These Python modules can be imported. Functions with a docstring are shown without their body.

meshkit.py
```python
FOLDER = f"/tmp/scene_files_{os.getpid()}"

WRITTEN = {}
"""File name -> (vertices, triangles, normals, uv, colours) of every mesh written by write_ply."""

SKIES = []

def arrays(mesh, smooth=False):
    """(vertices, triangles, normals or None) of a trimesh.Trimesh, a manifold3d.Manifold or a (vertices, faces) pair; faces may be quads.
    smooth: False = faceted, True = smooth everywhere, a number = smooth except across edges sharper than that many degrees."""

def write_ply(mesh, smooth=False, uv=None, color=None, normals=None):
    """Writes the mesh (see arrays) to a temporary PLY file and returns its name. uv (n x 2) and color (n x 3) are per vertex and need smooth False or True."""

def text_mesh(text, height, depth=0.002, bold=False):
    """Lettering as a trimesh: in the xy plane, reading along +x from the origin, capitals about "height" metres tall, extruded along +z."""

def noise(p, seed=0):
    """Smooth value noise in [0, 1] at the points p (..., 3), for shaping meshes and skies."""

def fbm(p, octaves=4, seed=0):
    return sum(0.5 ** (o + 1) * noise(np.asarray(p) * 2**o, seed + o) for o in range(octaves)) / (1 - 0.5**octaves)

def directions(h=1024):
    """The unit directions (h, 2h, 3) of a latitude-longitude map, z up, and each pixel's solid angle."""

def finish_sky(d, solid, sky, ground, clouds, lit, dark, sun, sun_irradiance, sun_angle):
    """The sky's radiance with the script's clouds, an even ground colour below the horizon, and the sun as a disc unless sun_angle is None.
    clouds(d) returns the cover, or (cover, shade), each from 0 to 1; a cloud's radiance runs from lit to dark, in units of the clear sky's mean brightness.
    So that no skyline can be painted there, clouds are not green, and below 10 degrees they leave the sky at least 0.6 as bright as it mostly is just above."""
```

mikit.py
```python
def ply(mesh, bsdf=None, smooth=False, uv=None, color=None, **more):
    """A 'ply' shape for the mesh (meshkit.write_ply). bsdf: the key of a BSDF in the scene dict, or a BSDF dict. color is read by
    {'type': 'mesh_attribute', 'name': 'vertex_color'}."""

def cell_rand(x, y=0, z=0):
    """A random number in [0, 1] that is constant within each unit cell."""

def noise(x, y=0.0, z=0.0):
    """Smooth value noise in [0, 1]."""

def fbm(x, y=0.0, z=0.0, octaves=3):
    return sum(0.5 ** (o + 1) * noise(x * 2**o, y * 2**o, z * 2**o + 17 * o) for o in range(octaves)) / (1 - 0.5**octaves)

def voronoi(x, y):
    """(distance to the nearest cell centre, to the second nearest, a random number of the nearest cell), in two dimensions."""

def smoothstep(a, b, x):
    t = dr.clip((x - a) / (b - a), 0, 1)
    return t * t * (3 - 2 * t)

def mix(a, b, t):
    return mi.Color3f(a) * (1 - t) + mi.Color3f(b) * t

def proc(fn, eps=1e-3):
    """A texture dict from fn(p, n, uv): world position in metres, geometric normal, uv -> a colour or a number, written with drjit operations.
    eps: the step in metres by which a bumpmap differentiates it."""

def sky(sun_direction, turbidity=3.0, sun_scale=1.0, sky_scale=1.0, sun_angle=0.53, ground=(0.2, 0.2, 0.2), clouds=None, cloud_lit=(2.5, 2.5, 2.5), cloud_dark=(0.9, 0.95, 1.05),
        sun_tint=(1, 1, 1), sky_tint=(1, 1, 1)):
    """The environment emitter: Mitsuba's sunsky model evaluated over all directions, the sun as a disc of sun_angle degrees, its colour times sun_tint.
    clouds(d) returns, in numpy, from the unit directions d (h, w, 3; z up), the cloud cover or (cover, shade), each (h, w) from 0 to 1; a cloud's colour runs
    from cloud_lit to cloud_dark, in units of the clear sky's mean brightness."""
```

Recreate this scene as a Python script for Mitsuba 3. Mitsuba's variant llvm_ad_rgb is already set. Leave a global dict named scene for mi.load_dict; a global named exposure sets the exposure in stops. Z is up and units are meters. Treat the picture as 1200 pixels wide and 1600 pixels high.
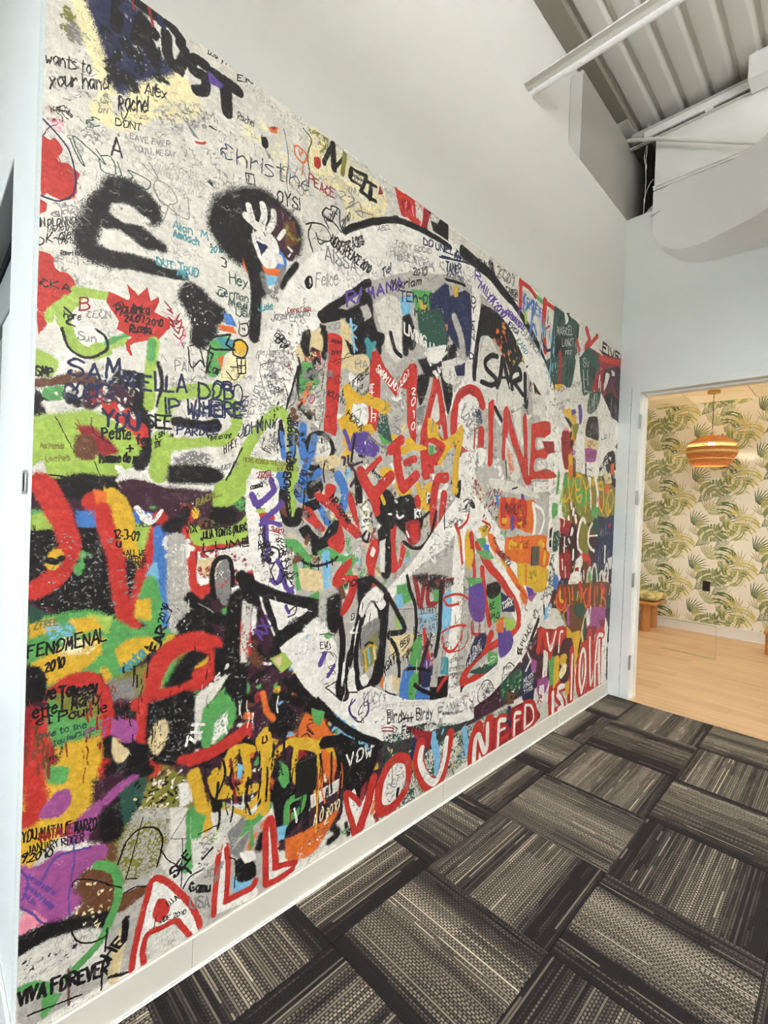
import math, random
import numpy as np, trimesh
import drjit as dr
import mitsuba as mi
import mikit, meshkit
from mikit import proc, noise, fbm, cell_rand, smoothstep, mix

scene, labels = {}, {}
T = mi.ScalarTransform4f
PI = math.pi
rng = random.Random(7)

# ------------------------------------------------------------------ camera, daylight, added lamps, exposure
EYE = np.array([1.383, 0.0, 1.4276])
FWD = np.array([-0.70960313, 0.70451144, -0.01127049])
UP = np.array([-0.03475973, -0.01902592, 0.99921458])
scene['camera'] = {'type': 'perspective', 'fov': 78.186, 'fov_axis': 'x', 'near_clip': 0.02, 'far_clip': 200.0,
                   'to_world': T().look_at(origin=EYE.tolist(), target=(EYE + FWD).tolist(), up=UP.tolist())}
exposure = 1.35
scene['daylight'] = mikit.sky([0.3, 0.75, 0.6], turbidity=4.0, sun_scale=0.0, sky_scale=13.0, sky_tint=(1.05, 1.0, 0.92),
                             clouds=lambda d: (0.9 + 0.1 * meshkit.fbm(d * 3.0, 3), 0.25 * meshkit.fbm(d * 2.0 + 5, 3)), cloud_lit=(2.2, 2.55, 2.72), cloud_dark=(1.2, 1.38, 1.5))
ADDED_ROOM_LAMP = (24.0, 23.3, 23.5)      # radiance of the linear lamps added out of view
ADDED_BACK_LAMP = (44.0, 43.5, 39.5)      # radiance of the downlights added in the back room
ADDED_UP_LAMP = (60.0, 59.5, 61.0)  # upward glow added to lift the ceiling and bulkhead
BULB = (170.0, 152.0, 122.0)

# ------------------------------------------------------------------ numbers of the place (metres; mural wall x = 0, floor z = 0)
YC = 3.959          # door wall
YR = 0.195          # return wall at the near end of the mural
MB, MT = 0.1067, 2.7357
WT = 3.765          # top of the walls
HD = 2.383          # door head
XD0, XD1 = 0.156, 1.30
YB = 7.0            # wall of the back room
ZB = 2.88           # ceiling of the back room


def lin(c):
    c = np.asarray(c, float) / 255.0
    return np.where(c <= 0.04045, c / 12.92, ((c + 0.055) / 1.055) ** 2.4).tolist()


def rgb(c):
    return {'type': 'rgb', 'value': lin(c)}


def two(b):
    return {'type': 'twosided', 'bsdf': b}


def pr(color, rough=0.6, spec=0.4, metallic=0.0, **k):
    return two({'type': 'principled', 'base_color': color if isinstance(color, dict) else rgb(color), 'roughness': rough, 'specular': spec, 'metallic': metallic, **k})


# ------------------------------------------------------------------ mesh helpers
def box(x0, x1, y0, y1, z0, z1, c=0.0):
    """A box, its edges chamfered by c."""
    e = np.array([x1 - x0, y1 - y0, z1 - z0], float)
    m = np.array([x0 + x1, y0 + y1, z0 + z1], float) / 2
    c = min(c, e.min() * 0.45)
    if c <= 0:
        b = trimesh.creation.box(e)
        b.apply_translation(m)
        return b
    pts = []
    for sx in (-1, 1):
        for sy in (-1, 1):
            for sz in (-1, 1):
                q = np.array([sx, sy, sz]) * e / 2
                for k in range(3):
                    d = np.array([sx, sy, sz]) * c
                    d[k] = 0
                    pts.append(q - d)
    h = trimesh.convex.convex_hull(np.array(pts))
    h.apply_translation(m)
    return h


def join(*ms):
    return trimesh.util.concatenate([m for m in ms])


def tube(pts, r, n=10, closed=False, caps=True):
    p = np.asarray(pts, float)
    if closed:
        p = np.vstack([p, p[:1]])
    t = np.gradient(p, axis=0)
    if closed:
        t[0] = t[-1] = p[1] - p[-2]
    t /= np.linalg.norm(t, axis=1, keepdims=True) + 1e-12
    up = np.array([0, 0, 1.0]) if np.abs(t[:, 2]).mean() < 0.8 else np.array([1.0, 0, 0])
    a = np.cross(t, up)
    a /= np.linalg.norm(a, axis=1, keepdims=True) + 1e-12
    b = np.cross(t, a)
    ang = np.arange(n) * 2 * PI / n
    rr = np.broadcast_to(np.asarray(r, float), (len(p),))
    v = p[:, None] + rr[:, None, None] * (np.cos(ang)[None, :, None] * a[:, None] + np.sin(ang)[None, :, None] * b[:, None])
    i, j = np.meshgrid(np.arange(len(p) - 1), np.arange(n), indexing='ij')
    q = np.stack([i * n + j, (i + 1) * n + j, (i + 1) * n + (j + 1) % n, i * n + (j + 1) % n], -1).reshape(-1, 4)
    f = np.vstack([q[:, [0, 1, 2]], q[:, [0, 2, 3]]])
    v = v.reshape(-1, 3)
    if caps and not closed:
        v = np.vstack([v, p[0], p[-1]])
        k = np.arange(n)
        o = (len(p) - 1) * n
        f = np.vstack([f, np.stack([k * 0 + len(v) - 2, k, (k + 1) % n], 1), np.stack([k * 0 + len(v) - 1, o + (k + 1) % n, o + k], 1)])
    return trimesh.Trimesh(v, f, process=False)


def lathe(prof, n=48, at=(0, 0, 0)):
    m = trimesh.creation.revolve(np.asarray(prof, float), sections=n)
    m.apply_translation(at)
    return m


def put(name, mesh, bsdf, smooth=False, label=None, cat=None, group=None, kind=None, **k):
    key, n = name, 0
    while key in scene:
        n += 1
        key = f'{name}_{n:03d}'
    scene[key] = mikit.ply(mesh, bsdf, smooth=smooth, **k)
    d = {a: b for a, b in (('label', label), ('category', cat), ('group', group), ('kind', kind)) if b}
    if d:
        labels[key] = d
    return key


def thing(name, label, cat, group=None, kind=None):
    labels[name] = {a: b for a, b in (('label', label), ('category', cat), ('group', group), ('kind', kind)) if b}
    return name


# ------------------------------------------------------------------ painted pen-and-spray prints: strokes and fills looked up on a grid
class Print:
    """Flat print on a wall: a list of strokes (capsules) and fills (triangles) in millimetres, later ones on top, evaluated where the wall is lit or seen."""

    def __init__(self, u0, v0, u1, v1, cell):
        self.b, self.cell, self.F, self.box = (u0, v0, u1, v1), cell, [], []

    def seg(self, ax, ay, bx, by, r0, r1, col, soft=0.6, wear=0.0):
        self.F.append([ax, ay, bx, by, r0, r1, soft, wear, *col])
        m = max(r0, r1) + soft + 2.5
        self.box.append((min(ax, bx) - m, min(ay, by) - m, max(ax, bx) + m, max(ay, by) + m))

    def tri(self, a, b, c, col, soft=0.6, wear=0.0):
        if (b[0] - a[0]) * (c[1] - a[1]) - (b[1] - a[1]) * (c[0] - a[0]) < 0:
            b, c = c, b
        self.F.append([a[0], a[1], b[0], b[1], c[0], c[1], soft, wear, col[0] + 10.0, col[1], col[2]])
        m = soft + 3.0
        self.box.append((min(a[0], b[0], c[0]) - m, min(a[1], b[1], c[1]) - m, max(a[0], b[0], c[0]) + m, max(a[1], b[1], c[1]) + m))

    def line(self, pts, r, col, soft=0.6, wear=0.0, taper=None):
        for k in range(len(pts) - 1):
            r0, r1 = (r, r) if taper is None else (taper[k], taper[k + 1])
            self.seg(*pts[k], *pts[k + 1], r0, r1, col, soft, wear)

    def fill(self, pts, col, soft=0.6, wear=0.0):
        from shapely.geometry import Polygon
        pg = Polygon(pts).buffer(0)
        for g in getattr(pg, 'geoms', [pg]):
            if g.area < 1:
                continue
            v, f = trimesh.creation.triangulate_polygon(g, engine='earcut')
            for t in f:
                self.tri(v[t[0]], v[t[1]], v[t[2]], col, soft, wear)

    def build(self, wrap=False):
        u0, v0, u1, v1 = self.b
        c = self.cell
        nx, ny = int(math.ceil((u1 - u0) / c)), int(math.ceil((v1 - v0) / c))
        F = np.array(self.F, np.float32)
        F[:, 8:11] = np.where(F[:, 8:9] > 5, F[:, 8:11], F[:, 8:11])
        cells = [[] for _ in range(nx * ny)]
        for k, bb in enumerate(self.box):
            f = F[k]
            i0, i1 = int(math.floor((bb[0] - u0) / c)), int(math.floor((bb[2] - u0) / c))
            j0, j1 = int(math.floor((bb[1] - v0) / c)), int(math.floor((bb[3] - v0) / c))
            if not wrap:
                i0, i1, j0, j1 = max(i0, 0), min(i1, nx - 1), max(j0, 0), min(j1, ny - 1)
            if i1 < i0 or j1 < j0:
                continue
            I, J = np.meshgrid(np.arange(i0, i1 + 1), np.arange(j0, j1 + 1))
            I, J = I.ravel(), J.ravel()
            px, py = u0 + (I + 0.5) * c, v0 + (J + 0.5) * c
            half = c * 0.7072
            if f[8] < 5:
                ax, ay, bx, by = f[:4]
                dx, dy = bx - ax, by - ay
                t = np.clip(((px - ax) * dx + (py - ay) * dy) / max(dx * dx + dy * dy, 1e-6), 0, 1)
                ok = np.hypot(px - ax - t * dx, py - ay - t * dy) < max(f[4], f[5]) + f[6] + 2.5 + half
            else:
                P = f[:6].reshape(3, 2)
                ok = np.ones(len(px), bool)
                for e in range(3):
                    a, b = P[e], P[(e + 1) % 3]
                    L = max(np.hypot(*(b - a)), 1e-6)
                    ok &= ((b[0] - a[0]) * (py - a[1]) - (b[1] - a[1]) * (px - a[0])) / L > -(half + f[6] + 3.0)
            for i, j in zip(I[ok], J[ok]):
                cells[(j % ny) * nx + (i % nx)].append(k)
        start = np.zeros(nx * ny + 1, np.uint32)
        start[1:] = np.cumsum([len(x) for x in cells])
        order = np.array([k for x in cells for k in reversed(x)], np.uint32)
        pad = np.zeros((len(F), 12), np.float32)
        pad[:, :11] = F
        pad[:, 11] = np.where(F[:, 8] > 5, 1, 0)
        pad[:, 8] = np.where(F[:, 8] > 5, F[:, 8] - 10, F[:, 8])
        self.nx, self.ny = nx, ny
        self.start, self.order, self.data = mi.UInt32(start), mi.UInt32(order), mi.Float(pad.ravel())
        self.mean_load = len(order) / len(cells)
        return self

    def eval(self, x, y, base, grain, wearmap, ox=0.0, oy=0.0):
        """Colour at (x, y) mm over the base colour. grain: a number from 0 to 1 that breaks up soft edges; wearmap: a number from 0 to 1 that rubs through worn paint.
        ox, oy: shift of the place against the cell used (repeats)."""
        u0, v0 = self.b[:2]
        ci = dr.clip(mi.Int32(dr.floor((x - u0) / self.cell)), 0, self.nx - 1)
        cj = dr.clip(mi.Int32(dr.floor((y - v0) / self.cell)), 0, self.ny - 1)
        cid = mi.UInt32(cj * self.nx + ci)
        i = dr.gather(mi.UInt32, self.start, cid)
        end = dr.gather(mi.UInt32, self.start, cid + 1)
        order, data = self.order, self.data
        V4 = mi.Vector4f if hasattr(mi, 'Vector4f') else dr.llvm.ad.Array4f

        def cond(i, end, tr, cr, cg, cb):
            return (i < end) & (tr > 0.02)

        def body(i, end, tr, cr, cg, cb):
            k = dr.gather(mi.UInt32, order, i) * 12
            q = [dr.gather(mi.Float, data, k + m) for m in range(12)]
            dx, dy = q[2] - q[0], q[3] - q[1]
            px, py = x - q[0], y - q[1]
            t = dr.clip((px * dx + py * dy) / dr.maximum(dx * dx + dy * dy, 1e-6), 0, 1)
            dc = q[4] + (q[5] - q[4]) * t - dr.sqrt(dr.square(px - t * dx) + dr.square(py - t * dy))
            e2x, e2y, e3x, e3y = q[4] - q[2], q[5] - q[3], q[0] - q[4], q[1] - q[5]
            s = q[6]
            jit = (grain - 0.5) * 2 * s
            d1 = (dx * py - dy * px) * dr.rsqrt(dr.maximum(dx * dx + dy * dy, 1e-6))
            d2 = (e2x * (y - q[3]) - e2y * (x - q[2])) * dr.rsqrt(dr.maximum(e2x * e2x + e2y * e2y, 1e-6))
            d3 = (e3x * (y - q[5]) - e3y * (x - q[4])) * dr.rsqrt(dr.maximum(e3x * e3x + e3y * e3y, 1e-6))
            dt = dr.minimum(d1, dr.minimum(d2, d3)) + 0.4
            tri = q[11] > 0.5
            soft = dr.select(tri, 0.5, 0.35 * s + 0.15)
            # fills: hard seams between their triangles; their soft rims are strokes drawn round them
            a = dr.clip(0.5 + (dr.select(tri, dt, dc + jit * 0.9)) / (2 * soft), 0, 1)
            a = a * dr.select(wearmap < q[7], 0.12, dr.select(wearmap < 0.27, 0.62, 1.0))
            return i + 1, end, tr * (1 - a), cr + tr * a * q[8], cg + tr * a * q[9], cb + tr * a * q[10]

        z = x * 0.0
        i, end, tr, cr, cg, cb = dr.while_loop((i, end, z + 1.0, z + 0.0, z + 0.0, z + 0.0), cond, body, labels=('i', 'end', 'tr', 'cr', 'cg', 'cb'), label='print')
        return mi.Color3f(cr, cg, cb) + base * tr


def spline(p, n=6):
    """Catmull-Rom through the points p."""
    p = np.asarray(p, float)
    if len(p) < 3:
        return p
    e = np.vstack([2 * p[0] - p[1], p, 2 * p[-1] - p[-2]])
    out = []
    for k in range(len(p) - 1):
        a, b, c, d = e[k:k + 4]
        for t in np.arange(n) / n:
            out.append(0.5 * (2 * b + (c - a) * t + (2 * a - 5 * b + 4 * c - d) * t * t + (3 * b - a - 3 * c + d) * t ** 3))
    out.append(p[-1])
    return np.array(out)


GLYPH = dict(x.split('=', 1) for x in '''A=0239 62/1454
B=0209/~0949573606/~0646644202
C=~68492937060315324263
D=0209/~094875634202
E=69090262/0646
F=690902/0646
G=~6839170405132253/626545
H=0209/6269/0666
I=0209
J=~5954320314
K=0209/690562
L=090252
M=0219345962
N=02096269
O=~39180615023253656839
P=0209/~094967560504
Q=~39180615023253656839/4461
R=0209/~0949675605/2562
S=~68391807265563320314
T=0969/3932
U=~090423426469
V=093269
W=0912354269
X=0962/0269
Y=093669/3632
Z=09690262
a=~5727051322445557/5752
b=0902/~0537554322 03
c=~563715043253
d=5952/~552715041243
e=~0555473716042253
f=~594927 22/0646
g=~572705133454/~5751300001
h=0902/~0537465552
i=0702/0908
j=~3732201001/3938
k=0902/470442
l=0902
m=0702/~0627353332/~3657666362
n=0702/~0537465552
o=~2705133254462757
p=0700/~0637554332 03
q=5750/~562715042254
r=0702/~053746
s=~4717064443220 2
t=292242/0747
u=~0703224454/5752
v=072257
w=0712354267
x=0752/0257
y=0733/5700
z=07570252
0=~39170512325467 59 39
1=183932
2=~0839585702/0252
3=~09495746/~46 55533202
4=4904 54/4942
5=59090646 55533202
6=~492705132253554504
7=0959 22
8=~2918375533130 5 2746 4929
9=~5727182949585722
!=0905/0302
.=0202
,=0201
+=0464/3731
-=0545
/=0169
:=0606/0303
'=0908
"=0907/2927
(=~2917052210
)=~0917270500
&=~52182949 27 03 12 32 54
@=~4635264553576839090302325 2
<=~3204072826/~26473735
>=4705 43
?=~0839585625/2322
#=1248/3268/0454/0666
=01'''.split('\n') if len(x.split('=', 1)[0]) == 1)


def write(pr_, text, P, Q, PU, QU, col, r, soft=0.5, wear=0.0, jit=0.25, rnd=random.Random(3)):
    """Handwriting from P to Q (mm); PU and QU are the tops of its first and last capital."""
    P, Q, PU, QU = (np.asarray(v, float) for v in (P, Q, PU, QU))
    wd = []
    for ch in text:
        g = GLYPH.get(ch)
        if not g:
            wd.append((ch, 3.5, []))
            continue
        st, mx = [], 0
        for s in g.split('/'):
            sm = s.startswith('~')
            s = s.strip('~').replace(' ', '')
            pts = [(int(s[k]), int(s[k + 1])) for k in range(0, len(s) - 1, 2)]
            mx = max([mx] + [a for a, _ in pts])
            st.append((sm, pts))
        wd.append((ch, mx + 2.0, st))
    total = sum(w for _, w, _ in wd) - 2.0
    x = 0.0
    for ch, w, st in wd:
        jy = rnd.uniform(-1, 1) * jit * 2
        js = 1 + rnd.uniform(-1, 1) * jit * 0.5
        jl = rnd.uniform(-1, 1) * jit * 0.8
        for sm, pts in st:
            q = []
            for a, b in (spline(pts, 3) if sm else pts):
                t = (x + a * js + (b - 2) * jl * 0.25) / max(total, 1)
                v = ((b - 2) * js + jy) / 7.0
                o = P + (Q - P) * t
                up = (PU - P) * (1 - t) + (QU - Q) * t
                q.append(o + up * v)
            if len(q) == 1 or (len(q) == 2 and np.allclose(q[0], q[1])):
                q = [q[0], q[0] + 0.3]
            pr_.line(q, r, col, soft, wear)
        x += w


PAL = dict(K=(24, 22, 24), W=(232, 228, 220), w=(214, 210, 200), R=(174, 50, 45), r=(128, 36, 42), G=(150, 176, 80), g=(82, 146, 80), Y=(206, 164, 52), O=(206, 104, 46), B=(66, 110, 172), b=(120, 176, 206),
           M=(148, 76, 132), P=(84, 62, 132), N=(92, 58, 40), T=(210, 190, 146), E=(120, 118, 116), e=(176, 172, 164), D=(40, 70, 60), n=(34, 38, 68), p=(226, 140, 160), C=(236, 224, 178), o=(116, 112, 50), t=(64, 132, 140), v=(56, 32, 44))
PAL = {k: lin(v) for k, v in PAL.items()}


def paint_data(pr_, data):
    """F fill, S smooth stroke, L straight stroke, T writing, H random scribble; coordinates in millimetres on the wall."""
    for ln in data.strip().split('\n'):
        k = ln[0]
        if k == 'T':
            head, text = ln.split('|', 1)
            a = head.split()
            v = [float(q) for q in a[2:]]
            write(pr_, text, v[2:4], v[4:6], v[6:8], v[8:10], PAL[a[1]], v[0], v[1])
            continue
        a = ln.split()
        col, v = PAL[a[1]], [float(q) for q in a[2:]]
        if k == 'F':
            soft, wear = v[:2]
            pts = np.array(v[2:]).reshape(-1, 2)
            pts = spline(np.vstack([pts, pts[:1]]), 4)[:-1] if a[0] == 'FS' else pts
            if soft > 1:
                pr_.line(np.vstack([pts, pts[:1]]), soft * 0.4, col, soft, wear)
            pr_.fill(pts, col, 0.6, wear)
        elif k in 'SL':
            r, soft, wear = v[:3]
            pts = np.array(v[3:]).reshape(-1, 2)
            pts = spline(pts, 5) if k == 'S' else pts
            pr_.line(pts, r, col, soft, wear)
        elif k == 'H':      # scribble: n short wandering pen marks in a parallelogram O, U, V
            n_, r, seed, L = int(v[0]), v[1], int(v[2]), v[3]
            O, U, V = (np.array(v[4 + 2 * q:6 + 2 * q]) for q in range(3))
            rd = random.Random(seed)
            for _ in range(n_):
                c = O + (U - O) * rd.random() + (V - O) * rd.random()
                q = [c]
                for s in range(rd.randint(3, 7)):
                    q.append(q[-1] + np.array([rd.uniform(-0.25, 0.6) * L, rd.uniform(-0.5, 0.5) * L]))
                pr_.line(spline(q, 3), r, col, 0.5, 0.0)
        elif k == 'D':      # drips and blots: n vertical runs of paint
            n_, r, seed, L = int(v[0]), v[1], int(v[2]), v[3]
            O, U, V = (np.array(v[4 + 2 * q:6 + 2 * q]) for q in range(3))
            rd = random.Random(seed)
            for _ in range(n_):
                c = O + (U - O) * rd.random() + (V - O) * rd.random()
                l_ = L * rd.uniform(0.3, 1.6)
                q = [c, c + np.array([rd.uniform(-0.1, 0.1) * l_, -0.5 * l_]), c + np.array([rd.uniform(-0.12, 0.12) * l_, -l_])]
                pr_.line(spline(q, 3), r * rd.uniform(0.4, 1.6), col, r * 0.8, rd.choice((0.0, 0.35, 0.5)))
        elif k == 'B':      # blots: n ragged dabs
            n_, r, seed, wear = int(v[0]), v[1], int(v[2]), v[3]
            O, U, V = (np.array(v[4 + 2 * q:6 + 2 * q]) for q in range(3))
            rd = random.Random(seed)
            for _ in range(n_):
                c = O + (U - O) * rd.random() + (V - O) * rd.random()
                q = [c + np.array([rd.gauss(0, 1), rd.gauss(0, 1)]) * r * 1.2 for _ in range(3)]
                pr_.line(spline(q, 3), r * rd.uniform(0.4, 1.1), col, r * 0.7, wear)


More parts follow.
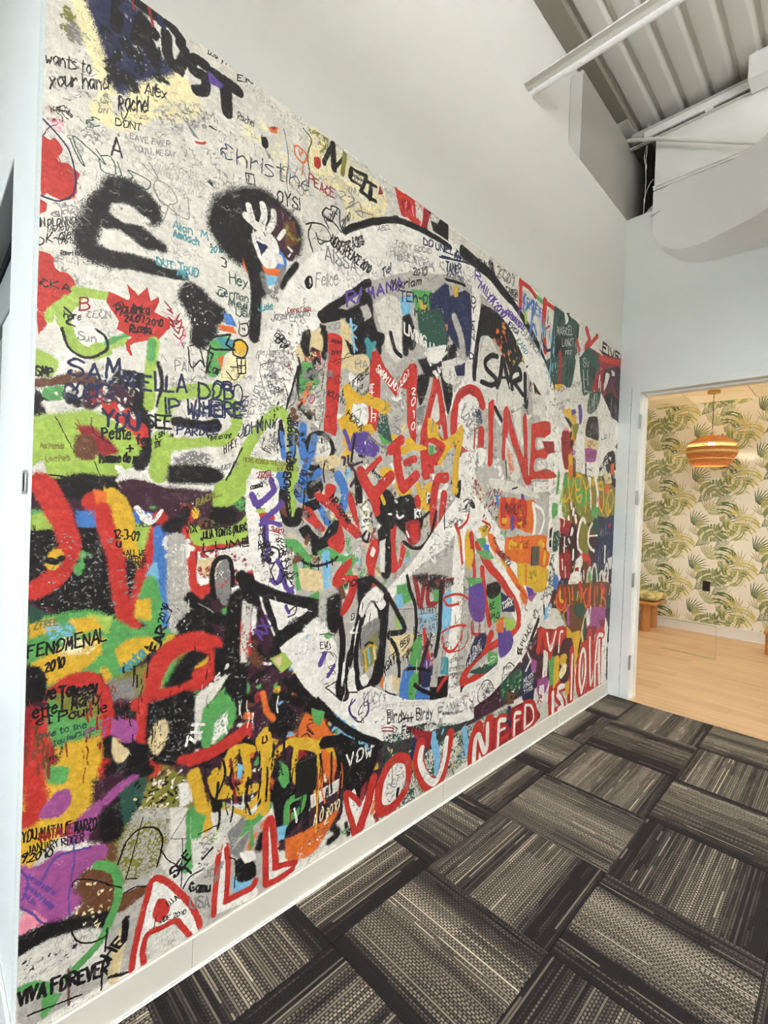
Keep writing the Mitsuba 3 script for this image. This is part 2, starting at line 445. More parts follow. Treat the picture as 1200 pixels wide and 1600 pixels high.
MURAL = """
F v 14 0.25 189 1466 313 1516 452 1459 635 1450 784 1478 862 1911 1069 2172 1323 2333 1837 2427 2322 2272 2800 2072 3025 1606 3927 1759 4015 420 3144 352 1873 318 1290 243 824 436 608 506 397 630 205 552
FS o 10 0.3 291 754 475 707 669 480 673 358 489 264 330 356 384 532
FS e 8 0.2 201 353 436 366 671 399 877 326 887 89 528 120 293 130 205 148
B g 26 13.8 1 0.4 208 1445 784 1478 225 762
B Y 26 12 2 0.45 198 1353 740 1434 227 683
B K 60 15.5 3 0.3 197 1383 787 1394 214 704
B N 40 15.9 4 0.4 311 1059 1257 896 371 452
B O 30 12.3 5 0.4 652 961 1260 844 785 262
B Y 30 10.2 6 0.4 652 961 1330 831 785 262
B g 26 10.2 7 0.4 652 961 1330 831 786 219
B K 60 14.8 8 0.3 650 1000 1370 770 784 284
B W 24 7.9 9 0.4 652 961 1330 831 785 262
B b 14 7.9 10 0.4 652 961 1330 831 785 262
B r 24 11.2 11 0.4 650 1000 1260 844 784 284
FS w 6 0.3 862 1911 1070 2149 1474 2388 1941 2462 2461 2306 2807 1993 2861 1596 1795 1535 1222 1602 878 1526
B K 40 11 12 0.35 895 1745 1771 1895 915 1265
B r 30 11.2 13 0.35 958 1487 2744 1747 997 1216
B T 26 11.3 14 0.35 902 1572 1884 1728 952 993
B g 26 9.6 15 0.4 905 1484 1524 1520 953 971
B W 50 9.7 16 0.35 887 1917 2785 2228 945 1174
B E 30 9.1 17 0.4 1329 2232 2703 2211 1524 1520
B n 60 12.1 18 0.3 1543 1184 2412 1134 1268 689
B B 40 10.5 19 0.35 1546 1128 2343 1138 1268 689
B g 44 9.1 20 0.35 1546 1128 2412 1134 1303 680
B W 40 7.7 21 0.35 1245 1151 2872 1271 1268 689
B b 24 9.1 22 0.35 1546 1128 2412 1134 1303 680
B r 50 13.3 23 0.3 2880 1189 3894 1454 2866 373
B O 36 10.6 24 0.35 2255 1422 3871 1654 2925 691
B Y 40 10.6 25 0.35 2310 1565 3915 1859 2918 775
B g 40 11.1 26 0.35 2909 1845 3960 2067 2952 395
B n 40 10.3 27 0.35 2947 1436 3883 1554 1869 382
B B 24 10.3 28 0.35 2959 1311 3894 1454 1869 382
B W 70 8.1 29 0.35 2821 1835 3960 2067 1818 397
B K 60 8 30 0.35 2857 2404 3912 2464 1816 429
B M 24 7.9 31 0.35 2180 737 3942 1047 1867 414
B r 30 9.5 32 0.35 1854 605 3886 949 1818 397
FS w 6 0 189 2739 390 2733 1718 2725 2287 2716 1388 2514 1061 2331 831 2072 771 1806 752 1435 626 1699 492 1819 389 1963 275 1908 202 1687 198 1987
B e 40 8 33 0.62 207 2531 596 2557 208 1961
B C 26 10.1 34 0.6 592 2667 1167 2711 702 2464
B e 26 8.7 35 0.62 694 2675 1457 2677 795 2370
B E 30 3.8 36 0.66 214 2492 373 2522 211 2099
B o 7 7.5 37 0.5 227 2576 248 2592 263 2511
B E 10 8.5 38 0.55 223 2548 253 2570 277 2520
FS C 16 0.25 242 2639 282 2670 307 2579 339 2499 394 2513 456 2586 507 2614 538 2589 558 2547 494 2484 438 2462 377 2392 313 2376 298 2398 316 2447 290 2520
F w 6 0 335 2438 374 2484 365 2429 346 2406
F E 8 0.3 309 2686 387 2747 420 2689 369 2640
FS n 18 0.12 273 2663 318 2699 388 2698 422 2628 478 2615 456 2586 393 2524 369 2486 344 2478 322 2553 292 2615
B K 30 8.1 39 0.2 312 2593 455 2639 334 2485
B e 40 1.3 40 0.5 307 2605 433 2630 334 2496
S K 13.9 3 0 347 2716 344 2665 342 2626
S n 9.2 3 0 368 2705 353 2677
FS K 4 0 393 2708 420 2694 445 2684 440 2663 421 2655 417 2635 380 2631 384 2673
S K 16 3 0 416 2652 439 2622
S K 10.9 3 0 391 2684 385 2624
S K 14.9 3 0 464 2695 471 2645 495 2626 517 2677 502 2695
S K 9.5 3 0 517 2682 507 2619
S K 14.4 3 0 575 2686 541 2684 539 2650 573 2654 575 2618 550 2600
S K 17 3 0 592 2676 638 2678 679 2679
S K 18.5 3 0 635 2670 640 2628 644 2596
F P 3 0 582 2675 628 2665 619 2650 590 2646
S K 17.4 2 0 382 2732 419 2727 435 2728
S r 4.2 2 0 419 2733 427 2693
F n 3 0 441 2738 463 2732 462 2702 440 2709
L K 13.6 2 0 469 2730 504 2709
L r 2.6 1 0 377 2726 379 2702
FS e 14 0.55 438 2473 481 2517 539 2553 577 2552 541 2494 495 2449 449 2452
B E 60 2.3 41 0.45 443 2476 564 2557 472 2442
B r 5 5.4 42 0.55 201 2338 220 2340 216 2318
B p 3 7.5 43 0.6 212 2315 238 2315 221 2300
FS R 2 0.06 195 2271 206 2266 213 2265 222 2273 235 2257 223 2231 233 2224 249 2229 260 2222 272 2216 265 2191 268 2172 257 2150 238 2137 221 2136 206 2139 195 2136
F R 2 0.1 194 2118 207 2114 206 2098 195 2086
F R 2 0 197 1997 218 1998 216 1979 197 1967
S n 2 1 0 193 2310 221 2290 248 2265 262 2226 265 2186 257 2156 234 2132 212 2127 195 2126
S n 0.9 1 0 199 2267 210 2294 227 2309
S K 25.1 18 0 361 2218 319 2165 293 2094 289 2061 308 2037 351 2049
S K 32.1 16 0 351 2218 392 2227 424 2214 435 2197
S K 13.3 6 0 424 2214 447 2185
S K 25.8 12 0 320 2138 364 2131 405 2127 432 2121
S K 15.8 8 0 427 2124 471 2120
FS w 8 0.2 348 2178 383 2189 420 2178 431 2172 384 2151 348 2157
FS w 8 0.2 335 2102 364 2115 406 2099 439 2086 366 2065 331 2068
T K 1.5 0.5 197 2438 289 2474 197 2462 289 2500|wants to
T K 1.8 0.5 207 2392 328 2459 206 2420 327 2490|your hand
T K 1.7 0.5 413 2500 470 2521 412 2527 469 2548|Alex
T K 1.9 0.5 354 2422 422 2463 353 2457 421 2500|Rachel
S K 1.3 1 0 354 2460 364 2406 375 2435
T E 1.1 0.5 312 2418 331 2424 312 2430 331 2437|Luv
T E 1.1 0.5 310 2390 329 2399 310 2402 329 2411|ON
T K 1.4 0.5 349 2381 408 2401 349 2399 407 2420|DONT
T e 1.1 0.5 412 2412 478 2428 411 2423 478 2439|really
T E 1.1 0.5 372 2362 482 2401 372 2376 482 2416|LEAVE EVER
T E 1.1 0.5 394 2343 497 2380 393 2357 497 2395|YOU'LL ME SAY
T e 1.1 0.5 379 2307 567 2362 379 2320 567 2377|I WILL ALWAYS BE
T e 1.2 0.5 426 2321 584 2340 426 2334 584 2355|THERE ALL EVER
T e 1.2 0.5 432 2310 585 2325 431 2322 584 2338|WANTED AND FREE
T e 1.2 0.5 488 2292 585 2306 488 2305 585 2320|REALLY A LOT
T K 2.4 0.5 339 2299 363 2307 338 2342 362 2350|A
T D 1.3 0.5 286 2344 314 2355 285 2364 313 2376|C
H E 16 0.8 44 15.5 272 2351 314 2355 269 2307
H K 12 1 45 10.9 201 2348 250 2358 203 2340
S D 1.5 1 0 251 2292 270 2256 284 2243 265 2279 260 2302 301 2284 326 2270 306 2297
S D 1.4 1 0 311 2278 321 2252 350 2256 339 2294 316 2286
S D 1.5 1 0 352 2290 370 2255 391 2271 380 2283 433 2282 428 2256 401 2254
S E 1.3 1 0 444 2276 467 2235 507 2260 488 2292 449 2290 456 2247 538 2226 536 2286
S E 1.4 1 0 415 2318 454 2298 431 2332
S E 1.2 1 0 469 2189 490 2246 509 2213
T n 2 0.5 629 2454 949 2504 628 2499 947 2554|Christine
L K 1.8 0.5 0 709 2449 738 2457 743 2429 714 2421 709 2449
L K 2.2 0.5 0 720 2448 721 2428
F K 1 0 589 2361 599 2372 610 2350
F E 1 0 523 2495 564 2468 545 2466
S R 3.3 1 0 555 2455 570 2461 580 2469
S K 2.2 1 0 591 2523 610 2522
T K 1.3 0.5 679 2595 733 2602 678 2616 732 2624|Rachel
T K 1.8 0.5 574 2722 609 2728 573 2743 609 2749|126
T K 1.5 0.5 623 2725 648 2734 622 2737 648 2747|m
T K 1.9 0.5 675 2708 724 2731 674 2726 724 2749|E.R.
T K 1.3 0.5 194 2056 275 2097 194 2074 275 2115|IN OLONNOR
T K 1 0.5 208 2049 253 2071 208 2061 252 2084|7/6/2010
T K 1.3 0.5 195 2011 257 2053 195 2033 257 2075|DK-ole
T K 1 0.5 230 2028 258 2042 229 2040 257 2055|1961
T K 1 0.5 239 2006 283 2021 239 2016 283 2032|Robert Rob
T E 1 0.5 218 2089 269 2120 217 2102 269 2134|and
T t 1.8 0.5 498 2185 552 2189 497 2205 551 2210|Allan
T t 2.1 0.5 501 2162 571 2167 501 2182 570 2188|Amooch
T t 1.9 0.5 606 2163 649 2177 606 2181 649 2196|2010
T t 1.8 0.5 576 2194 596 2193 576 2215 595 2214|M
H E 30 0.8 46 10.1 213 2114 286 2165 218 2076
H E 40 0.9 47 10.9 495 2438 730 2492 508 2230
H e 40 0.8 48 10 357 2369 486 2362 401 2260
H E 20 0.8 49 12 200 2447 324 2500 203 2359
H e 30 0.9 50 10.6 468 2212 588 2230 494 2111
FS R 2 0.06 192 1985 221 1995 225 1973 238 1965 255 1966 267 1952 266 1928 250 1897 238 1869 217 1862 195 1870
FS R 2 0.08 195 1854 209 1856 216 1843 210 1818 199 1806
T K 1.5 0.5 199 1918 261 1927 199 1935 260 1944|CKA
S K 20.7 8 0 347 2036 397 2050 451 2056
S K 13.3 6 0 440 2055 485 2054 531 2063
FS K 14 0 538 2044 575 2045 621 2017 657 1996 637 1951 625 1916 594 1879 562 1886 563 1936 540 1978 524 2003
B w 20 1.2 51 0.5 538 2032 595 2027 560 1935
S K 27.8 12 0 748 2220 757 2170 771 2107
S G 10.7 4 0 270 1932 306 1934 344 1942
S G 14.8 5 0 274 1918 249 1878 254 1833 273 1797 306 1787 329 1806
S G 8.9 4 0 252 1906 223 1865 220 1844
S g 7.4 4 0 343 1821 372 1845 402 1865
S G 9.7 4 0 315 1781 344 1799 388 1839
FS G 5 0.2 196 1766 217 1762 239 1746 227 1713 198 1716
FS w 4 0.2 204 1809 232 1837 246 1810 238 1772 209 1780
S K 3.3 2 0 246 1831 260 1788 292 1773 325 1786 346 1811 340 1837 320 1850
S K 2.6 1 0 249 1884 267 1868 254 1849 272 1844
FS w 5 0.2 289 1902 326 1919 361 1898 387 1878 372 1851 337 1852 313 1856 285 1853
T E 1.1 0.5 299 1873 351 1886 298 1891 350 1905|CECIN
T E 1.3 0.5 279 1812 321 1820 279 1831 321 1840|Sun
T K 1.3 0.5 249 1858 285 1864 249 1873 285 1879|here
T r 2.1 0.5 280 1888 303 1896 279 1920 302 1927|B
FS w 5 0.2 358 1808 419 1847 443 1842 443 1772 395 1767 364 1777
F R 2 0.05 389 1986 407 1977 416 1967 436 1996 445 1962 463 1980 466 1968 455 1938 499 1927 500 1908 470 1870 453 1848 440 1856 409 1840 396 1830 400 1816 409 1793 389 1817 387 1835 404 1854 367 1866 372 1886 339 1924 345 1954 369 1950 392 1946 396 1959
T K 1.7 0.5 363 1903 444 1926 362 1925 443 1949|Paulinka
S K 1.5 1 0 355 1918 370 1936 380 1932 371 1901
T K 1.7 0.5 384 1889 481 1906 383 1906 480 1924|24.07.2010
T K 1.7 0.5 398 1865 448 1877 398 1883 447 1895|Russia
T r 2.1 0.5 499 1964 538 1861 481 1977 519 1875|W M L
S p 1.9 1 0 477 1945 518 1934 543 1905 520 1863
T r 1.8 0.5 512 1932 531 1878 524 1954 544 1899|WXY
T E 1.5 0.5 516 1789 571 1799 515 1819 570 1829|PAN
T E 1.2 0.5 541 1758 578 1769 541 1774 578 1785|PHC
F B 3 0 654 1995 676 1999 695 1968 664 1966
F O 3 0.2 640 1959 685 1962 699 1947 644 1941
FS g 4 0 616 1901 665 1927 684 1900 660 1867 642 1805 609 1807
F t 3 0 632 1918 693 1925 684 1893 652 1898
FS Y 3 0.3 690 1918 722 1933 737 1907 720 1879 691 1882
FS C 4 0.2 684 1880 731 1878 733 1825 663 1784 649 1807
F O 3 0.3 640 1856 660 1867 652 1827
L K 3.2 1 0 625 1916 679 1937 666 1905 694 1896 633 1880 616 1882
S K 2.8 1 0 693 1922 691 1882 724 1880 737 1914 714 1931 693 1922
L K 2.5 1 0 616 1888 606 1803 627 1865 594 1876
S K 2.3 1 0 550 1864 564 1812 589 1837 602 1821 581 1879 556 1872
S K 2.1 1 0 709 1973 707 1949 725 1944 739 1961 734 1987 713 1980
S K 1.9 1 0 720 1969 728 1965 727 1971
L K 1.5 0.5 0 709 1973 704 1991
L K 1.3 0.5 0 734 1987 740 2002
L K 2.1 0.5 0 702 1871 731 1878 733 1832 708 1826 702 1871
L K 1.9 0.5 0 703 1848 732 1855
L K 2.2 0.5 0 717 1875 718 1829
S K 2.4 1 0 698 1784 690 1736 708 1726 724 1763 712 1791 695 1784
S K 1.7 1 0 669 1824 698 1804 718 1842 682 1840
T K 1.9 0.5 644 2133 658 2132 643 2158 657 2157|3
T D 2 0.5 670 2091 730 2099 669 2119 729 2128|Hey
T K 1.9 0.5 609 1807 649 1810 608 1830 648 1833|Car
T t 2.1 0.5 459 2068 574 2075 458 2089 573 2097|DUT TRUO
T t 2.1 0.5 514 2059 547 2059 513 2075 546 2075|ME
T D 1.6 0.5 634 2046 735 2057 633 2068 734 2080|German
T E 1.6 0.5 672 2020 733 2033 671 2040 732 2053|Med
T E 1.7 0.5 694 1998 756 2013 693 2021 755 2038|USA
S n 1.7 1 0 633 2071 660 2068 647 2044 627 2050
FS K 8 0.25 375 1762 443 1769 449 1739 451 1669 419 1652 382 1669 356 1697 337 1693 308 1709 271 1702 266 1716 307 1731 346 1717
FS N 8 0.3 196 1696 227 1705 257 1720 298 1734 336 1715 313 1689 253 1698 196 1681
FS K 8 0.15 197 1666 218 1660 255 1620 238 1612 219 1619 198 1613
FS g 5 0.2 215 1680 249 1692 259 1668 233 1655 211 1664
FS w 5 0.2 218 1645 250 1656 281 1651 273 1625 229 1613
FS w 4 0.2 273 1702 294 1701 304 1682 291 1652 276 1671
FS K 5 0 254 1677 276 1676 293 1658 282 1648 259 1657
FS v 8 0.25 299 1697 346 1717 402 1706 408 1679 377 1673 337 1666 309 1645 297 1654
F r 6 0.4 304 1687 337 1702 347 1679 318 1663
FS w 4 0.3 363 1804 394 1801 442 1807 443 1769 395 1767 374 1768
FS K 8 0.15 419 1652 452 1646 456 1529 424 1503 401 1558 421 1584
FS R 3 0.1 337 1666 352 1663 367 1672 378 1651 401 1663 409 1639 445 1622 449 1581 427 1567 395 1586 379 1623 343 1640
T n 3.5 0.5 261 1718 375 1737 260 1758 374 1781|SAM
T n 3.5 0.5 384 1714 549 1735 382 1754 548 1779|N ELLA
T n 3.5 0.5 587 1725 693 1747 586 1769 691 1793|DOB
T n 3.2 0.5 259 1663 362 1687 258 1698 361 1724|ROCKS
T n 3.2 0.5 496 1668 724 1689 494 1708 722 1734|IP WHERE
T n 3.6 0.5 338 1606 426 1610 337 1646 425 1653|YOU
T K 3 0.5 447 1619 510 1628 446 1654 509 1664|SEE
T K 2.3 0.5 196 1706 231 1714 195 1726 231 1734|SMP
S G 14.2 5 0.05 457 1857 453 1798 452 1739 451 1681
S g 10.9 4 0 452 1856 450 1809
S K 5.7 5 0.3 470 1802 483 1746 473 1685
FS G 12 0.05 194 1595 225 1615 269 1625 314 1638 379 1612 422 1572 413 1525 382 1494 333 1476 273 1467 229 1469 195 1484
FS r 10 0.2 288 1593 311 1599 335 1584 365 1560 371 1544 336 1534 321 1549
FS N 8 0.15 286 1572 311 1575 326 1550 317 1524 289 1524 282 1545
S K 1 1 0 238 1617 256 1578 280 1534
T o 1 0.5 210 1536 257 1539 210 1549 257 1552|Max Patricia
T o 1 0.5 222 1507 272 1512 221 1519 271 1524|Love Paris
T K 2.5 0.5 339 1576 406 1582 338 1600 405 1607|Petite
T K 2.6 0.5 422 1572 477 1573 421 1595 476 1596|femme
T K 2.3 0.5 399 1552 412 1554 398 1573 411 1574|+
T K 2.6 0.5 334 1515 461 1525 334 1537 461 1549|homme de ma vie
S K 1 1 0 312 1624 320 1587 360 1565
S K 1 1 0 322 1517 338 1480 368 1473 382 1488
S K 1.2 1 0 456 1506 501 1546 520 1590 510 1613
S G 19.7 6 0 491 1664 507 1715 567 1742 637 1753 694 1724 706 1673 676 1623 610 1595 547 1587
FS w 6 0 531 1695 568 1714 632 1719 677 1695 682 1656 635 1624 571 1609 528 1621
S K 13.7 6 0 521 1648 570 1649 608 1649 641 1660
S K 18.8 6 0 615 1646 641 1653
T n 2.5 0.5 528 1611 649 1627 527 1637 648 1655|PAROLE
T n 3.2 0.5 569 1668 727 1695 568 1706 725 1736|WHERE
S E 1 1 0 538 1684 557 1663
H n 14 1.2 52 18.6 537 1696 666 1719 539 1660
T K 1.3 0.5 520 1575 690 1624 520 1589 690 1640|and the world will live as one
S G 26.2 6 0 488 1592 486 1538 482 1496
T K 1.8 0.5 469 1566 517 1596 468 1586 516 1616|meusa
T K 1.5 0.5 471 1590 493 1608 470 1604 492 1622|LSN
S G 21.5 5 0 505 1582 554 1576 610 1595
FS w 8 0.35 518 1559 572 1572 637 1585 645 1547 573 1540 537 1519
FS E 8 0.5 524 1542 572 1565 611 1563 638 1547 574 1522 537 1519
FS K 14 0.1 513 1517 574 1525 646 1521 667 1497 640 1482 563 1480 514 1480
FS K 10 0.2 233 1456 281 1475 363 1476 383 1466 363 1442 319 1446 320 1418 274 1422 238 1426
F w 4 0 197 1489 215 1506 222 1481 199 1469
S K 2.3 1 0 200 1459 229 1474 268 1469 286 1465
B W 14 6.3 53 0.4 372 1499 445 1505 383 1455
FS v 8 0.25 383 1466 425 1474 504 1449 493 1413 427 1411 405 1433
S G 13.7 5 0 675 1471 722 1528 736 1556
L K 2.1 0.5 0 681 1485 734 1596
T K 1.6 0.5 671 1573 712 1600 670 1599 711 1627|H HEY
FS G 6 0.15 641 1450 695 1486 746 1496 747 1455 657 1392
T o 1.9 0.5 590 1407 669 1445 590 1428 668 1467|RACHEL
T E 1.7 0.5 659 1516 729 1542 659 1532 728 1558|JUST MAN
S R 25.2 10 0 212 1455 230 1425 257 1369
S R 23.5 6 0 320 1413 340 1397
FS Y 6 0 344 1436 363 1448 384 1438 408 1404 418 1353 386 1353 355 1386
F O 6 0 324 1440 349 1436 355 1392 335 1391
FS g 8 0.3 193 1383 235 1384 263 1337 242 1296 196 1282
FS G 6 0.3 196 1373 235 1379 245 1342 219 1343 196 1340
FS B 8 0.3 288 1385 355 1386 346 1353 317 1347 294 1353
FS Y 6 0.05 365 1386 411 1387 429 1318 453 1259 460 1211 421 1237 388 1285 366 1336
F B 6 0.15 417 1387 477 1383 484 1341 428 1353
FS G 8 0.3 428 1353 478 1347 475 1269 465 1234 435 1295
FS K 6 0.05 195 1338 236 1340 271 1342 308 1342 351 1339 368 1274 376 1161 383 1120 353 1119 323 1134 286 1117 259 1126 241 1155 215 1158 211 1179 240 1202 265 1226 234 1249 231 1208 199 1190
B E 110 1.6 54 0.5 199 1333 367 1330 216 1142
B g 5 7 55 0.4 282 1278 310 1271 288 1240
S R 21.7 10 0.08 239 1394 262 1353 275 1305 269 1263 244 1222 206 1195
FS Y 5 0 236 1285 257 1290 260 1263 243 1243 230 1255
S K 7.7 3 0 232 1267 247 1261 260 1269
FS K 8 0 383 1274 421 1249 444 1201 439 1160 402 1158 390 1216
S e 1.7 2 0.3 391 1188 422 1197 433 1190
S R 19.6 10 0.06 345 1392 356 1342 378 1274 388 1194 400 1135 412 1088
S R 21.2 10 0.06 489 1371 482 1323 472 1276 454 1217 440 1154 422 1098
S R 24.4 8 0.05 408 1129 420 1081 435 1125
T K 2 0.5 372 1319 435 1309 371 1340 434 1331|12-3-09
T K 2.3 0.5 380 1294 391 1293 380 1310 390 1310|U
T K 1.5 0.5 396 1270 455 1267 396 1285 455 1283|>ALL WE
T K 1.5 0.5 410 1254 456 1251 410 1267 455 1264|NEED IS
T K 1.5 0.5 417 1236 454 1234 416 1250 453 1248|LOVE
T n 1.5 0.5 434 1348 490 1347 433 1361 489 1360|ALL MY
S B 18.4 5 0 490 1335 495 1269 498 1184 505 1123 510 1073
F B 5 0.1 476 1335 510 1335 517 1231 476 1234
FS b 8 0.3 460 1211 481 1245 490 1161 503 1105 492 1088
FS g 10 0.3 455 1194 477 1204 496 1136 495 1076 464 1080 435 1114
S W 8.4 3 0 427 1399 455 1365 460 1376
S W 4.7 2 0 439 1370 467 1359 494 1395
S R 16.7 8 0.06 559 1396 568 1340 576 1265 589 1182 606 1142
S R 15.1 8 0.1 576 1284 647 1294 723 1306
S R 24.8 10 0.08 586 1151 644 1177 713 1192 794 1206
FS G 5 0.1 573 1353 645 1340 722 1353 779 1408 752 1312 667 1297 588 1296
FS K 8 0 643 1405 705 1400 714 1366 672 1359 637 1372
S K 15.4 12 0 507 1347 548 1365 559 1396
F N 6 0.3 598 1366 644 1366 638 1340 606 1340
T K 1.9 0.5 612 1343 665 1346 611 1365 665 1369|CILE
T K 2.3 0.5 607 1308 770 1336 606 1330 769 1359|JULIA TONTS (MURCO)
T K 1.6 0.5 561 1350 593 1347 560 1366 592 1363|AMO
T K 1.6 0.5 562 1331 593 1331 561 1346 593 1346|VIA
B W 26 8 56 0.25 514 1322 562 1309 525 1145
FS e 10 0.35 514 1322 556 1316 566 1203 587 1125 628 1056 547 1043 528 1071 518 1176
FS W 6 0.2 602 1270 675 1274 784 1283 786 1214 651 1183 605 1181
F T 6 0.2 602 1245 669 1254 650 1196 610 1206
B r 20 6.6 57 0.5 608 1283 784 1283 624 1179
T K 2.3 0.5 614 1273 776 1284 614 1295 775 1307|LUME
S K 8.3 3 0 653 1131 644 1197 655 1242 690 1250 713 1205 712 1111
FS E 4 0.4 657 1196 669 1234 697 1233 705 1112 666 1129
FS W 8 0.4 715 1151 788 1165 795 1004 763 1036 717 1097
S K 16.9 6 0 580 1139 627 1088 683 1055
S E 1.8 2 0 607 1117 654 1085
FS K 8 0.25 546 1062 588 1100 628 1069 656 1026 617 1013 566 1021
FS g 12 0.1 199 1129 268 1130 328 1128 383 1098 437 1061 492 1076 505 1038 472 1007 429 969 367 970 272 964 237 957 202 1027
F G 10 0.2 323 1123 373 1105 364 1072 324 1090
F Y 8 0.1 200 1114 242 1123 255 1100 201 1083
F Y 10 0.3 282 1112 333 1110 349 1086 301 1077
FS Y 10 0.05 386 1012 406 1031 443 1039 482 1029 472 1001 429 980 397 978
F Y 10 0.15 357 973 397 969 409 938 368 936
FS Y 12 0.1 210 1015 270 1045 335 1055 360 1039 327 1001 285 977 241 966 228 990
F C 12 0.4 270 1066 335 1044 326 1029 270 1034
F b 14 0.5 233 1114 278 1097 283 1080 243 1076
F Y 8 0.1 435 1143 467 1145 469 1091 436 1102
S g 12 8 0.1 365 1038 382 978 398 952
S g 4.2 4 0.2 387 954 384 904
F D 5 0.1 199 1160 224 1141 216 1122 200 1119
T o 1.6 0.5 208 1101 255 1105 208 1119 255 1123|2 FREE
T K 2.4 0.5 197 1033 362 1047 196 1062 361 1080|FENOMENAL
T K 2.4 0.5 234 994 274 999 234 1018 273 1023|2010
T t 3 0.5 411 943 461 994 397 967 447 1016|Nota
F K 1 0 457 1016 471 1016 466 1005
T K 3.7 0.5 485 942 513 1061 459 954 493 1069|CBEAR
T K 1.8 0.5 507 1077 517 1127 490 1081 502 1131|2010
S K 2.4 1 0 516 1073 527 1102 508 1122
S K 2.7 1 0 502 935 511 945
FS K 6 0 196 1010 219 1008 235 978 231 942 213 927 198 925
FS o 16 0.3 398 941 473 959 592 998 619 941 476 881 442 877 389 914
FS K 16 0.2 390 851 443 859 466 817 423 818 380 842
F E 16 0.4 378 934 430 927 442 883 389 891
F g 12 0.35 508 940 549 956 545 894 499 875
FS K 18 0.25 510 872 562 953 624 992 665 972 668 892 595 882 534 872
F Y 10 0.3 607 925 639 944 654 908 621 889
S R 26.8 10 0.06 485 926 507 970 548 999 604 1005 658 979 673 937 654 908 621 883
S R 21 12 0.1 491 925 471 852 461 795 474 731 494 664
S R 16.4 10 0.1 443 859 499 869 558 866 608 879
S R 20.5 8 0.1 614 904 660 907
FS K 12 0.05 476 850 535 853 597 844 615 684 578 652 505 678 474 731
B E 60 1.6 58 0.5 482 849 597 831 493 694
FS T 8 0.35 490 780 519 790 526 751 504 703 480 741
S R 12.9 8 0.3 571 661 623 643 629 660
FS r 10 0.2 196 915 247 896 266 854 250 806 255 751 200 771
S R 19.9 14 0.1 221 763 228 818 230 885
S R 19.4 10 0.07 251 932 286 956 323 955 348 924 365 869 369 811 368 755 364 711
FS g 12 0.15 247 923 273 921 340 854 351 828 342 797 267 805 248 859
F o 14 0.4 255 926 334 917 350 856 288 869
T K 3 0.5 213 927 346 913 212 953 345 943|olive Toliceev
T K 2.4 0.5 211 886 354 889 211 912 353 917|ette L Marty
T K 2.2 0.5 218 868 370 859 218 891 369 884|et Pour le
T D 1.6 0.5 223 835 322 831 223 849 321 846|love to the
T D 1.4 0.5 254 804 346 818 254 817 346 832|Toujours pour
T K 1.1 0.5 233 769 347 790 233 780 347 801|amis et amours
T K 1.1 0.5 251 758 353 760 251 767 352 770|mon coeur est a toi
FS M 5 0.1 322 820 356 832 381 836 402 807 408 776 435 756 445 800 401 824 371 822 362 791 327 802
FS M 5 0.1 388 828 444 809 440 766 424 759 403 778 382 790
FS K 8 0.1 362 780 382 790 403 760 435 750 448 704 426 688 374 707
FS T 5 0.2 387 783 409 753 425 730 405 708 388 737
F K 10 0.2 435 756 474 731 482 668 448 680
F Y 12 0.15 285 799 352 794 359 713 260 749
S K 44.5 10 0 745 1107 734 1013 732 877 729 755
S K 31.6 8 0 765 1167 798 1115
S R 18.8 6 0.3 763 1036 767 939
F w 8 0.4 753 1106 780 1089 768 911 753 914
F K 12 0.2 665 972 714 962 717 881 668 892
B w 16 3.3 59 0.3 675 890 716 922 624 811
FS w 8 0.3 610 840 669 865 703 877 657 815 631 789 616 651
FS g 10 0.3 637 794 705 816 737 739 669 666 627 706
T W 4.6 0.5 621 688 636 749 583 697 596 757|ZH
F W 8 0.4 673 738 707 761 702 702 668 680
S R 16.6 10 0.1 623 649 697 657 784 670
B K 16 10.2 60 0.3 628 693 807 691 644 609
S Y 15.2 5 0 713 604 756 630 802 608
S O 8.4 4 0 780 587 803 593
FS Y 10 0.03 198 772 344 718 347 622 319 595 296 572 260 573 230 550 199 524
FS g 8 0.1 242 756 282 741 279 710 256 713 238 736
S R 22.1 14 0.08 212 782 217 723 223 663 207 645
FS M 6 0.05 240 661 262 682 284 684 294 655 276 630 245 633 232 639
S R 11.2 12 0.1 369 721 366 654 386 640
FS K 12 0.1 374 713 482 674 477 652 406 655 375 673
FS v 16 0.15 350 682 406 673 423 607 410 543 369 521 339 536 328 580 347 616
S M 12.1 8 0.2 376 621 407 643 444 652
FS M 14 0.25 296 583 337 609 362 616 329 546 296 550
FS K 12 0.1 363 581 418 615 416 517 390 506 369 521
FS D 10 0.3 412 623 449 644 472 630 452 560 426 536
B W 24 2.8 61 0.3 477 633 578 633 487 521
B K 30 2.8 62 0.3 477 633 578 633 487 521
B T 40 3.1 63 0.4 449 644 541 646 433 462
B K 40 2.4 64 0.4 449 644 541 646 433 462
B e 30 5.5 65 0.4 421 497 584 471 436 378
FS e 14 0.4 452 554 533 525 591 442 526 379 436 378 412 460
FS o 18 0.55 431 522 522 493 525 392 457 378 413 425
FS w 8 0.3 545 526 596 498 592 416 665 375 688 310 616 282 584 273 526 379 548 431
F W 8 0.3 568 586 605 584 607 525 576 519
S g 18.9 6 0.05 609 486 614 425 606 364 601 328
S G 13.5 5 0.1 704 465 692 417 679 375
S g 11.6 5 0.1 744 359 788 373 826 385
S g 7.5 5 0.2 803 388 815 283
S Y 16.8 7 0.03 605 604 626 537 649 455 658 399
S Y 14.2 6 0.05 679 583 702 520 761 490 823 479
S Y 19.8 7 0.05 651 415 676 464 688 526
S Y 11.4 6 0.1 712 448 771 416 824 436
F K 6 0.2 660 537 694 550 704 465 677 450
D K 12 3.4 66 61 617 632 804 565 633 534
D W 5 4.2 67 41.9 671 599 804 550 747 475
T K 1.9 0.5 196 596 353 554 195 623 353 584|YOU, NATALIE MARCO
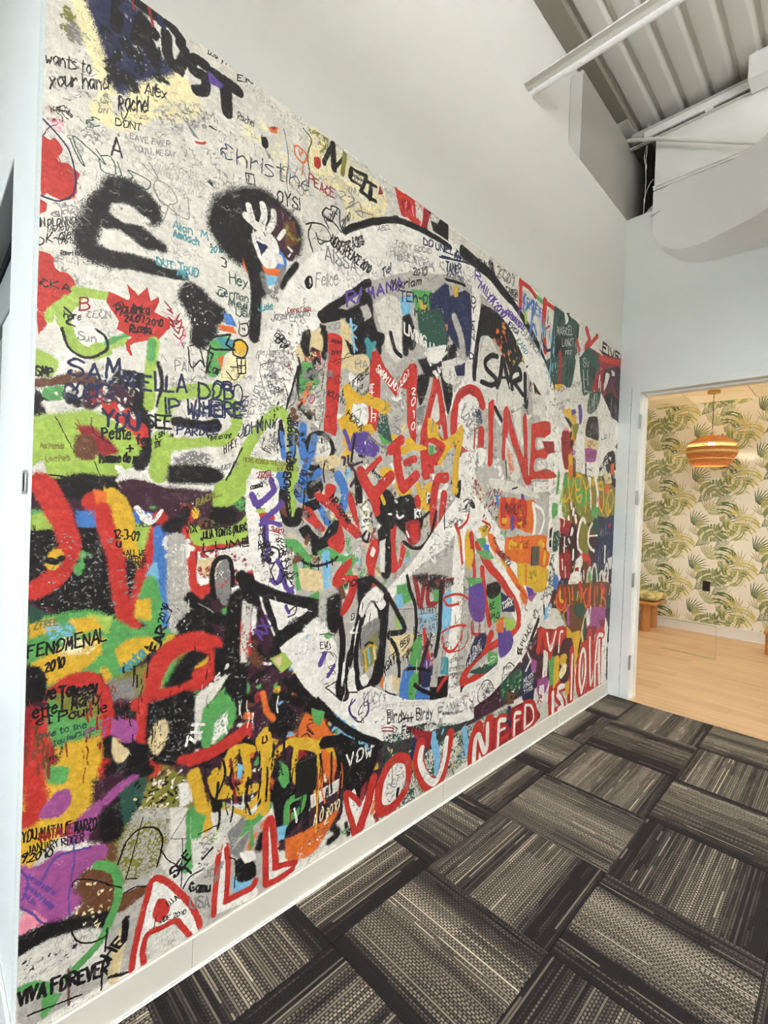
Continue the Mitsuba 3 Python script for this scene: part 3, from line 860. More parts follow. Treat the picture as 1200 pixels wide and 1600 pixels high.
T r 2.2 0.5 231 580 301 567 231 601 300 590|NATALIE
T K 1.4 0.5 207 559 325 537 206 578 324 557|JANUARY ROGER
T K 1.9 0.5 197 543 259 530 197 561 258 548|9,2010
FS M 8 0.03 199 524 239 519 270 531 302 515 340 513 370 501 379 482 366 466 332 461 322 449 304 437 319 407 329 384 315 370 288 358 261 355 234 390 199 442
FS p 10 0.3 198 390 212 413 238 382 248 361 205 366
S P 2 2 0 197 525 210 498 207 463 199 452
S P 2.3 2 0 199 436 225 401 243 372 270 350
S P 1.9 2 0 303 547 303 470 296 386 302 350
S P 2.9 2 0 240 482 261 519 293 522 345 510
T P 1.6 0.5 210 503 263 426 217 509 270 432|we had a lot of
T P 1.6 0.5 207 479 260 394 213 485 267 399|love here today
T P 1.3 0.5 201 467 225 422 207 472 231 427|and joy
FS N 14 0.1 314 420 332 450 367 437 403 395 410 345 385 306 351 299 307 314 302 339 325 359 331 389
FS K 14 0.08 199 359 243 363 302 345 355 324 396 306 376 283 307 308 266 317 227 320 200 317
FS N 8 0.2 415 342 470 335 481 317 438 299 406 306
B C 24 2.3 68 0.5 332 444 404 371 307 336
FS w 8 0.12 200 312 266 317 346 290 377 254 379 178 334 185 283 198 205 221
B E 30 2.2 69 0.6 203 305 356 278 212 236
B K 14 1.9 70 0.5 203 305 337 273 207 271
S g 10.6 4 0 356 457 382 441 408 404 412 355 406 318 391 286 367 243 333 219 296 200
S g 9.6 5 0 200 234 229 224 260 197 261 159 253 138
F g 6 0.1 248 185 284 165 271 141 249 136
S N 3.2 4 0.2 300 219 303 123
T K 3.9 0.5 199 199 392 146 198 233 391 181|VIVA FOREVER
L K 2.3 0.8 0 218 158 331 131
S K 2.2 1 0 304 349 305 310 322 274 352 255 387 251
L K 2.4 1 0 386 271 383 210
L K 2.4 1 0 381 188 376 111
S K 1.9 1 0 304 431 313 443 362 411 420 362
S K 2.1 1 0 426 342 458 345 493 323
S K 2.5 1 0 407 433 427 482 459 503 499 492 523 455 519 407 511 374
L K 1.8 1 0 469 534 430 381 458 369
S K 1.5 1 0 519 420 550 367 595 325
L E 1.7 1 0 596 498 548 437 631 398
L n 1.6 1 0 582 421 584 273
FS T 6 0.1 404 202 418 246 430 215 428 181 421 150 414 107 395 126
S K 10.3 4 0 433 266 430 215
T K 3.6 0.5 399 176 435 212 371 205 410 236|HE
S K 4.1 3 0 395 132 422 120 443 114
FS W 4 0 457 108 473 225 492 335 515 341 552 303 598 226 640 137 635 107 615 116 574 189 544 188 496 198 471 117
FS w 6 0.2 499 123 497 173 544 182 582 146 596 112 546 111
S R 8.8 3 0.03 451 115 463 195 488 301 495 334 515 338 552 300 591 243 633 161 647 119
S R 8 3 0.03 482 109 481 153 491 189 532 186 568 183 588 155 615 109
FS R 3 0.03 517 272 535 265 551 234 543 214 519 209 504 237
T K 1.3 0.5 548 236 579 244 539 252 569 260|ELLA
T K 1.3 0.5 525 205 600 184 525 218 599 197|JOE 2010
S K 1.3 0.6 0 513 231 508 197
T K 3.3 0.5 567 311 613 354 546 338 593 380|SEE
T K 3.3 0.5 596 292 677 350 574 321 655 376|TIE
T E 2.1 0.5 652 267 708 246 651 292 707 271|JO6
T K 3 0.5 610 246 675 213 609 275 673 243|Gamu
T E 2.7 0.5 612 193 673 164 611 227 672 200|USA
S K 2.5 1 0 590 269 609 292 648 298
L K 1.9 1 0 631 411 742 411
FS W 3 0 688 128 696 286 701 351 726 339 732 268 729 152 767 138 828 140 837 106 753 118
S R 9.5 3 0.03 688 128 692 214 699 319 711 357 728 304 731 220 729 152
S R 10.9 3 0.03 729 152 774 148 820 144 831 160
FS K 6 0 762 259 792 265 825 220 830 182 779 209
F W 6 0 792 280 823 264 828 240 800 247
F b 5 0.2 749 211 819 181 812 156 758 164
S K 2.1 1 0 735 287 758 261 758 178
F E 6 0.3 739 299 789 337 808 343 769 270
T E 1 0.5 691 228 718 282 678 238 704 292|James William
T o 1.9 0.5 520 574 531 594 519 593 530 613|JL
F W 3 0.02 1116 2457 1311 2566 1542 2645 1770 2679 2041 2657 2297 2597 2559 2480 2799 2271 2963 2058 3074 1694 3072 1310 2972 977 2815 748 2568 556 2265 433 1974 383 1677 386 1465 420 1312 496 1173 601 1017 752 904 913 823 1077 775 1228 751 1394 747 1557 757 1701 778 1869 820 2047 925 2244
F e 2 0.3 1237 2302 1471 2430 1732 2510 1909 2529 2112 2492 2348 2385 2546 2178 2730 1903 2829 1554 2836 1191 2721 880 2481 722 2191 580 1859 536 1579 560 1358 651 1215 748 1083 902 976 1058 923 1198 885 1353 873 1526 882 1678 911 1836 989 2032 1098 2181
B e 40 13.3 71 0.5 935 2017 2461 2306 918 1176
B W 70 12.2 72 0.4 911 1967 2623 2194 923 1065
B T 30 10.6 73 0.5 884 2003 1480 2281 924 1042
B E 40 8.1 74 0.5 911 1967 2623 2194 923 1065
B T 50 12.8 75 0.5 895 1745 2092 1950 926 997
B N 26 8.8 76 0.5 926 1618 1876 1851 950 1039
B o 26 10 77 0.5 905 1484 1795 1535 981 943
B E 70 11.1 78 0.55 891 1831 2785 2228 950 1039
B K 50 8.2 79 0.5 895 1745 2630 2119 950 1039
B p 14 9.4 80 0.5 952 1621 2361 1782 999 1170
B b 24 8.4 81 0.5 869 1741 1530 1409 954 948
B g 24 8.4 82 0.5 880 1483 1527 1464 954 948
B e 80 12.4 83 0.5 887 1917 2785 2228 950 1039
H E 70 1.3 84 14.7 791 1893 928 2191 821 1733
H E 60 1.2 85 14.5 763 1723 866 1826 774 1436
H e 90 1.5 86 19.4 1007 2242 1463 2572 1193 2188
H E 60 1.6 87 19.1 1315 2484 1933 2585 1472 2414
H E 50 2.4 88 27.9 2785 2228 2977 2102 2786 1273
H E 50 1.4 89 20.2 1272 611 1961 581 1424 460
FS e 6 0.25 1059 1095 1551 1043 1939 906 1858 542 1579 566 1376 649 1214 753 1098 899 1033 1028
FS C 10 0.45 949 2727 1023 2725 1104 2701 1305 2683 1287 2573 1155 2505 1112 2525 1080 2572 992 2581 936 2603
B o 12 5 90 0.5 931 2717 1006 2686 985 2741
S T 16.2 8 0.5 1077 2617 1152 2568 1264 2554
S E 1.7 0.6 0 840 2663 859 2590 859 2491 864 2466
S K 1.9 0.6 0 914 2707 951 2684 935 2625 946 2579
S E 1.8 0.8 0 838 2495 837 2529 857 2546
S E 1.8 0.8 0 894 2559 887 2520 923 2502 919 2478 897 2489
S E 1.8 0.6 0 920 2566 939 2532 932 2492
S O 3.1 1 0 883 2628 888 2599 919 2590 931 2622 900 2634 883 2628
S O 2.1 1 0 900 2620 905 2608 913 2623
S O 2.5 1 0 919 2594 916 2549
S e 2.4 1 0 898 2676 911 2673 903 2657
FS K 2 0 757 2588 775 2595 785 2576 776 2559 763 2564
S E 5.5 2 0.3 784 2549 790 2539
FS R 2 0 962 2632 984 2644 992 2626 982 2605 965 2607
F O 4 0.3 785 2631 816 2649 813 2630 793 2622
F r 4 0.3 793 2636 808 2645 804 2636
S o 9.6 5 0.5 986 2719 1024 2718 997 2666
L K 9 2 0.25 1006 2637 1041 2724
L K 13.2 2 0.25 1041 2724 1051 2642
L K 6.9 2 0.3 1056 2648 1101 2715
L o 10.4 2 0.3 1098 2717 1091 2644
L K 9.7 2 0.2 1131 2684 1127 2650
L K 7 2 0.2 1131 2684 1206 2695
L K 6.2 2 0.3 1133 2641 1192 2647
L K 5.6 2 0.3 1132 2662 1180 2669
L K 8.9 2 0.25 1206 2691 1182 2622
S w 2.2 1 0 1141 2682 1148 2653 1163 2681 1180 2661
T E 1.6 0.5 1143 2643 1197 2654 1142 2674 1195 2685|VOY
L K 6.8 2 0.2 1207 2675 1260 2681
L K 10.7 2 0.2 1233 2676 1229 2620
L K 7.2 2 0.2 1193 2623 1261 2623
F r 2 0 1280 2692 1299 2671 1273 2658
T r 2.6 0.5 946 2535 1056 2536 945 2568 1055 2566|PEACE
T E 1.9 0.5 1081 2549 1153 2552 1079 2582 1151 2586|22
S E 2.3 1 0 1119 2599 1152 2575 1112 2525 1173 2578 1197 2532 1164 2541 1252 2565
S e 2.3 1 0 1047 2625 1062 2617 1048 2602
T E 1.6 0.5 1120 2591 1172 2601 1118 2614 1171 2625|YNU
T K 2.4 0.5 825 2415 913 2425 824 2455 911 2466|OYS!
FS R 4 0.15 1363 2731 1427 2734 1579 2752 1563 2652 1515 2631 1446 2645 1413 2639 1385 2687
S r 4 2 0 1410 2691 1431 2665 1456 2703 1429 2708 1410 2691
D p 6 2.6 91 61 1429 2708 1537 2724 1430 2691
F w 4 0.4 1492 2730 1544 2734 1547 2673 1498 2669
S r 17.9 4 0.2 1559 2724 1556 2649
F K 5 0.3 1580 2734 1716 2749 1722 2663 1614 2665
F w 4 0.4 1595 2732 1655 2735 1641 2706 1589 2701
S K 2.8 1 0 1096 2432 1055 2452 1007 2453 1020 2486 1044 2489 1048 2506 1083 2507 1085 2465 1101 2434
S K 2.5 1 0 1017 2443 1037 2421 1007 2461 1046 2448 1064 2487
T K 2.3 0.5 1022 2434 1074 2484 1021 2453 1073 2503|XXX
T K 1.9 0.5 1096 2447 1135 2496 1094 2473 1133 2522|2010
S K 2.5 1 0 941 2393 972 2411 1018 2420 1048 2395 1035 2374 992 2364 982 2382
S K 2.7 1 0 963 2403 951 2361 972 2311
S K 2.1 1 0 988 2362 1002 2349 1030 2372
S K 1.3 1 0 1000 2397 1008 2402
T K 3.1 0.5 1045 2371 1241 2333 1058 2409 1255 2368|UOSE+PEACE 2010
T K 2 0.5 1107 2383 1201 2453 1106 2400 1201 2470|Jean & Marie
T K 2 0.5 1135 2377 1208 2435 1134 2394 1207 2452|3-19-2010
T E 3.1 0.5 1028 2303 1176 2312 1026 2355 1173 2357|AISSA
T E 1.9 0.5 991 2198 1086 2232 989 2243 1083 2278|Felice
S K 3.3 1 0 958 2216 947 2197 953 2181 965 2182 975 2200 969 2219 958 2216
L K 2.3 0.5 0 960 2217 962 2182
L K 1.8 0.5 0 961 2201 951 2184
L K 2.5 0.5 0 961 2201 971 2190
F K 1 0.3 958 2216 948 2198 953 2181 962 2182
FS K 22 0.05 617 2319 663 2363 726 2404 786 2420 850 2402 902 2383 921 2334 906 2277 864 2281 830 2309 777 2245 757 2170 720 2169 670 2176 635 2200 604 2243
FS v 5 0.25 795 2390 851 2396 894 2372 913 2323 890 2249 848 2254 823 2278 813 2323
F N 5 0.35 852 2361 893 2380 905 2312 864 2281
B o 6 4.9 92 0.4 852 2368 902 2376 863 2309
FS B 3 0.1 823 2265 857 2250 866 2218 834 2192 817 2220
FS O 3 0.1 779 2185 834 2199 859 2187 835 2171 796 2164
F b 5 0.2 788 2161 851 2177 856 2165 797 2130
F O 5 0.3 712 2186 734 2174 728 2152 713 2160
S K 19.3 6 0.1 726 2198 747 2152 760 2103 762 2036 758 1953
S K 11.6 6 0.15 908 2241 876 2193 853 2146
S E 9.3 5 0.4 780 2158 798 2116 834 2097
S E 8.6 5 0.4 858 2208 829 2120
S W 10.9 2 0 722 2352 736 2322
S W 11.3 2 0 772 2379 777 2348 771 2311
S W 11.3 2 0 811 2374 811 2342 794 2307
S W 7.5 2 0 857 2332 834 2297
S W 12.4 3 0 718 2317 752 2303 783 2296
FS W 3 0.04 737 2269 767 2296 806 2299 831 2275 837 2242 826 2203 791 2186 763 2213 747 2240
F n 3 0 754 2256 796 2257 774 2220
F w 3 0.3 816 2248 849 2247 858 2222 833 2220
S w 4.5 2 0 872 2284 885 2279
S w 2.6 2 0 873 2256 881 2267
B K 18 2.6 93 0.5 611 2322 906 2486 609 2176
S K 13.3 4 0.05 1111 2442 1167 2486 1253 2541 1346 2590 1434 2618 1543 2634 1645 2641 1739 2641
S K 8.2 4 0.2 1265 2538 1382 2616
S K 14.8 4 0.08 1014 2100 1051 2135 1128 2199 1210 2276 1243 2300
FS K 4 0.05 1004 2097 1070 2141 1130 2156 1141 2140 1101 2112 1062 2096 1024 2077
T P 5.4 0.5 1135 2174 1430 2349 1132 2222 1427 2388|RAMANA
T K 3.1 0.5 1361 2312 1549 2401 1359 2350 1548 2432|Myriam
T K 2.7 0.5 1492 2422 1582 2455 1491 2450 1580 2484|2010
T n 2.5 0.5 1311 2346 1357 2389 1309 2376 1356 2419|Tiel
T n 3.4 0.5 1553 2578 2060 2664 1551 2605 2058 2692|DO UNIEL CIXI CEREAL
L n 3.9 0.8 0 1680 2578 1743 2593
T E 1.8 0.5 1376 2496 1605 2558 1375 2517 1604 2580|TONY SODIO
T e 2.2 0.5 1354 2448 1455 2488 1352 2482 1453 2523|PIERRE
T E 1.8 0.5 1379 2449 1624 2499 1378 2475 1622 2527|HOSE AT ROK
T e 1.9 0.5 1570 2413 1736 2443 1569 2435 1735 2466|conf
T E 1.7 0.5 1278 2514 1348 2554 1277 2532 1347 2572|ABEL
T E 1.8 0.5 817 2022 968 2086 816 2045 967 2111|Jasmine mums
T r 1.4 0.5 881 2070 972 2102 880 2085 971 2118|Dana Louis
T t 2 0.5 770 2038 820 2061 769 2058 819 2082|Jude
T D 1.6 0.5 668 2026 733 2033 668 2047 732 2056|Med
T D 1.6 0.5 694 2001 752 2016 693 2027 751 2042|USA
S K 1.9 1 0 833 1978 843 1990 853 1983 843 1972 833 1978
S K 1.9 1 0 850 1975 859 1988 870 1981 860 1969 850 1975
S K 1.9 1 0 838 1961 847 1974 858 1967 848 1956 838 1961
S K 1.9 1 0 858 1967 868 1979 878 1972 869 1961 858 1967
S K 2.4 1 0 861 1957 857 1945 886 1960 877 1951
FS K 8 0.15 1211 2260 1257 2243 1273 2164 1312 2091 1315 2040 1254 2091 1207 2127 1184 2153
FS K 8 0.25 1130 2152 1204 2192 1243 2072 1212 2014 1157 2032
S b 6.5 2 0 1158 2129 1167 2051 1190 2025
S b 3.7 1 0 1148 2110 1186 2113 1165 2083 1193 2066
FS T 8 0.3 1112 2115 1154 2096 1179 2022 1140 1948 1119 1959
FS t 5 0.15 1221 2066 1265 2103 1289 2076 1268 2036 1282 1998 1247 1998
F e 6 0.2 1204 2192 1236 2211 1261 2177 1228 2150
S K 22.1 8 0.3 1366 2236 1382 2171
FS w 8 0.2 1270 2222 1351 2283 1427 2273 1462 2131 1415 2030 1336 2097 1309 2158
S K 20 8 0.2 1457 2220 1464 2087
S K 10 3 0.2 1371 2141 1399 2079 1439 2063
F b 5 0.15 1419 2297 1491 2330 1482 2246 1436 2240
F g 8 0.25 1489 2357 1615 2391 1666 2303 1537 2253
F Y 6 0.4 1532 2335 1605 2312 1564 2280
FS n 8 0.3 1617 2373 1735 2462 1751 2210 1672 2208 1608 2266
T n 3.7 0.5 1420 2288 1717 2368 1418 2327 1714 2410|TEh-OOSC
T n 4.2 0.5 1516 2256 1689 2310 1514 2289 1687 2344|Holland
T W 4.5 0.5 1460 2158 1594 2144 1458 2202 1591 2181|LIVING
T W 4.8 0.5 1624 2128 1709 2120 1621 2180 1706 2168|LIFE
T E 1.5 0.5 1054 2063 1103 2077 1053 2085 1102 2100|KIO
FS K 6 0.1 944 2020 970 2035 981 1993 978 1955 947 1954
F K 5 0.1 1015 2070 1039 2070 1048 1972 1025 1959
F T 5 0.2 980 2030 1016 2055 1025 1966 983 1956
S o 3.9 4 0.4 929 1957 962 2025
T O 2.6 0.5 978 1955 1025 1951 977 1984 1024 1981|WE ARE
T r 1.9 0.5 949 1910 1022 1927 947 1935 1020 1953|REN
F g 5 0.3 931 1899 984 1926 1005 1885 951 1844
FS K 8 0.1 940 2014 973 2010 981 1954 954 1938 935 1964
FS K 6 0.05 1019 2041 1048 2049 1049 1962 1032 1953 1022 1987
FS T 6 0.2 979 2012 1020 2032 1025 1983 987 1951 975 1975
FS T 6 0.4 926 1975 954 1938 981 1945 966 1923 923 1935
F K 6 0.1 1136 2046 1168 2035 1202 2010 1163 2000
FS K 6 0.08 1191 2090 1320 2127 1336 2100 1309 2067 1286 2087 1246 2056 1235 2013 1201 2024
S b 4 2 0 1163 2072 1174 2046 1179 2014
S t 14.3 5 0.3 1246 2071 1261 2045 1269 2017
FS T 8 0.3 1124 2028 1163 1995 1242 2015 1258 1964 1192 1943 1134 1954
FS g 6 0.3 934 1907 966 1923 978 1899 1019 1867 992 1834 939 1810 932 1849
F K 6 0.3 965 1892 1001 1882 991 1866 968 1870
FS O 6 0.4 969 1848 991 1857 981 1832 961 1783 935 1765 955 1809
F p 4 0.4 976 1809 998 1817 1005 1791 989 1779
F K 4 0.3 924 1900 934 1907 934 1787 927 1830
T r 1.8 0.5 986 1964 1020 1957 985 1982 1019 1975|WE ARE
T r 1.8 0.5 955 1923 1021 1946 955 1936 1020 1959|EVERY
T r 1.4 0.5 990 1884 1045 1924 989 1906 1044 1947|SEX
T n 1.1 0.5 938 1815 1008 1842 938 1826 1008 1854|SWEET
T K 1.1 0.5 938 1834 969 1848 937 1845 969 1858|WIE
S K 1.1 1 0 840 1977 854 1992 864 1984 855 1969 840 1977
S K 1.1 1 0 855 1973 867 1981 870 1969 855 1962 855 1973
S K 1.1 1 0 836 1963 848 1971 850 1961 838 1956 836 1963
S K 1.5 1 0 856 1952 869 1945 886 1958 868 1955 891 1965
S K 1.2 1 0 835 1739 799 1796 783 1858 805 1884 863 1896 905 1873 925 1825 919 1776 889 1746
T K 1.2 0.5 798 1831 841 1836 797 1850 840 1855|Anet
T K 1.3 0.5 816 1805 875 1798 815 1822 874 1815|Prague
T K 1.3 0.5 824 1784 904 1773 823 1800 903 1790|a Filip
S K 1.2 1 0 855 1841 863 1830 873 1845 865 1847 863 1840 855 1843 855 1840
T E 0.8 0.5 816 1858 872 1870 815 1869 871 1882|Oumar
L K 3.9 2 0.2 930 1897 889 1753
L K 1.1 0.8 0 934 1783 1037 1839
L K 0.8 0.5 0 911 1849 957 1872
H r 14 0.9 94 10.3 881 1937 923 1939 879 1881
T E 1 0.5 772 1901 877 1927 772 1913 876 1940|ERT LIEBERTE
H E 40 0.8 95 9.9 768 1896 882 1929 774 1864
H E 40 0.8 96 9 775 1824 811 1748 774 1725
FS R 2 0.02 1051 2045 1074 2054 1104 2056 1120 2041 1117 1974 1113 1868 1107 1763 1104 1689 1079 1690 1052 1696 1051 1753 1054 1847 1056 1940 1057 1996
T K 1.2 0.5 1067 2022 1112 2025 1071 2035 1116 2038|Lou is here
T K 1.4 0.5 1072 1977 1119 1994 1071 1991 1119 2008|Brink
S K 1.2 1 0 1079 1950 1102 1966 1176 1998 1150 2001 1127 1972 1097 1950
S r 1.7 1 0 1061 1890 1081 1913 1094 1879 1112 1897 1093 1902 1089 1873
T r 1.6 0.5 1062 1872 1119 1879 1060 1899 1117 1907|KO
T K 1.9 0.5 1056 1824 1170 1797 1066 1846 1179 1817|KUTNA-
T K 1.9 0.5 1149 1769 1229 1720 1164 1793 1243 1741|HORA
H r 16 1.2 97 14 1061 1820 1109 1820 1055 1707
B E 16 4.1 98 0.5 1000 1781 1038 1825 998 1708
B w 20 4.5 99 0.4 994 1780 1044 1808 998 1690
L K 1.1 0.5 0 1043 1845 1042 1724
L K 0.9 0.5 0 995 1771 1045 1790
L K 1 0.5 0 995 1762 1008 1728 1041 1747
L K 1 0.5 0 1008 1728 1036 1733 1032 1704
S K 1.3 1 0 987 1820 971 1803 989 1784 1004 1810 993 1816 982 1801
F R 2 0.02 1271 2037 1292 2048 1314 2038 1349 1995 1404 1955 1427 1944 1460 2005 1494 2034 1527 2037 1530 1921 1520 1797 1546 1712 1525 1715 1492 1793 1480 1933 1452 1933 1415 1888 1375 1917 1325 1958 1323 1901 1320 1792 1312 1734 1284 1730 1262 1748 1264 1849 1265 1960
T W 2.8 0.5 1293 1969 1430 1901 1310 1996 1447 1927|SMI4H LiNDY
T W 2.8 0.5 1279 1892 1282 1766 1278 1912 1281 1786|EDH
T W 2.3 0.5 1269 1875 1290 1879 1268 1905 1289 1910|E
T W 2.3 0.5 1284 1797 1305 1800 1282 1827 1303 1831|L
T W 2.3 0.5 1282 1766 1304 1769 1281 1791 1303 1795|H
T W 3 0.5 1444 1936 1496 1996 1442 1963 1495 2024|LIDY
T K 2.4 0.5 1128 1838 1259 1949 1127 1864 1257 1972|BE FREE
T K 1.7 0.5 1171 1836 1228 1887 1170 1854 1227 1905|Luka
T K 1.7 0.5 1204 1828 1262 1879 1203 1845 1261 1897|Vigd
T E 2 0.5 1188 1952 1251 1972 1187 1981 1249 2002|HA
S K 1.9 1 0 1251 1957 1267 1996 1262 2010
F Y 6 0.08 1131 1872 1156 1889 1183 1868 1230 1852 1263 1869 1320 1859 1371 1858 1391 1830 1352 1803 1307 1821 1258 1828 1198 1824 1193 1787 1174 1774 1209 1740 1283 1751 1302 1728 1271 1708 1190 1707 1176 1681 1182 1618 1150 1610 1125 1612 1142 1653 1146 1692 1126 1718 1113 1744 1149 1769 1147 1817
FS W 4 0.15 1185 1815 1251 1824 1262 1758 1215 1741 1181 1770
S E 1.5 1 0 1199 1793 1225 1802 1214 1760 1194 1777
T K 2.2 0.5 1152 1768 1229 1720 1166 1790 1243 1741|HORA
FS D 8 0.4 1323 1793 1359 1804 1385 1745 1402 1699 1358 1694 1319 1735
F g 6 0.3 1327 1716 1395 1693 1351 1682
S K 1.2 1 0 1399 1757 1422 1766 1454 1749 1431 1735 1400 1747
L E 0.8 0.5 0 1350 1839 1448 1856
S E 1.6 0.6 0 1445 1910 1473 1844 1467 1811
H E 30 1.1 100 15.8 1333 1882 1478 1889 1392 1746
S P 9.4 3 0.1 1146 1706 1163 1679 1181 1642 1191 1688
FS P 10 0.35 1191 1703 1257 1717 1293 1696 1330 1664 1303 1631 1261 1631 1220 1637 1199 1659
S P 6 3 0 1218 1686 1260 1656
S E 5.6 8 0.4 1272 1698 1359 1668 1389 1671
F W 1 0 1248 1680 1255 1684 1257 1671 1251 1671
S K 5.8 3 0.3 1197 1699 1188 1619 1184 1579
S v 6.2 3 0 1126 1605 1151 1605 1149 1581
S v 5.1 3 0.2 1169 1617 1177 1578 1242 1599
S v 6.1 4 0.2 1184 1579 1212 1542 1188 1501
S K 9.9 4 0.03 988 1557 980 1597 978 1642 999 1672 1038 1684 1074 1668 1094 1637 1083 1599 1049 1567 1010 1555 993 1553
FS w 4 0.2 1028 1662 1069 1658 1082 1627 1060 1596 1020 1583 1024 1629
T E 1.4 0.5 1023 1648 1075 1649 1022 1666 1074 1668|CUP
T E 1.4 0.5 1036 1608 1076 1635 1035 1631 1075 1659|WILL
FS T 6 0.35 1025 1593 1095 1609 1155 1644 1131 1613 1121 1573 1050 1558
F e 6 0.3 1118 1631 1155 1654 1125 1612 1107 1610
S G 18.9 5 0.03 661 1464 709 1493 744 1523 739 1577 770 1635 807 1688 853 1731 878 1728
S G 17.4 4 0.03 878 1728 901 1695 911 1653 918 1595 925 1544 923 1485 922 1397
S G 17.7 4 0.03 732 1556 781 1553 844 1549 912 1543
FS w 4 0.1 779 1601 808 1654 855 1696 858 1618 843 1580 772 1580
H E 24 1.4 101 13.9 786 1630 855 1681 796 1576
T o 1.7 0.5 736 1555 894 1553 735 1568 893 1567|HERE COMES THE SUN
T o 1.8 0.5 861 1536 908 1536 861 1549 907 1549|KING
L K 1.4 1 0 796 1527 833 1533
L r 2.3 1 0 792 1506 796 1526
L r 2.3 1 0 800 1506 804 1526
L r 2.3 1 0 808 1507 812 1527
L r 2.3 1 0 816 1507 820 1527
L r 2.4 1 0 823 1508 827 1528
L r 2.4 1 0 831 1509 835 1529
L K 2.4 1 0 731 1596 681 1491
S K 1.5 1 0 809 1640 802 1604 835 1587
S K 8.5 4 0 867 1698 877 1663
S B 10.1 3 0.1 871 1659 879 1613 884 1585
S B 14.1 5 0.2 870 1518 888 1491 893 1469
F B 5 0.2 866 1525 895 1535 907 1455 878 1440
S B 13 3 0.15 911 1653 918 1595
S B 16.1 4 0.12 958 1696 957 1622 972 1586
S B 14.1 4 0.12 1010 1666 998 1611 973 1549 953 1487
S B 14.8 4 0.1 1034 1542 993 1512 967 1481
S B 16.9 4 0.2 949 1487 950 1457 978 1440
T K 3.3 0.5 913 1408 912 1734 887 1407 890 1730|DOMO@gan waagh
T n 2.6 0.5 955 1450 983 1542 928 1456 957 1546|09/6/10
T n 2.6 0.5 934 1641 934 1730 913 1639 915 1727|26/6/2010
S K 18.2 5 0.05 885 1454 892 1404 910 1367 945 1368 953 1398
F N 6 0.3 870 1425 891 1426 901 1382 884 1396
S B 20.4 4 0.1 1124 1537 1151 1499 1159 1450 1145 1409
S B 13.5 4 0.2 1045 1415 1066 1384 1086 1361
S B 10.3 4 0.1 1008 1498 1040 1515
FS K 3 0.02 955 1338 991 1353 1020 1322 1059 1306 1087 1345 1137 1369 1144 1320 1120 1289 1071 1266 1052 1248 1019 1249 1008 1292 975 1308
FS K 5 0.1 984 1504 1040 1515 1052 1477 1006 1444 986 1459
F K 5 0.2 969 1428 1034 1446 1045 1415 1008 1399
FS R 2 0.02 1080 1506 1108 1500 1113 1480 1102 1456 1134 1425 1167 1394 1196 1361 1247 1328 1248 1307 1226 1299 1192 1320 1148 1353 1105 1401 1064 1423 1034 1438 1014 1460 1033 1472 1062 1462 1065 1494
FS R 2 0.02 1179 1480 1202 1460 1221 1403 1241 1336 1212 1369 1194 1402 1175 1443
FS R 2 0.02 970 1413 998 1414 1027 1384 1067 1345 1063 1329 1039 1330 1000 1360 971 1383
FS R 2 0.02 1137 1369 1160 1320 1165 1271 1143 1244 1112 1249 1085 1286 1099 1305 1129 1321
T K 2.8 0.5 1087 1451 1180 1357 1105 1467 1198 1372|NR Sophie
T K 2.6 0.5 971 1387 997 1379 970 1405 996 1398|16
FS W 5 0.2 1217 1486 1251 1471 1289 1404 1281 1327 1258 1336 1243 1403
B K 22 3.8 102 0.35 1194 1509 1285 1489 1237 1303
B o 12 5.1 103 0.5 1240 1470 1287 1438 1244 1386
S K 5.4 2 0 1276 1327 1260 1302 1283 1285 1293 1319
S W 2.6 1 0 1211 1490 1219 1478
FS g 4 0.08 905 1302 948 1297 986 1262 1016 1215 999 1170 978 1224 932 1264 905 1280
S g 12.2 3 0.2 1016 1199 1020 1122
FS g 5 0.25 1042 1252 1091 1266 1153 1239 1197 1221 1144 1215 1073 1227
FS T 6 0.15 962 1195 1017 1191 1096 1162 1098 1114 983 1125
S g 8.6 4 0.3 943 1219 964 1127
F g 4 0.1 1012 1092 1049 1111 1080 1077 1022 1068
FS b 6 0.35 1062 1243 1092 1250 1109 1097 1102 1018 1079 1085
S K 4.8 2 0 951 1241 997 1212 1054 1205 1113 1217 1133 1232
S K 2.7 1 0 978 1231 981 1208
S K 2.8 1 0 1011 1219 1014 1196
S K 2.9 1 0 1044 1215 1047 1191
S K 2.9 1 0 1083 1220 1086 1196
S K 3 1 0 1108 1227 1111 1203
FS D 10 0.25 958 1068 1060 1071 1099 1082 1149 1110 1145 980 953 986
F N 8 0.2 1108 1113 1159 1133 1183 1073 1121 1056
B K 24 6.2 104 0.4 967 1074 1160 1092 954 963
B e 14 4.7 105 0.4 967 1074 1160 1092 954 963
FS g 6 0.3 1154 1223 1218 1236 1200 1154 1181 1106 1157 1158
FS R 2 0.02 1210 1228 1199 1188 1163 1157 1147 1158 1222 1157 1245 1134 1226 1069 1196 1022 1165 1002 1153 1020 1178 1057 1197 1105 1191 1130 1128 1112 1117 1137 1126 1168 1160 1206
T K 2.5 0.5 1172 1116 1233 1118 1171 1137 1232 1140|WIO
FS R 2 0.02 1318 1292 1355 1292 1356 1256 1336 1188 1332 1144 1341 1091 1323 1089 1302 1147 1282 1208 1286 1242 1301 1276
F W 1.5 0 1314 1267 1335 1248 1322 1223 1304 1232
FS R 2 0.02 1426 1366 1452 1353 1444 1271 1469 1170 1438 1150 1423 1173 1412 1263 1405 1326
FS R 2 0.1 1483 1279 1512 1242 1489 1178 1469 1170 1479 1225
FS K 8 0.2 1341 1327 1400 1362 1424 1155 1375 1141 1358 1230
F w 5 0.3 1355 1283 1385 1291 1386 1158 1362 1160
S R 5.6 2 0 1317 1318 1295 1284
FS K 8 0.1 1284 1506 1393 1495 1447 1443 1504 1390 1451 1371 1415 1335 1338 1370 1299 1438
FS K 10 0.1 1396 1442 1526 1483 1618 1372 1565 1296 1452 1353
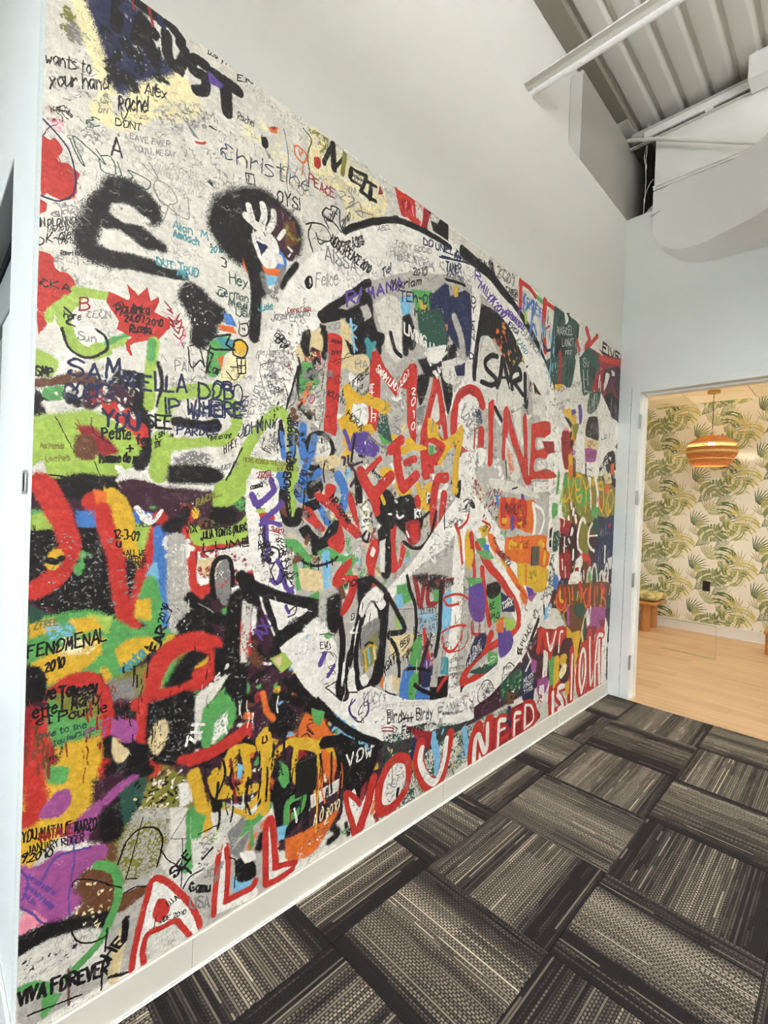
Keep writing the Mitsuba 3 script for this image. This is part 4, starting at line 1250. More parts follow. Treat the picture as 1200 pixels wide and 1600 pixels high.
F K 6 0.3 1203 1551 1236 1545 1253 1437 1219 1436
FS Y 3 0.05 1339 1579 1388 1592 1428 1568 1404 1522 1367 1511
S Y 9.2 3 0.1 1351 1475 1371 1441
S Y 16.3 4 0.05 1413 1718 1461 1670 1514 1686
S Y 13.9 3 0.05 1443 1524 1471 1490 1525 1501
S Y 24 4 0.05 1636 1815 1669 1771 1682 1802
S Y 18 4 0.05 1580 1523 1613 1448 1659 1431
FS Y 3 0.05 1616 1525 1667 1547 1700 1510 1689 1441 1645 1420 1599 1448
F K 3 0.1 1633 1497 1670 1499 1673 1450 1643 1449
T W 4.4 0.5 1647 1454 1703 1461 1644 1497 1700 1504|PE
S R 24.7 3 0.02 1235 1558 1260 1522 1297 1481 1323 1439
S R 23.9 3 0.02 1403 1557 1343 1501 1309 1465
S R 19.6 3 0.05 1310 1456 1330 1405
S R 12.5 2 0.25 1269 1565 1337 1622
S R 12.4 2 0.3 1258 1555 1326 1612
S R 22.1 3 0.02 1397 1663 1459 1715
S R 24.6 3 0.02 1435 1667 1446 1588 1476 1517
S R 16.3 3 0.03 1491 1619 1552 1643
S R 23.8 3 0.02 1484 1508 1563 1569
S R 28.9 3 0.02 1627 1583 1611 1735 1685 1749 1735 1711 1706 1658 1646 1652
F R 2 0.05 1630 1670 1690 1676 1680 1587 1642 1584
F g 3 0.1 1642 1710 1672 1713 1675 1675 1647 1672
S R 26.2 3 0.03 1704 1313 1688 1451 1713 1560 1776 1575
S R 24.1 3 0.05 1765 1493 1756 1373
FS R 2 0.05 1555 1470 1582 1485 1606 1448 1586 1419 1564 1437
S Y 8.7 2 0 1612 1468 1607 1429
S K 7.1 3 0 1452 1353 1505 1371 1589 1372 1660 1411
S K 8.9 2 0 1497 1279 1553 1254 1625 1257 1681 1314 1714 1412
FS r 4 0.1 1505 1362 1589 1372 1608 1295 1552 1264 1516 1297
F R 3 0.1 1533 1353 1589 1362 1594 1277 1552 1268
S W 3.6 1 0 1399 1397 1418 1396
S W 5.2 1 0 1450 1394 1464 1380 1490 1391
T W 4.7 0.5 1567 1381 1609 1391 1565 1413 1607 1423|KT
S W 4.1 1 0 1434 1456 1447 1448
S W 4.9 2 0 1514 1325 1529 1302
S P 11 3 0 770 1449 786 1422 817 1437 852 1467
S P 10.4 3 0 838 1502 851 1474
S P 8.3 3 0 778 1443 794 1409 811 1388
FS R 2 0.1 795 1395 827 1392 855 1381 852 1367 811 1370
F G 2 0.2 787 1405 818 1409 822 1395 795 1391
S P 9.9 3 0 812 1367 851 1396 882 1425
S P 11.1 3 0 823 1367 826 1310 835 1282
S P 7.2 3 0 804 1353 844 1360 881 1353
S K 3.5 2 0 839 1282 824 1254 841 1225 874 1230 876 1266 847 1281
S P 7 2 0 843 1274 828 1254 845 1228
S P 8.8 3 0 874 1230 892 1200 877 1157 852 1167
S P 9.4 3 0 897 1178 911 1140 938 1115
S P 8.5 3 0 938 1130 904 1104
S P 10 3 0 957 1083 941 1055 916 1021
S K 2.8 1 0 862 1220 850 1195 877 1154 901 1177 883 1208
T P 3.6 0.5 827 970 882 1033 789 998 841 1060|AXA
H K 30 1.8 106 16.9 790 1325 821 1339 818 1212
H K 30 1.8 107 17.5 862 1310 897 1280 893 1178
T K 1.7 0.5 763 1466 807 1479 762 1482 807 1496|comma
T r 1.8 0.5 849 1331 895 1324 848 1347 894 1340|S:AICU
S r 1.1 0.8 0 805 1339 853 1331 904 1316
T E 1.4 0.5 722 1625 800 1666 721 1659 798 1701|JOHN
T n 2.1 0.5 715 1628 855 1681 714 1663 854 1717|JOHNNY
T n 1.7 0.5 738 1698 747 1760 719 1695 728 1757|TIMEN
T E 1.7 0.5 764 1709 787 1803 746 1706 768 1799|E 01/07
S K 1.7 1 0 874 1828 893 1788 886 1744
S K 19.9 6 0.03 742 1189 789 1151 854 1120 930 1093 1022 1068 1061 1055
S K 26.5 6 0.05 1052 1049 997 1010 926 982 893 959
S K 12.9 4 0.05 834 1104 856 1051 883 997 893 973
FS W 3 0.1 850 1102 940 1070 1004 1047 925 1012 892 995 873 1042
S P 6.2 2 0 914 1073 928 1049
S K 2.6 1 0 932 1056 958 1068 950 1039 924 1035
FS W 6 0.2 989 980 1044 1011 1103 994 1126 934 1067 929
T E 1.9 0.5 926 1005 960 1015 925 1023 960 1033|etc
FS W 1.5 0.05 1865 2159 2005 2193 2019 1743 2014 1418 1961 1225 1945 969 1926 780 1902 512 1809 536 1842 795 1853 1104 1867 1353 1873 1727
FS W 1.5 0.03 1924 2550 1991 2542 2005 2193 2000 1935 1924 1922 1924 2236
FS W 2 0.04 1801 1429 1909 1510 1984 1450 1812 1261 1629 1179 1488 1077 1359 971 1308 926 1257 896 1303 1017 1428 1096 1584 1210
FS W 1.5 0.04 1996 1515 2129 1437 2333 1264 2527 1053 2635 948 2775 914 2812 789 2592 723 2436 840 2282 1072 2095 1253 1990 1353
H E 70 1.3 108 18.9 1884 2039 2002 2064 1905 784
H E 60 1.2 109 18 1755 1383 1986 1417 1468 1079
H E 40 0.8 110 12.3 771 1806 823 1985 779 1601
H K 30 1.3 111 19.2 1899 1101 1980 1095 1858 542
T K 3.4 0.5 1926 2444 1958 2455 1924 2475 1956 2486|D
T K 3.4 0.5 1926 2399 1958 2409 1924 2429 1956 2440|Y
T K 3.4 0.5 1926 2353 1958 2363 1924 2384 1956 2394|L
T K 3.4 0.5 1926 2307 1958 2317 1923 2338 1956 2348|A
T K 3.4 0.5 1925 2262 1958 2271 1923 2293 1956 2302|N
T K 3.4 0.5 1925 2216 1958 2225 1923 2247 1955 2256|.
T K 3.4 0.5 1925 2171 1958 2179 1923 2202 1955 2210|D
FS K 3 0.1 2008 2471 2176 2466 2348 2385 2481 2238 2514 2023 2377 2107 2272 2225 2156 2315 2019 2310 1994 2191 1980 2059 1952 2149
B O 12 6.5 112 0.3 2045 2431 2241 2458 2132 2225
B Y 12 5 113 0.3 2034 2428 2311 2410 2325 2237
B r 14 6.8 114 0.3 2122 2356 2385 2359 2333 2133
B g 6 5.2 115 0.3 2246 2391 2425 2297 2333 2133
FS w 3 0.15 2005 2193 2065 2323 2159 2282 2333 2133 2446 2048 2344 1994 2152 1961 2008 1984
S K 14.2 2 0 2172 2246 2111 2233 2064 2197 2077 2156 2160 2131 2172 2111 2122 2084 2034 2081
S K 18.4 2 0 2184 2091 2211 2153 2225 2248 2262 2188 2312 2117
L K 7.9 1.5 0 2191 2137 2297 2161
S K 16.9 2 0 2335 2110 2318 2189 2395 2230 2422 2188 2355 2150
S K 13.8 2 0 2344 2147 2454 2098
L K 19.7 2 0 2469 2211 2486 2067
F K 2 0 2571 2196 2682 2129 2644 2109 2590 2124
S Y 5.4 1 0 2607 2140 2628 2131
T E 2.5 0.5 2557 2055 2744 2056 2555 2080 2742 2081|-WONDEN DROGEN
F w 4 0.3 2551 2129 2709 2134 2748 2010 2586 2010
S R 27.2 2 0.02 2055 1966 2010 2017 1935 2020 1867 1984 1829 1905 1818 1822 1848 1744 1903 1704 1994 1697 2048 1747 2051 1834
S W 7.5 2 0.1 2065 2055 1987 2066 1880 2039 1816 1974 1788 1898
T r 2.6 0.5 1869 1995 1981 2017 1868 2015 1980 2038|ABBEY
FS W 3 0.2 1852 1940 1937 1998 2014 1959 2020 1873 2008 1764 1937 1734 1864 1767 1849 1868
F n 5 0.5 1961 1907 2033 1962 2058 1879 2004 1828
S E 3.6 1 0 1904 1950 1874 1872 1943 1904 1930 1838 1982 1878
L R 11.5 1.5 0 2038 1838 2040 1718
L R 7.4 1.5 0 1994 1837 1995 1740
FS W 3 0.2 1886 1697 2067 1749 2091 1685 1999 1633 1908 1626
H E 40 2.1 116 18.8 1870 1933 2015 1937 1908 1626
FS R 1.5 0.03 2105 1986 2159 2007 2162 1872 2167 1760 2163 1675 2122 1671 2122 1811
FS R 1.5 0.03 2256 1979 2298 2003 2350 1923 2429 1814 2495 1748 2466 1953 2487 1993 2508 1972 2532 1802 2552 1654 2595 1606 2520 1595 2436 1718 2359 1806 2309 1870 2297 1728 2255 1712 2256 1863
FS R 1.5 0.04 2566 1944 2723 1987 2808 1980 2787 1897 2637 1878 2636 1801 2765 1828 2775 1770 2635 1750 2628 1672 2776 1697 2894 1680 2897 1653 2619 1627 2567 1630 2573 1807
FS W 2 0.2 2651 1867 2732 1884 2842 1931 2862 1867 2763 1842 2661 1817
F W 2 0.2 2652 1739 2856 1772 2876 1719 2667 1688
F r 3 0.3 2706 1861 2861 1880 2882 1815 2782 1791
F W 2 0.1 2621 1608 2841 1622 2845 1568 2626 1545
H E 20 1.9 117 20.6 2610 1735 2856 1772 2625 1557
F w 3 0.3 2346 1970 2437 2010 2462 1843 2427 1838
B E 16 3.4 118 0.4 2172 1964 2258 1956 2194 1672
S K 12.6 3 0.2 2171 1975 2239 1918
FS w 3 0.3 2289 1833 2361 1782 2466 1647 2375 1604 2299 1705
F O 5 0.5 2305 1776 2364 1747 2393 1666 2350 1627
L K 5.5 1 0 2299 1705 2318 1612
FS R 1.5 0.03 1491 2039 1535 2049 1547 1969 1547 1838 1552 1709 1528 1687 1516 1778 1498 1922
T W 3.2 0.5 1515 1916 1537 1920 1513 1943 1535 1948|2
T W 3.2 0.5 1515 1870 1539 1874 1513 1901 1538 1906|0
T W 3.2 0.5 1527 1817 1534 1818 1526 1848 1533 1849|1
T W 3.2 0.5 1521 1765 1546 1768 1519 1796 1544 1800|0
FS R 1.5 0.03 1656 2021 1680 2037 1704 2002 1738 1910 1768 1815 1782 1726 1758 1723 1732 1809 1704 1815 1629 1795 1619 1726 1590 1713 1580 1759 1605 1829 1632 1929
FS w 2 0.1 1680 1958 1705 1884 1703 1835 1643 1816 1661 1896
FS K 6 0.2 1551 2007 1623 2023 1612 1963 1573 1880 1549 1932
FS K 5 0.3 1707 2032 1761 2053 1799 1981 1773 1876 1745 1931
F E 4 0.4 1546 1857 1609 1887 1585 1798 1557 1784
FS K 10 0.2 1548 2071 1662 2118 1754 2171 1816 2228 1807 2104 1714 2043 1608 2020
B W 16 6.7 119 0.4 1586 2146 1835 2202 1608 2020
FS n 8 0.12 1723 2399 1904 2480 1923 2194 1818 2208 1748 2259
S e 22.7 6 0.4 1793 2332 1848 2257 1872 2171
F Y 3 0.2 1775 2476 1807 2488 1811 2439 1786 2430
B O 4 4.8 120 0.3 1698 2293 1763 2283 1701 2245
FS D 10 0.3 1536 2263 1680 2327 1736 2186 1631 2139 1555 2194
FS K 8 0.2 1450 2227 1482 2246 1528 2168 1504 2106 1462 2131
FS W 6 0.3 1602 2132 1721 2182 1754 2171 1679 2094 1619 2089
T K 3 0.5 1735 2156 1811 2186 1734 2180 1809 2210|ANNE
T W 4.5 0.5 1453 2165 1594 2139 1451 2209 1591 2180|LIVING
T W 4.8 0.5 1625 2109 1709 2111 1622 2162 1707 2157|LIFE
FS w 5 0.2 1710 2101 1855 2156 1895 2083 1813 2024 1731 2027
H E 24 1.5 121 15.9 1743 2089 1892 2124 1766 1975
F n 4 0.3 1807 2104 1891 2145 1886 2081 1827 2068
FS Y 3 0.1 1479 1709 1512 1731 1555 1709 1628 1698 1585 1684 1501 1684
FS Y 3 0.05 1627 1832 1681 1822 1733 1740 1828 1793 1885 1842 1898 1771 1871 1664 1872 1519 1830 1507 1828 1660 1848 1744 1769 1684 1727 1631 1715 1649 1766 1724 1677 1753 1632 1747
T n 3.9 0.5 1715 2519 1828 2556 1713 2561 1826 2592|TANER
T n 2.4 0.5 1724 2503 1857 2521 1723 2520 1855 2539|CXTI-1980
L n 4.4 1 0 1665 2567 1876 2625
T n 3 0.5 1775 2606 1948 2632 1773 2629 1946 2657|MAFREDDO
T P 4.6 0.5 1943 2567 1989 2568 1940 2608 1986 2610|R
T P 4.2 0.5 1973 2536 2132 2503 1996 2577 2154 2540|MILY
T P 4.9 0.5 2051 2509 2219 2463 2082 2551 2249 2501|YA 2010
T P 4 0.5 2228 2489 2424 2454 2254 2522 2449 2484|CARBONI NOUS
T n 2.9 0.5 2243 2436 2368 2414 2265 2464 2390 2440|JERGA
T E 3.6 0.5 2402 2435 2622 2359 2442 2476 2658 2392|SUMMER
T t 2.9 0.5 2360 2376 2471 2327 2386 2402 2499 2354|CARO
S K 29.3 5 0.05 1838 2662 1965 2649 2081 2640 2176 2607 2275 2584
S K 21.9 4 0.05 2275 2584 2393 2540 2522 2470 2659 2394
S K 12.5 3 0.2 2660 2381 2778 2306 2845 2214
S K 22.6 8 0.4 2077 2693 2204 2662 2295 2614
S K 7.2 2 0.2 1866 2509 1782 2499 1717 2485
FS w 3 0 2095 2727 3951 2725 4027 1870 3525 1915 3105 1782 2981 2061 2799 2271 2559 2480 2297 2597 2131 2658
T E 4.4 0.5 2141 2651 2314 2667 2137 2705 2309 2719|2 GO9
T K 3.4 0.5 2230 2603 2352 2622 2227 2634 2349 2654|TAMER
T K 3.4 0.5 2286 2588 2354 2599 2284 2617 2351 2629|GE
S E 4 1 0 2199 2717 2160 2680 2225 2670 2265 2708
L R 18.6 2 0.1 2379 2714 2386 2574
S R 15 2 0.15 2379 2714 2476 2713 2554 2690
F g 2 0.1 2566 2707 2659 2700 2648 2671 2568 2682
S P 9.2 2 0 2391 2575 2370 2533
S B 8.3 1.5 0 2431 2661 2427 2563 2531 2658 2516 2542 2570 2658
S B 9.2 1.5 0 2516 2542 2509 2466 2542 2525 2586 2475
T B 4.2 0.5 2412 2606 2656 2584 2407 2665 2651 2639|KRWEIF
S G 12.5 3 0.3 2439 2567 2456 2512
L R 26.8 2 0.1 2673 2699 2659 2547 2698 2417
L R 14.4 2 0.15 2673 2699 2801 2695
S R 7.8 2 0 2687 2542 2740 2571
S n 9.3 1.5 0 2659 2547 2653 2469 2712 2420 2767 2434
D b 12 4.3 122 74 2510 2614 2774 2673 2526 2421
D E 10 3.7 123 74 2510 2614 2774 2673 2526 2421
FS D 5 0.08 2799 2714 3164 2703 3145 2561 3106 2437 3088 2291 3026 2250 2872 2246 2809 2286 2770 2396 2784 2558
D K 20 10.6 124 145 2801 2695 3150 2677 2794 2455
D b 6 5.2 125 77 2778 2622 2810 2592 2802 2364
F w 3 0.2 2933 2723 2996 2729 2992 2673 2956 2648
F K 2 0 2964 2726 3005 2732 2998 2702
T e 3.3 0.5 2844 2548 3072 2612 2839 2595 3067 2662|MARCEL
T e 3.4 0.5 2924 2496 3095 2548 2920 2544 3090 2598|LANCT
T e 3.4 0.5 2976 2447 3070 2471 2972 2482 3066 2507|FFE
T e 3.4 0.5 2979 2407 3090 2433 2977 2434 3087 2461|XKE
T e 3.4 0.5 2999 2370 3078 2388 2996 2400 3075 2419|DT
S r 23.8 3 0.1 2899 2442 2915 2364 2901 2252
B W 8 3.3 126 0.2 2774 2357 2951 2373 2814 2234
FS w 4 0.15 3165 2696 3342 2718 3558 2703 3605 2652 3264 2593 3165 2524 3238 2323 3120 2298 3139 2445
S E 37.4 6 0.5 3146 2547 3173 2280
L R 26 2 0.1 3288 2710 3350 2646 3283 2583
S R 16.9 2 0.1 3476 2719 3335 2612 3284 2576
S R 14.1 3 0.1 3301 2588 3490 2592 3612 2591
FS D 5 0.1 3219 2508 3336 2597 3530 2586 3615 2560 3468 2432 3369 2290 3297 2276 3215 2376
T e 4.3 0.5 3244 2441 3369 2463 3237 2504 3362 2528|SV
T e 4.4 0.5 3254 2341 3378 2382 3247 2413 3370 2456|LL
S R 19.4 2 0 3142 2589 3181 2542
FS r 5 0.15 3525 2632 3938 2638 3950 2539 3894 2426 3561 2312 3459 2338 3507 2441 3656 2570
FS R 4 0.2 3529 2601 3940 2621 3946 2572 3703 2533 3577 2535
FS K 6 0.2 3464 2293 3725 2344 3966 2407 3971 2171 3831 2182 3688 2288 3533 2197 3378 2201 3370 2275
D w 8 6.2 127 78 3575 2550 3874 2589 3513 2380
D v 16 9.4 128 141 3615 2560 3921 2583 3517 2350
S r 23.1 3 0.2 3532 2571 3449 2428 3440 2334
S E 32.5 4 0.4 3794 2505 3916 2431 3932 2299
T K 8.7 0.5 3586 2632 3962 2635 3578 2708 3954 2701|EIVE!
FS w 5 0.15 3300 2247 3481 2312 3690 2273 3784 2208 3975 2137 3949 1964 3604 1924 3581 1764 3318 1727 3250 2031
FS K 4 0.05 3369 2109 3443 2128 3565 2093 3557 1982 3367 1958 3350 2046
H e 14 2.3 129 21.1 3374 2064 3547 2075 3384 1975
FS M 2 0 3309 1883 3410 1902 3566 1904 3572 1842 3497 1811 3345 1812
T v 3.8 0.5 3325 1833 3551 1856 3321 1865 3547 1890|BACON
D r 4 3 130 61 3364 1806 3535 1823 3367 1777
F w 2 0.1 3387 1945 3559 1966 3525 1908 3355 1896
D D 14 6.1 131 122 3372 2260 3688 2288 3540 2136
F W 4 0.2 3580 2142 3927 2147 3932 1911 3648 1898
H E 40 3.2 132 25.6 3623 2118 3906 2127 3655 1834
F K 4 0.2 3732 1907 3903 1959 3946 1794 3837 1752
T K 7.2 0.5 3623 1751 3802 1865 3618 1799 3796 1913|LxSi
T K 4.6 0.5 3370 1747 3541 1761 3366 1785 3537 1801|ute
T K 3.4 0.5 2879 2166 3205 2301 2876 2201 3202 2338|CREDIT LI
T K 3.4 0.5 2872 2084 3100 2166 2869 2116 3097 2199|YOUR HEART
F Y 2 0.1 2843 2233 2946 2262 2959 2223 2860 2210
FS Y 2 0.05 2977 2102 3106 2110 3176 2078 3230 2058 3114 2026 3045 2058
F P 3 0.2 3104 2124 3253 2179 3263 2077 3196 2052
S K 5.8 1 0 3046 2044 3115 2012 3180 2036
FS r 4 0.2 2963 1920 3055 1960 3146 1872 3140 1756 3046 1720 2990 1799
F K 4 0.2 3083 2007 3183 2007 3160 1903 3113 1868
S Y 20.9 3 0.2 3133 1828 3128 1712 3201 1660
FS w 6 0.2 2142 1596 2321 1594 2492 1575 2664 1539 2682 1516 2495 1531 2326 1537 2169 1557
S n 4.6 2 0.2 2379 1554 2434 1568
S P 18.2 2 0.2 2497 1516 2506 1494
B r 40 5.4 133 0.35 1992 1572 2272 1549 2109 1380
B n 18 4.2 134 0.4 2196 1531 2327 1523 2216 1435
B W 40 3.7 135 0.35 1992 1572 2272 1549 2109 1380
B K 22 3.4 136 0.4 2073 1551 2247 1533 2158 1380
S B 13.4 4 0.3 2223 1505 2239 1464
FS O 5 0.15 2256 1499 2411 1505 2514 1487 2652 1492 2666 1322 2528 1315 2453 1338 2262 1339
S R 25.5 4 0.15 2299 1367 2290 1479 2362 1424 2399 1483 2409 1353
S R 24.1 4 0.15 2466 1353 2443 1455 2530 1473 2525 1353
T K 2.9 0.5 2314 1424 2505 1412 2311 1473 2501 1464|MARILYN
T K 2.6 0.5 2451 1360 2554 1360 2447 1404 2550 1405|VEG
F Y 4 0.1 2284 1388 2337 1388 2326 1360 2286 1360
F Y 4 0.1 2450 1367 2509 1368 2496 1345
S P 20.8 5 0.3 2392 1389 2396 1338
B g 10 4.2 137 0.4 2275 1332 2329 1317 2293 1268
S W 17.1 2 0.05 2629 1476 2661 1384 2641 1253
S W 11.4 2 0.05 2637 1476 2737 1447 2776 1385 2733 1305 2641 1253
FS O 5 0.1 2332 1282 2545 1285 2837 1272 2887 1107 2558 1126 2340 1174
S Y 13.4 3 0.05 2387 1194 2382 1252 2418 1243
S Y 9.6 2 0.05 2432 1236 2428 1207 2456 1213 2446 1243 2425 1240
L Y 10.4 2 0 2505 1234 2502 1174
T r 2.7 0.5 2536 1218 2597 1215 2533 1255 2594 1254|ESE
S Y 15.6 3 0.1 2727 1179 2730 1242 2782 1225
B R 16 5.1 138 0.4 2344 1296 2546 1277 2356 1152
S R 10 3 0.05 1867 1353 1903 1290 1917 1233 1932 1162
S R 7.8 2 0.05 1970 1404 1951 1366 1879 1328
FS Y 3 0.1 1954 1314 1981 1321 1996 1191 1964 1173 1947 1263
S Y 8.1 3 0.2 1892 1296 1905 1252
S R 18.9 3 0.03 1999 1301 2015 1235 2021 1157
FS g 5 0.3 2047 1274 2116 1286 2131 1252 2074 1220 2044 1234
F B 3 0.1 2113 1252 2168 1244 2172 1189 2122 1205
S R 15.6 3 0.05 2048 1254 2123 1185 2188 1140
F Y 6 0.4 2066 1333 2147 1360 2163 1312 2104 1286
T K 2.4 0.5 2102 1313 2162 1326 2100 1342 2159 1355|GF
S R 6.3 2 0.1 2098 1373 2172 1346 2162 1319
FS O 3 0.1 2151 1305 2201 1298 2269 1241 2341 1167 2290 1141 2221 1201 2167 1257
T v 2.8 0.5 2202 1277 2315 1154 2242 1293 2357 1169|KONVEKY
FS W 2 0.1 2212 1311 2266 1276 2324 1211 2305 1197 2242 1255
T K 2.2 0.5 1780 1335 1909 1359 1777 1377 1906 1397|Lean
L K 2.9 0.8 0 1772 1431 1778 1329
T E 1.5 0.5 1788 1322 1786 1207 1812 1322 1810 1206|TOI ET MOI
FS K 4 0.2 1890 1484 1895 1566 1869 1558 1877 1515 1858 1489
B r 12 4.5 139 0.4 1989 1611 2037 1575 1995 1521
T K 1.9 0.5 1889 1415 1980 1417 1887 1438 1979 1440|Roso
S K 3.2 1 0 1923 1467 1965 1481 1979 1443
FS K 3 0.4 1935 1442 1987 1482 2023 1444 2001 1437 1966 1462 1947 1429
F g 8 0.35 1467 1090 1548 1094 1569 1024 1480 1001
F b 6 0.3 1461 1052 1501 1054 1513 991 1472 996
F e 8 0.25 1417 1003 1589 982 1594 884 1446 896
F G 6 0.4 1466 959 1524 945 1509 908 1469 909
F b 5 0.4 1483 945 1524 934 1510 902
F T 8 0.3 1424 878 1595 866 1567 774 1452 786
S r 14.4 5 0.12 1581 1114 1602 1055 1613 1007 1632 982
S r 13.6 5 0.15 1631 1000 1645 1074 1660 1119
S r 14.7 5 0.15 1754 1094 1689 1081 1674 1042 1686 987 1760 1003 1757 1057
S r 14.8 5 0.2 1785 1061 1780 988
L r 7.5 5 0.2 1726 1084 1864 1091
FS K 14 0.45 1572 1126 1782 1110 1865 1066 1729 1042 1663 1066
F g 6 0.2 1719 1049 1767 1044 1771 989 1722 1001
S K 10.1 3 0.05 1530 1129 1550 1071 1588 999 1600 929 1601 848 1584 759 1554 709
L K 1.1 0.6 0 1473 991 1734 967
T K 2.4 0.5 1612 950 1745 938 1611 977 1743 966|YOU MAY
T K 2.4 0.5 1611 904 1855 905 1609 931 1853 934|I'M A DREAMER
T K 2.4 0.5 1587 862 1818 867 1585 891 1816 898|BUT I AM NOT
T K 2.4 0.5 1619 828 1733 829 1618 851 1731 853|THE ONLY ONE
FS b 8 0.3 1770 1002 1847 1030 1849 844 1799 851 1774 928
F t 6 0.2 1797 717 1848 707 1854 618 1792 644
F b 10 0.55 1615 973 1764 942 1760 845 1630 872
FS g 5 0.1 1581 817 1632 843 1643 794 1630 715 1569 728
F P 5 0.1 1662 779 1711 734 1705 676 1659 686
FS B 6 0.12 1528 714 1587 724 1611 604 1578 577 1510 606
FS g 5 0.12 1573 670 1623 694 1636 621 1604 571 1569 591
F n 8 0.2 1641 690 1732 694 1719 601 1664 602
F K 10 0.12 1717 637 1854 618 1850 513 1722 540
F B 6 0.2 1636 621 1720 576 1713 542 1613 568
F e 6 0.3 1725 647 1773 649 1767 589 1719 601
S R 10 4 0.1 1657 874 1669 813 1701 736
B r 14 5.4 140 0.4 1648 863 1727 779 1655 745
B W 16 3 141 0.5 1666 872 1840 833 1680 787
S K 14.7 5 0.2 1770 1074 1772 965 1769 856 1748 739
S v 14 6 0.15 1696 820 1648 711 1644 636
S K 7.9 4 0.1 1545 716 1596 711 1714 674
S K 9.7 5 0.1 1609 633 1655 598 1730 562
T K 1.8 0.5 1681 776 1845 757 1679 802 1843 785|O O O
S R 6.5 2 0.05 1799 1005 1869 1013 1943 1002 2000 976
S R 6.1 2 0.1 1789 999 1831 964 1914 963
S R 6 2 0.05 1790 841 1839 851 1921 854 1986 845
S R 8.3 2 0.05 1796 815 1804 771 1856 736 1907 746 1947 790 1965 838
S R 10.2 3 0.1 1778 568 1815 602 1844 614
T K 1.6 0.5 1860 679 1965 677 1859 696 1964 694|IOTRUM
T K 1.6 0.5 1862 638 1990 630 1862 652 1989 644|ETOFETE
T K 1.6 0.5 1869 615 1970 601 1868 626 1969 613|MERCOLE
L K 1.5 0.8 0 1858 555 1951 570
FS W 6 0.6 1985 536 2043 668 2060 757 1991 782 2012 635
FS K 10 0.15 1239 1136 1314 1146 1310 1094 1269 1078 1250 1049
S K 14.7 4 0.03 1161 991 1174 910 1175 841 1165 784 1162 716
S K 17 4 0.03 1219 852 1204 775 1200 706 1189 679
S K 15.3 4 0.03 1269 1067 1253 983 1236 909 1220 832
S K 13.4 4 0.03 1280 984 1256 916 1247 837 1258 743 1274 698 1309 689 1336 714
S K 17.4 5 0.03 1372 1003 1384 927 1374 822 1357 741 1337 703
S K 21.4 5 0.03 1407 1053 1399 925 1389 819 1380 725 1351 705
S K 11 5 0.05 1315 1135 1352 1111 1398 1080
S K 12.2 4 0.03 1390 1081 1439 1027 1491 955 1526 906 1518 890 1470 889 1431 893
S K 9.4 4 0.05 1424 883 1465 838 1492 778 1504 708 1502 675
S K 7.6 4 0.1 1319 1057 1349 1022 1373 998
FS W 2 0.08 1252 1003 1270 1057 1317 1088 1345 1096 1393 1038 1401 1016 1372 1003 1341 1039 1305 1043 1273 985
FS W 3 0.1 1282 943 1288 978 1314 1000 1350 1006 1344 986 1310 959
F W 2 0.1 1182 820 1192 823 1191 758 1176 737
FS W 2 0.05 1213 783 1237 785 1242 736 1217 702 1208 744
FS W 2 0.05 1269 740 1292 750 1321 733 1315 709 1288 705
F W 2 0.2 1241 949 1254 973 1243 908 1235 869
FS E 8 0.3 1282 943 1359 968 1370 903 1360 825 1283 788 1266 864
F o 8 0.4 1280 861 1355 911 1361 804 1292 756
S Y 4.7 3 0.1 1287 844 1329 863 1358 847
S Y 4.1 2 0.2 1295 838 1305 763
S b 5.5 3 0.2 1312 850 1322 791
S T 6.9 3 0.3 1344 849 1353 805
S K 4.5 3 0 1293 869 1314 876 1336 866
T W 1.5 0.5 1210 974 1237 973 1209 1004 1235 1003|O
T K 1.8 0.5 1213 981 1230 981 1212 1006 1228 1006|O
S W 4.1 3 0.2 1228 951 1215 933 1249 928
T E 1.3 0.5 1334 1029 1393 1038 1334 1045 1392 1054|IWA
T K 2.6 0.5 1502 820 1563 843 1501 845 1561 868|BEG
T K 2.6 0.5 1494 744 1583 788 1493 766 1581 811|ATOM
T K 2.8 0.5 1409 735 1501 770 1407 768 1499 804|IGATO
L K 2.8 1 0 1515 801 1563 837
T K 2.5 0.5 1438 767 1476 781 1436 794 1475 809|IT
F O 4 0.1 1395 711 1410 713 1409 665 1389 680
FS w 5 0.15 1418 706 1457 708 1491 656 1493 622 1413 664
F T 5 0.3 1457 708 1506 686 1501 620 1467 656
FS e 10 0.3 1059 1109 1130 1111 1153 1031 1099 1000 1063 1005
FS K 12 0.25 1096 1076 1150 1085 1155 997 1138 945 1100 980
FS W 5 0.08 1066 943 1102 942 1147 885 1153 767 1111 748 1074 776
F g 3 0.1 1084 940 1107 955 1123 933 1105 927
S K 1.9 1.5 0 1066 948 1108 946 1133 932
S K 1.7 1 0 1092 896 1103 918 1116 891 1098 887
T K 1.7 0.5 1068 895 1104 893 1067 919 1103 918|EW
S P 10.7 3 0 1071 838 1087 873
S P 8.4 3 0 1109 787 1138 819
S K 1.3 1 0 1089 834 1099 875 1129 869 1149 846 1138 824 1107 821 1132 806 1146 788 1102 798
S K 1.4 1 0 1069 881 1105 879 1136 853
H E 20 1 142 8.7 1073 785 1110 757 1075 747
F W 2 0.03 1037 812 1099 751 1169 684 1268 689 1330 695 1398 657 1494 611 1561 576 1761 524 1870 514 1966 502 2079 487 2089 344 1933 357 1769 393 1675 410 1347 511 1248 547 1141 633 1077 699 1041 736
FS K 3 0.05 1148 734 1173 732 1210 714 1215 677 1189 669 1156 697
L K 2.3 2 0.1 1102 745 1156 697
L K 2.2 2 0.1 1102 745 1153 757
L K 3.1 3 0.2 1421 651 1485 616
S K 2.4 1.5 0 1168 714 1175 692 1201 691
S K 3.4 3 0 1214 698 1261 686
S P 4.7 3 0 1249 658 1220 641 1231 607 1259 584
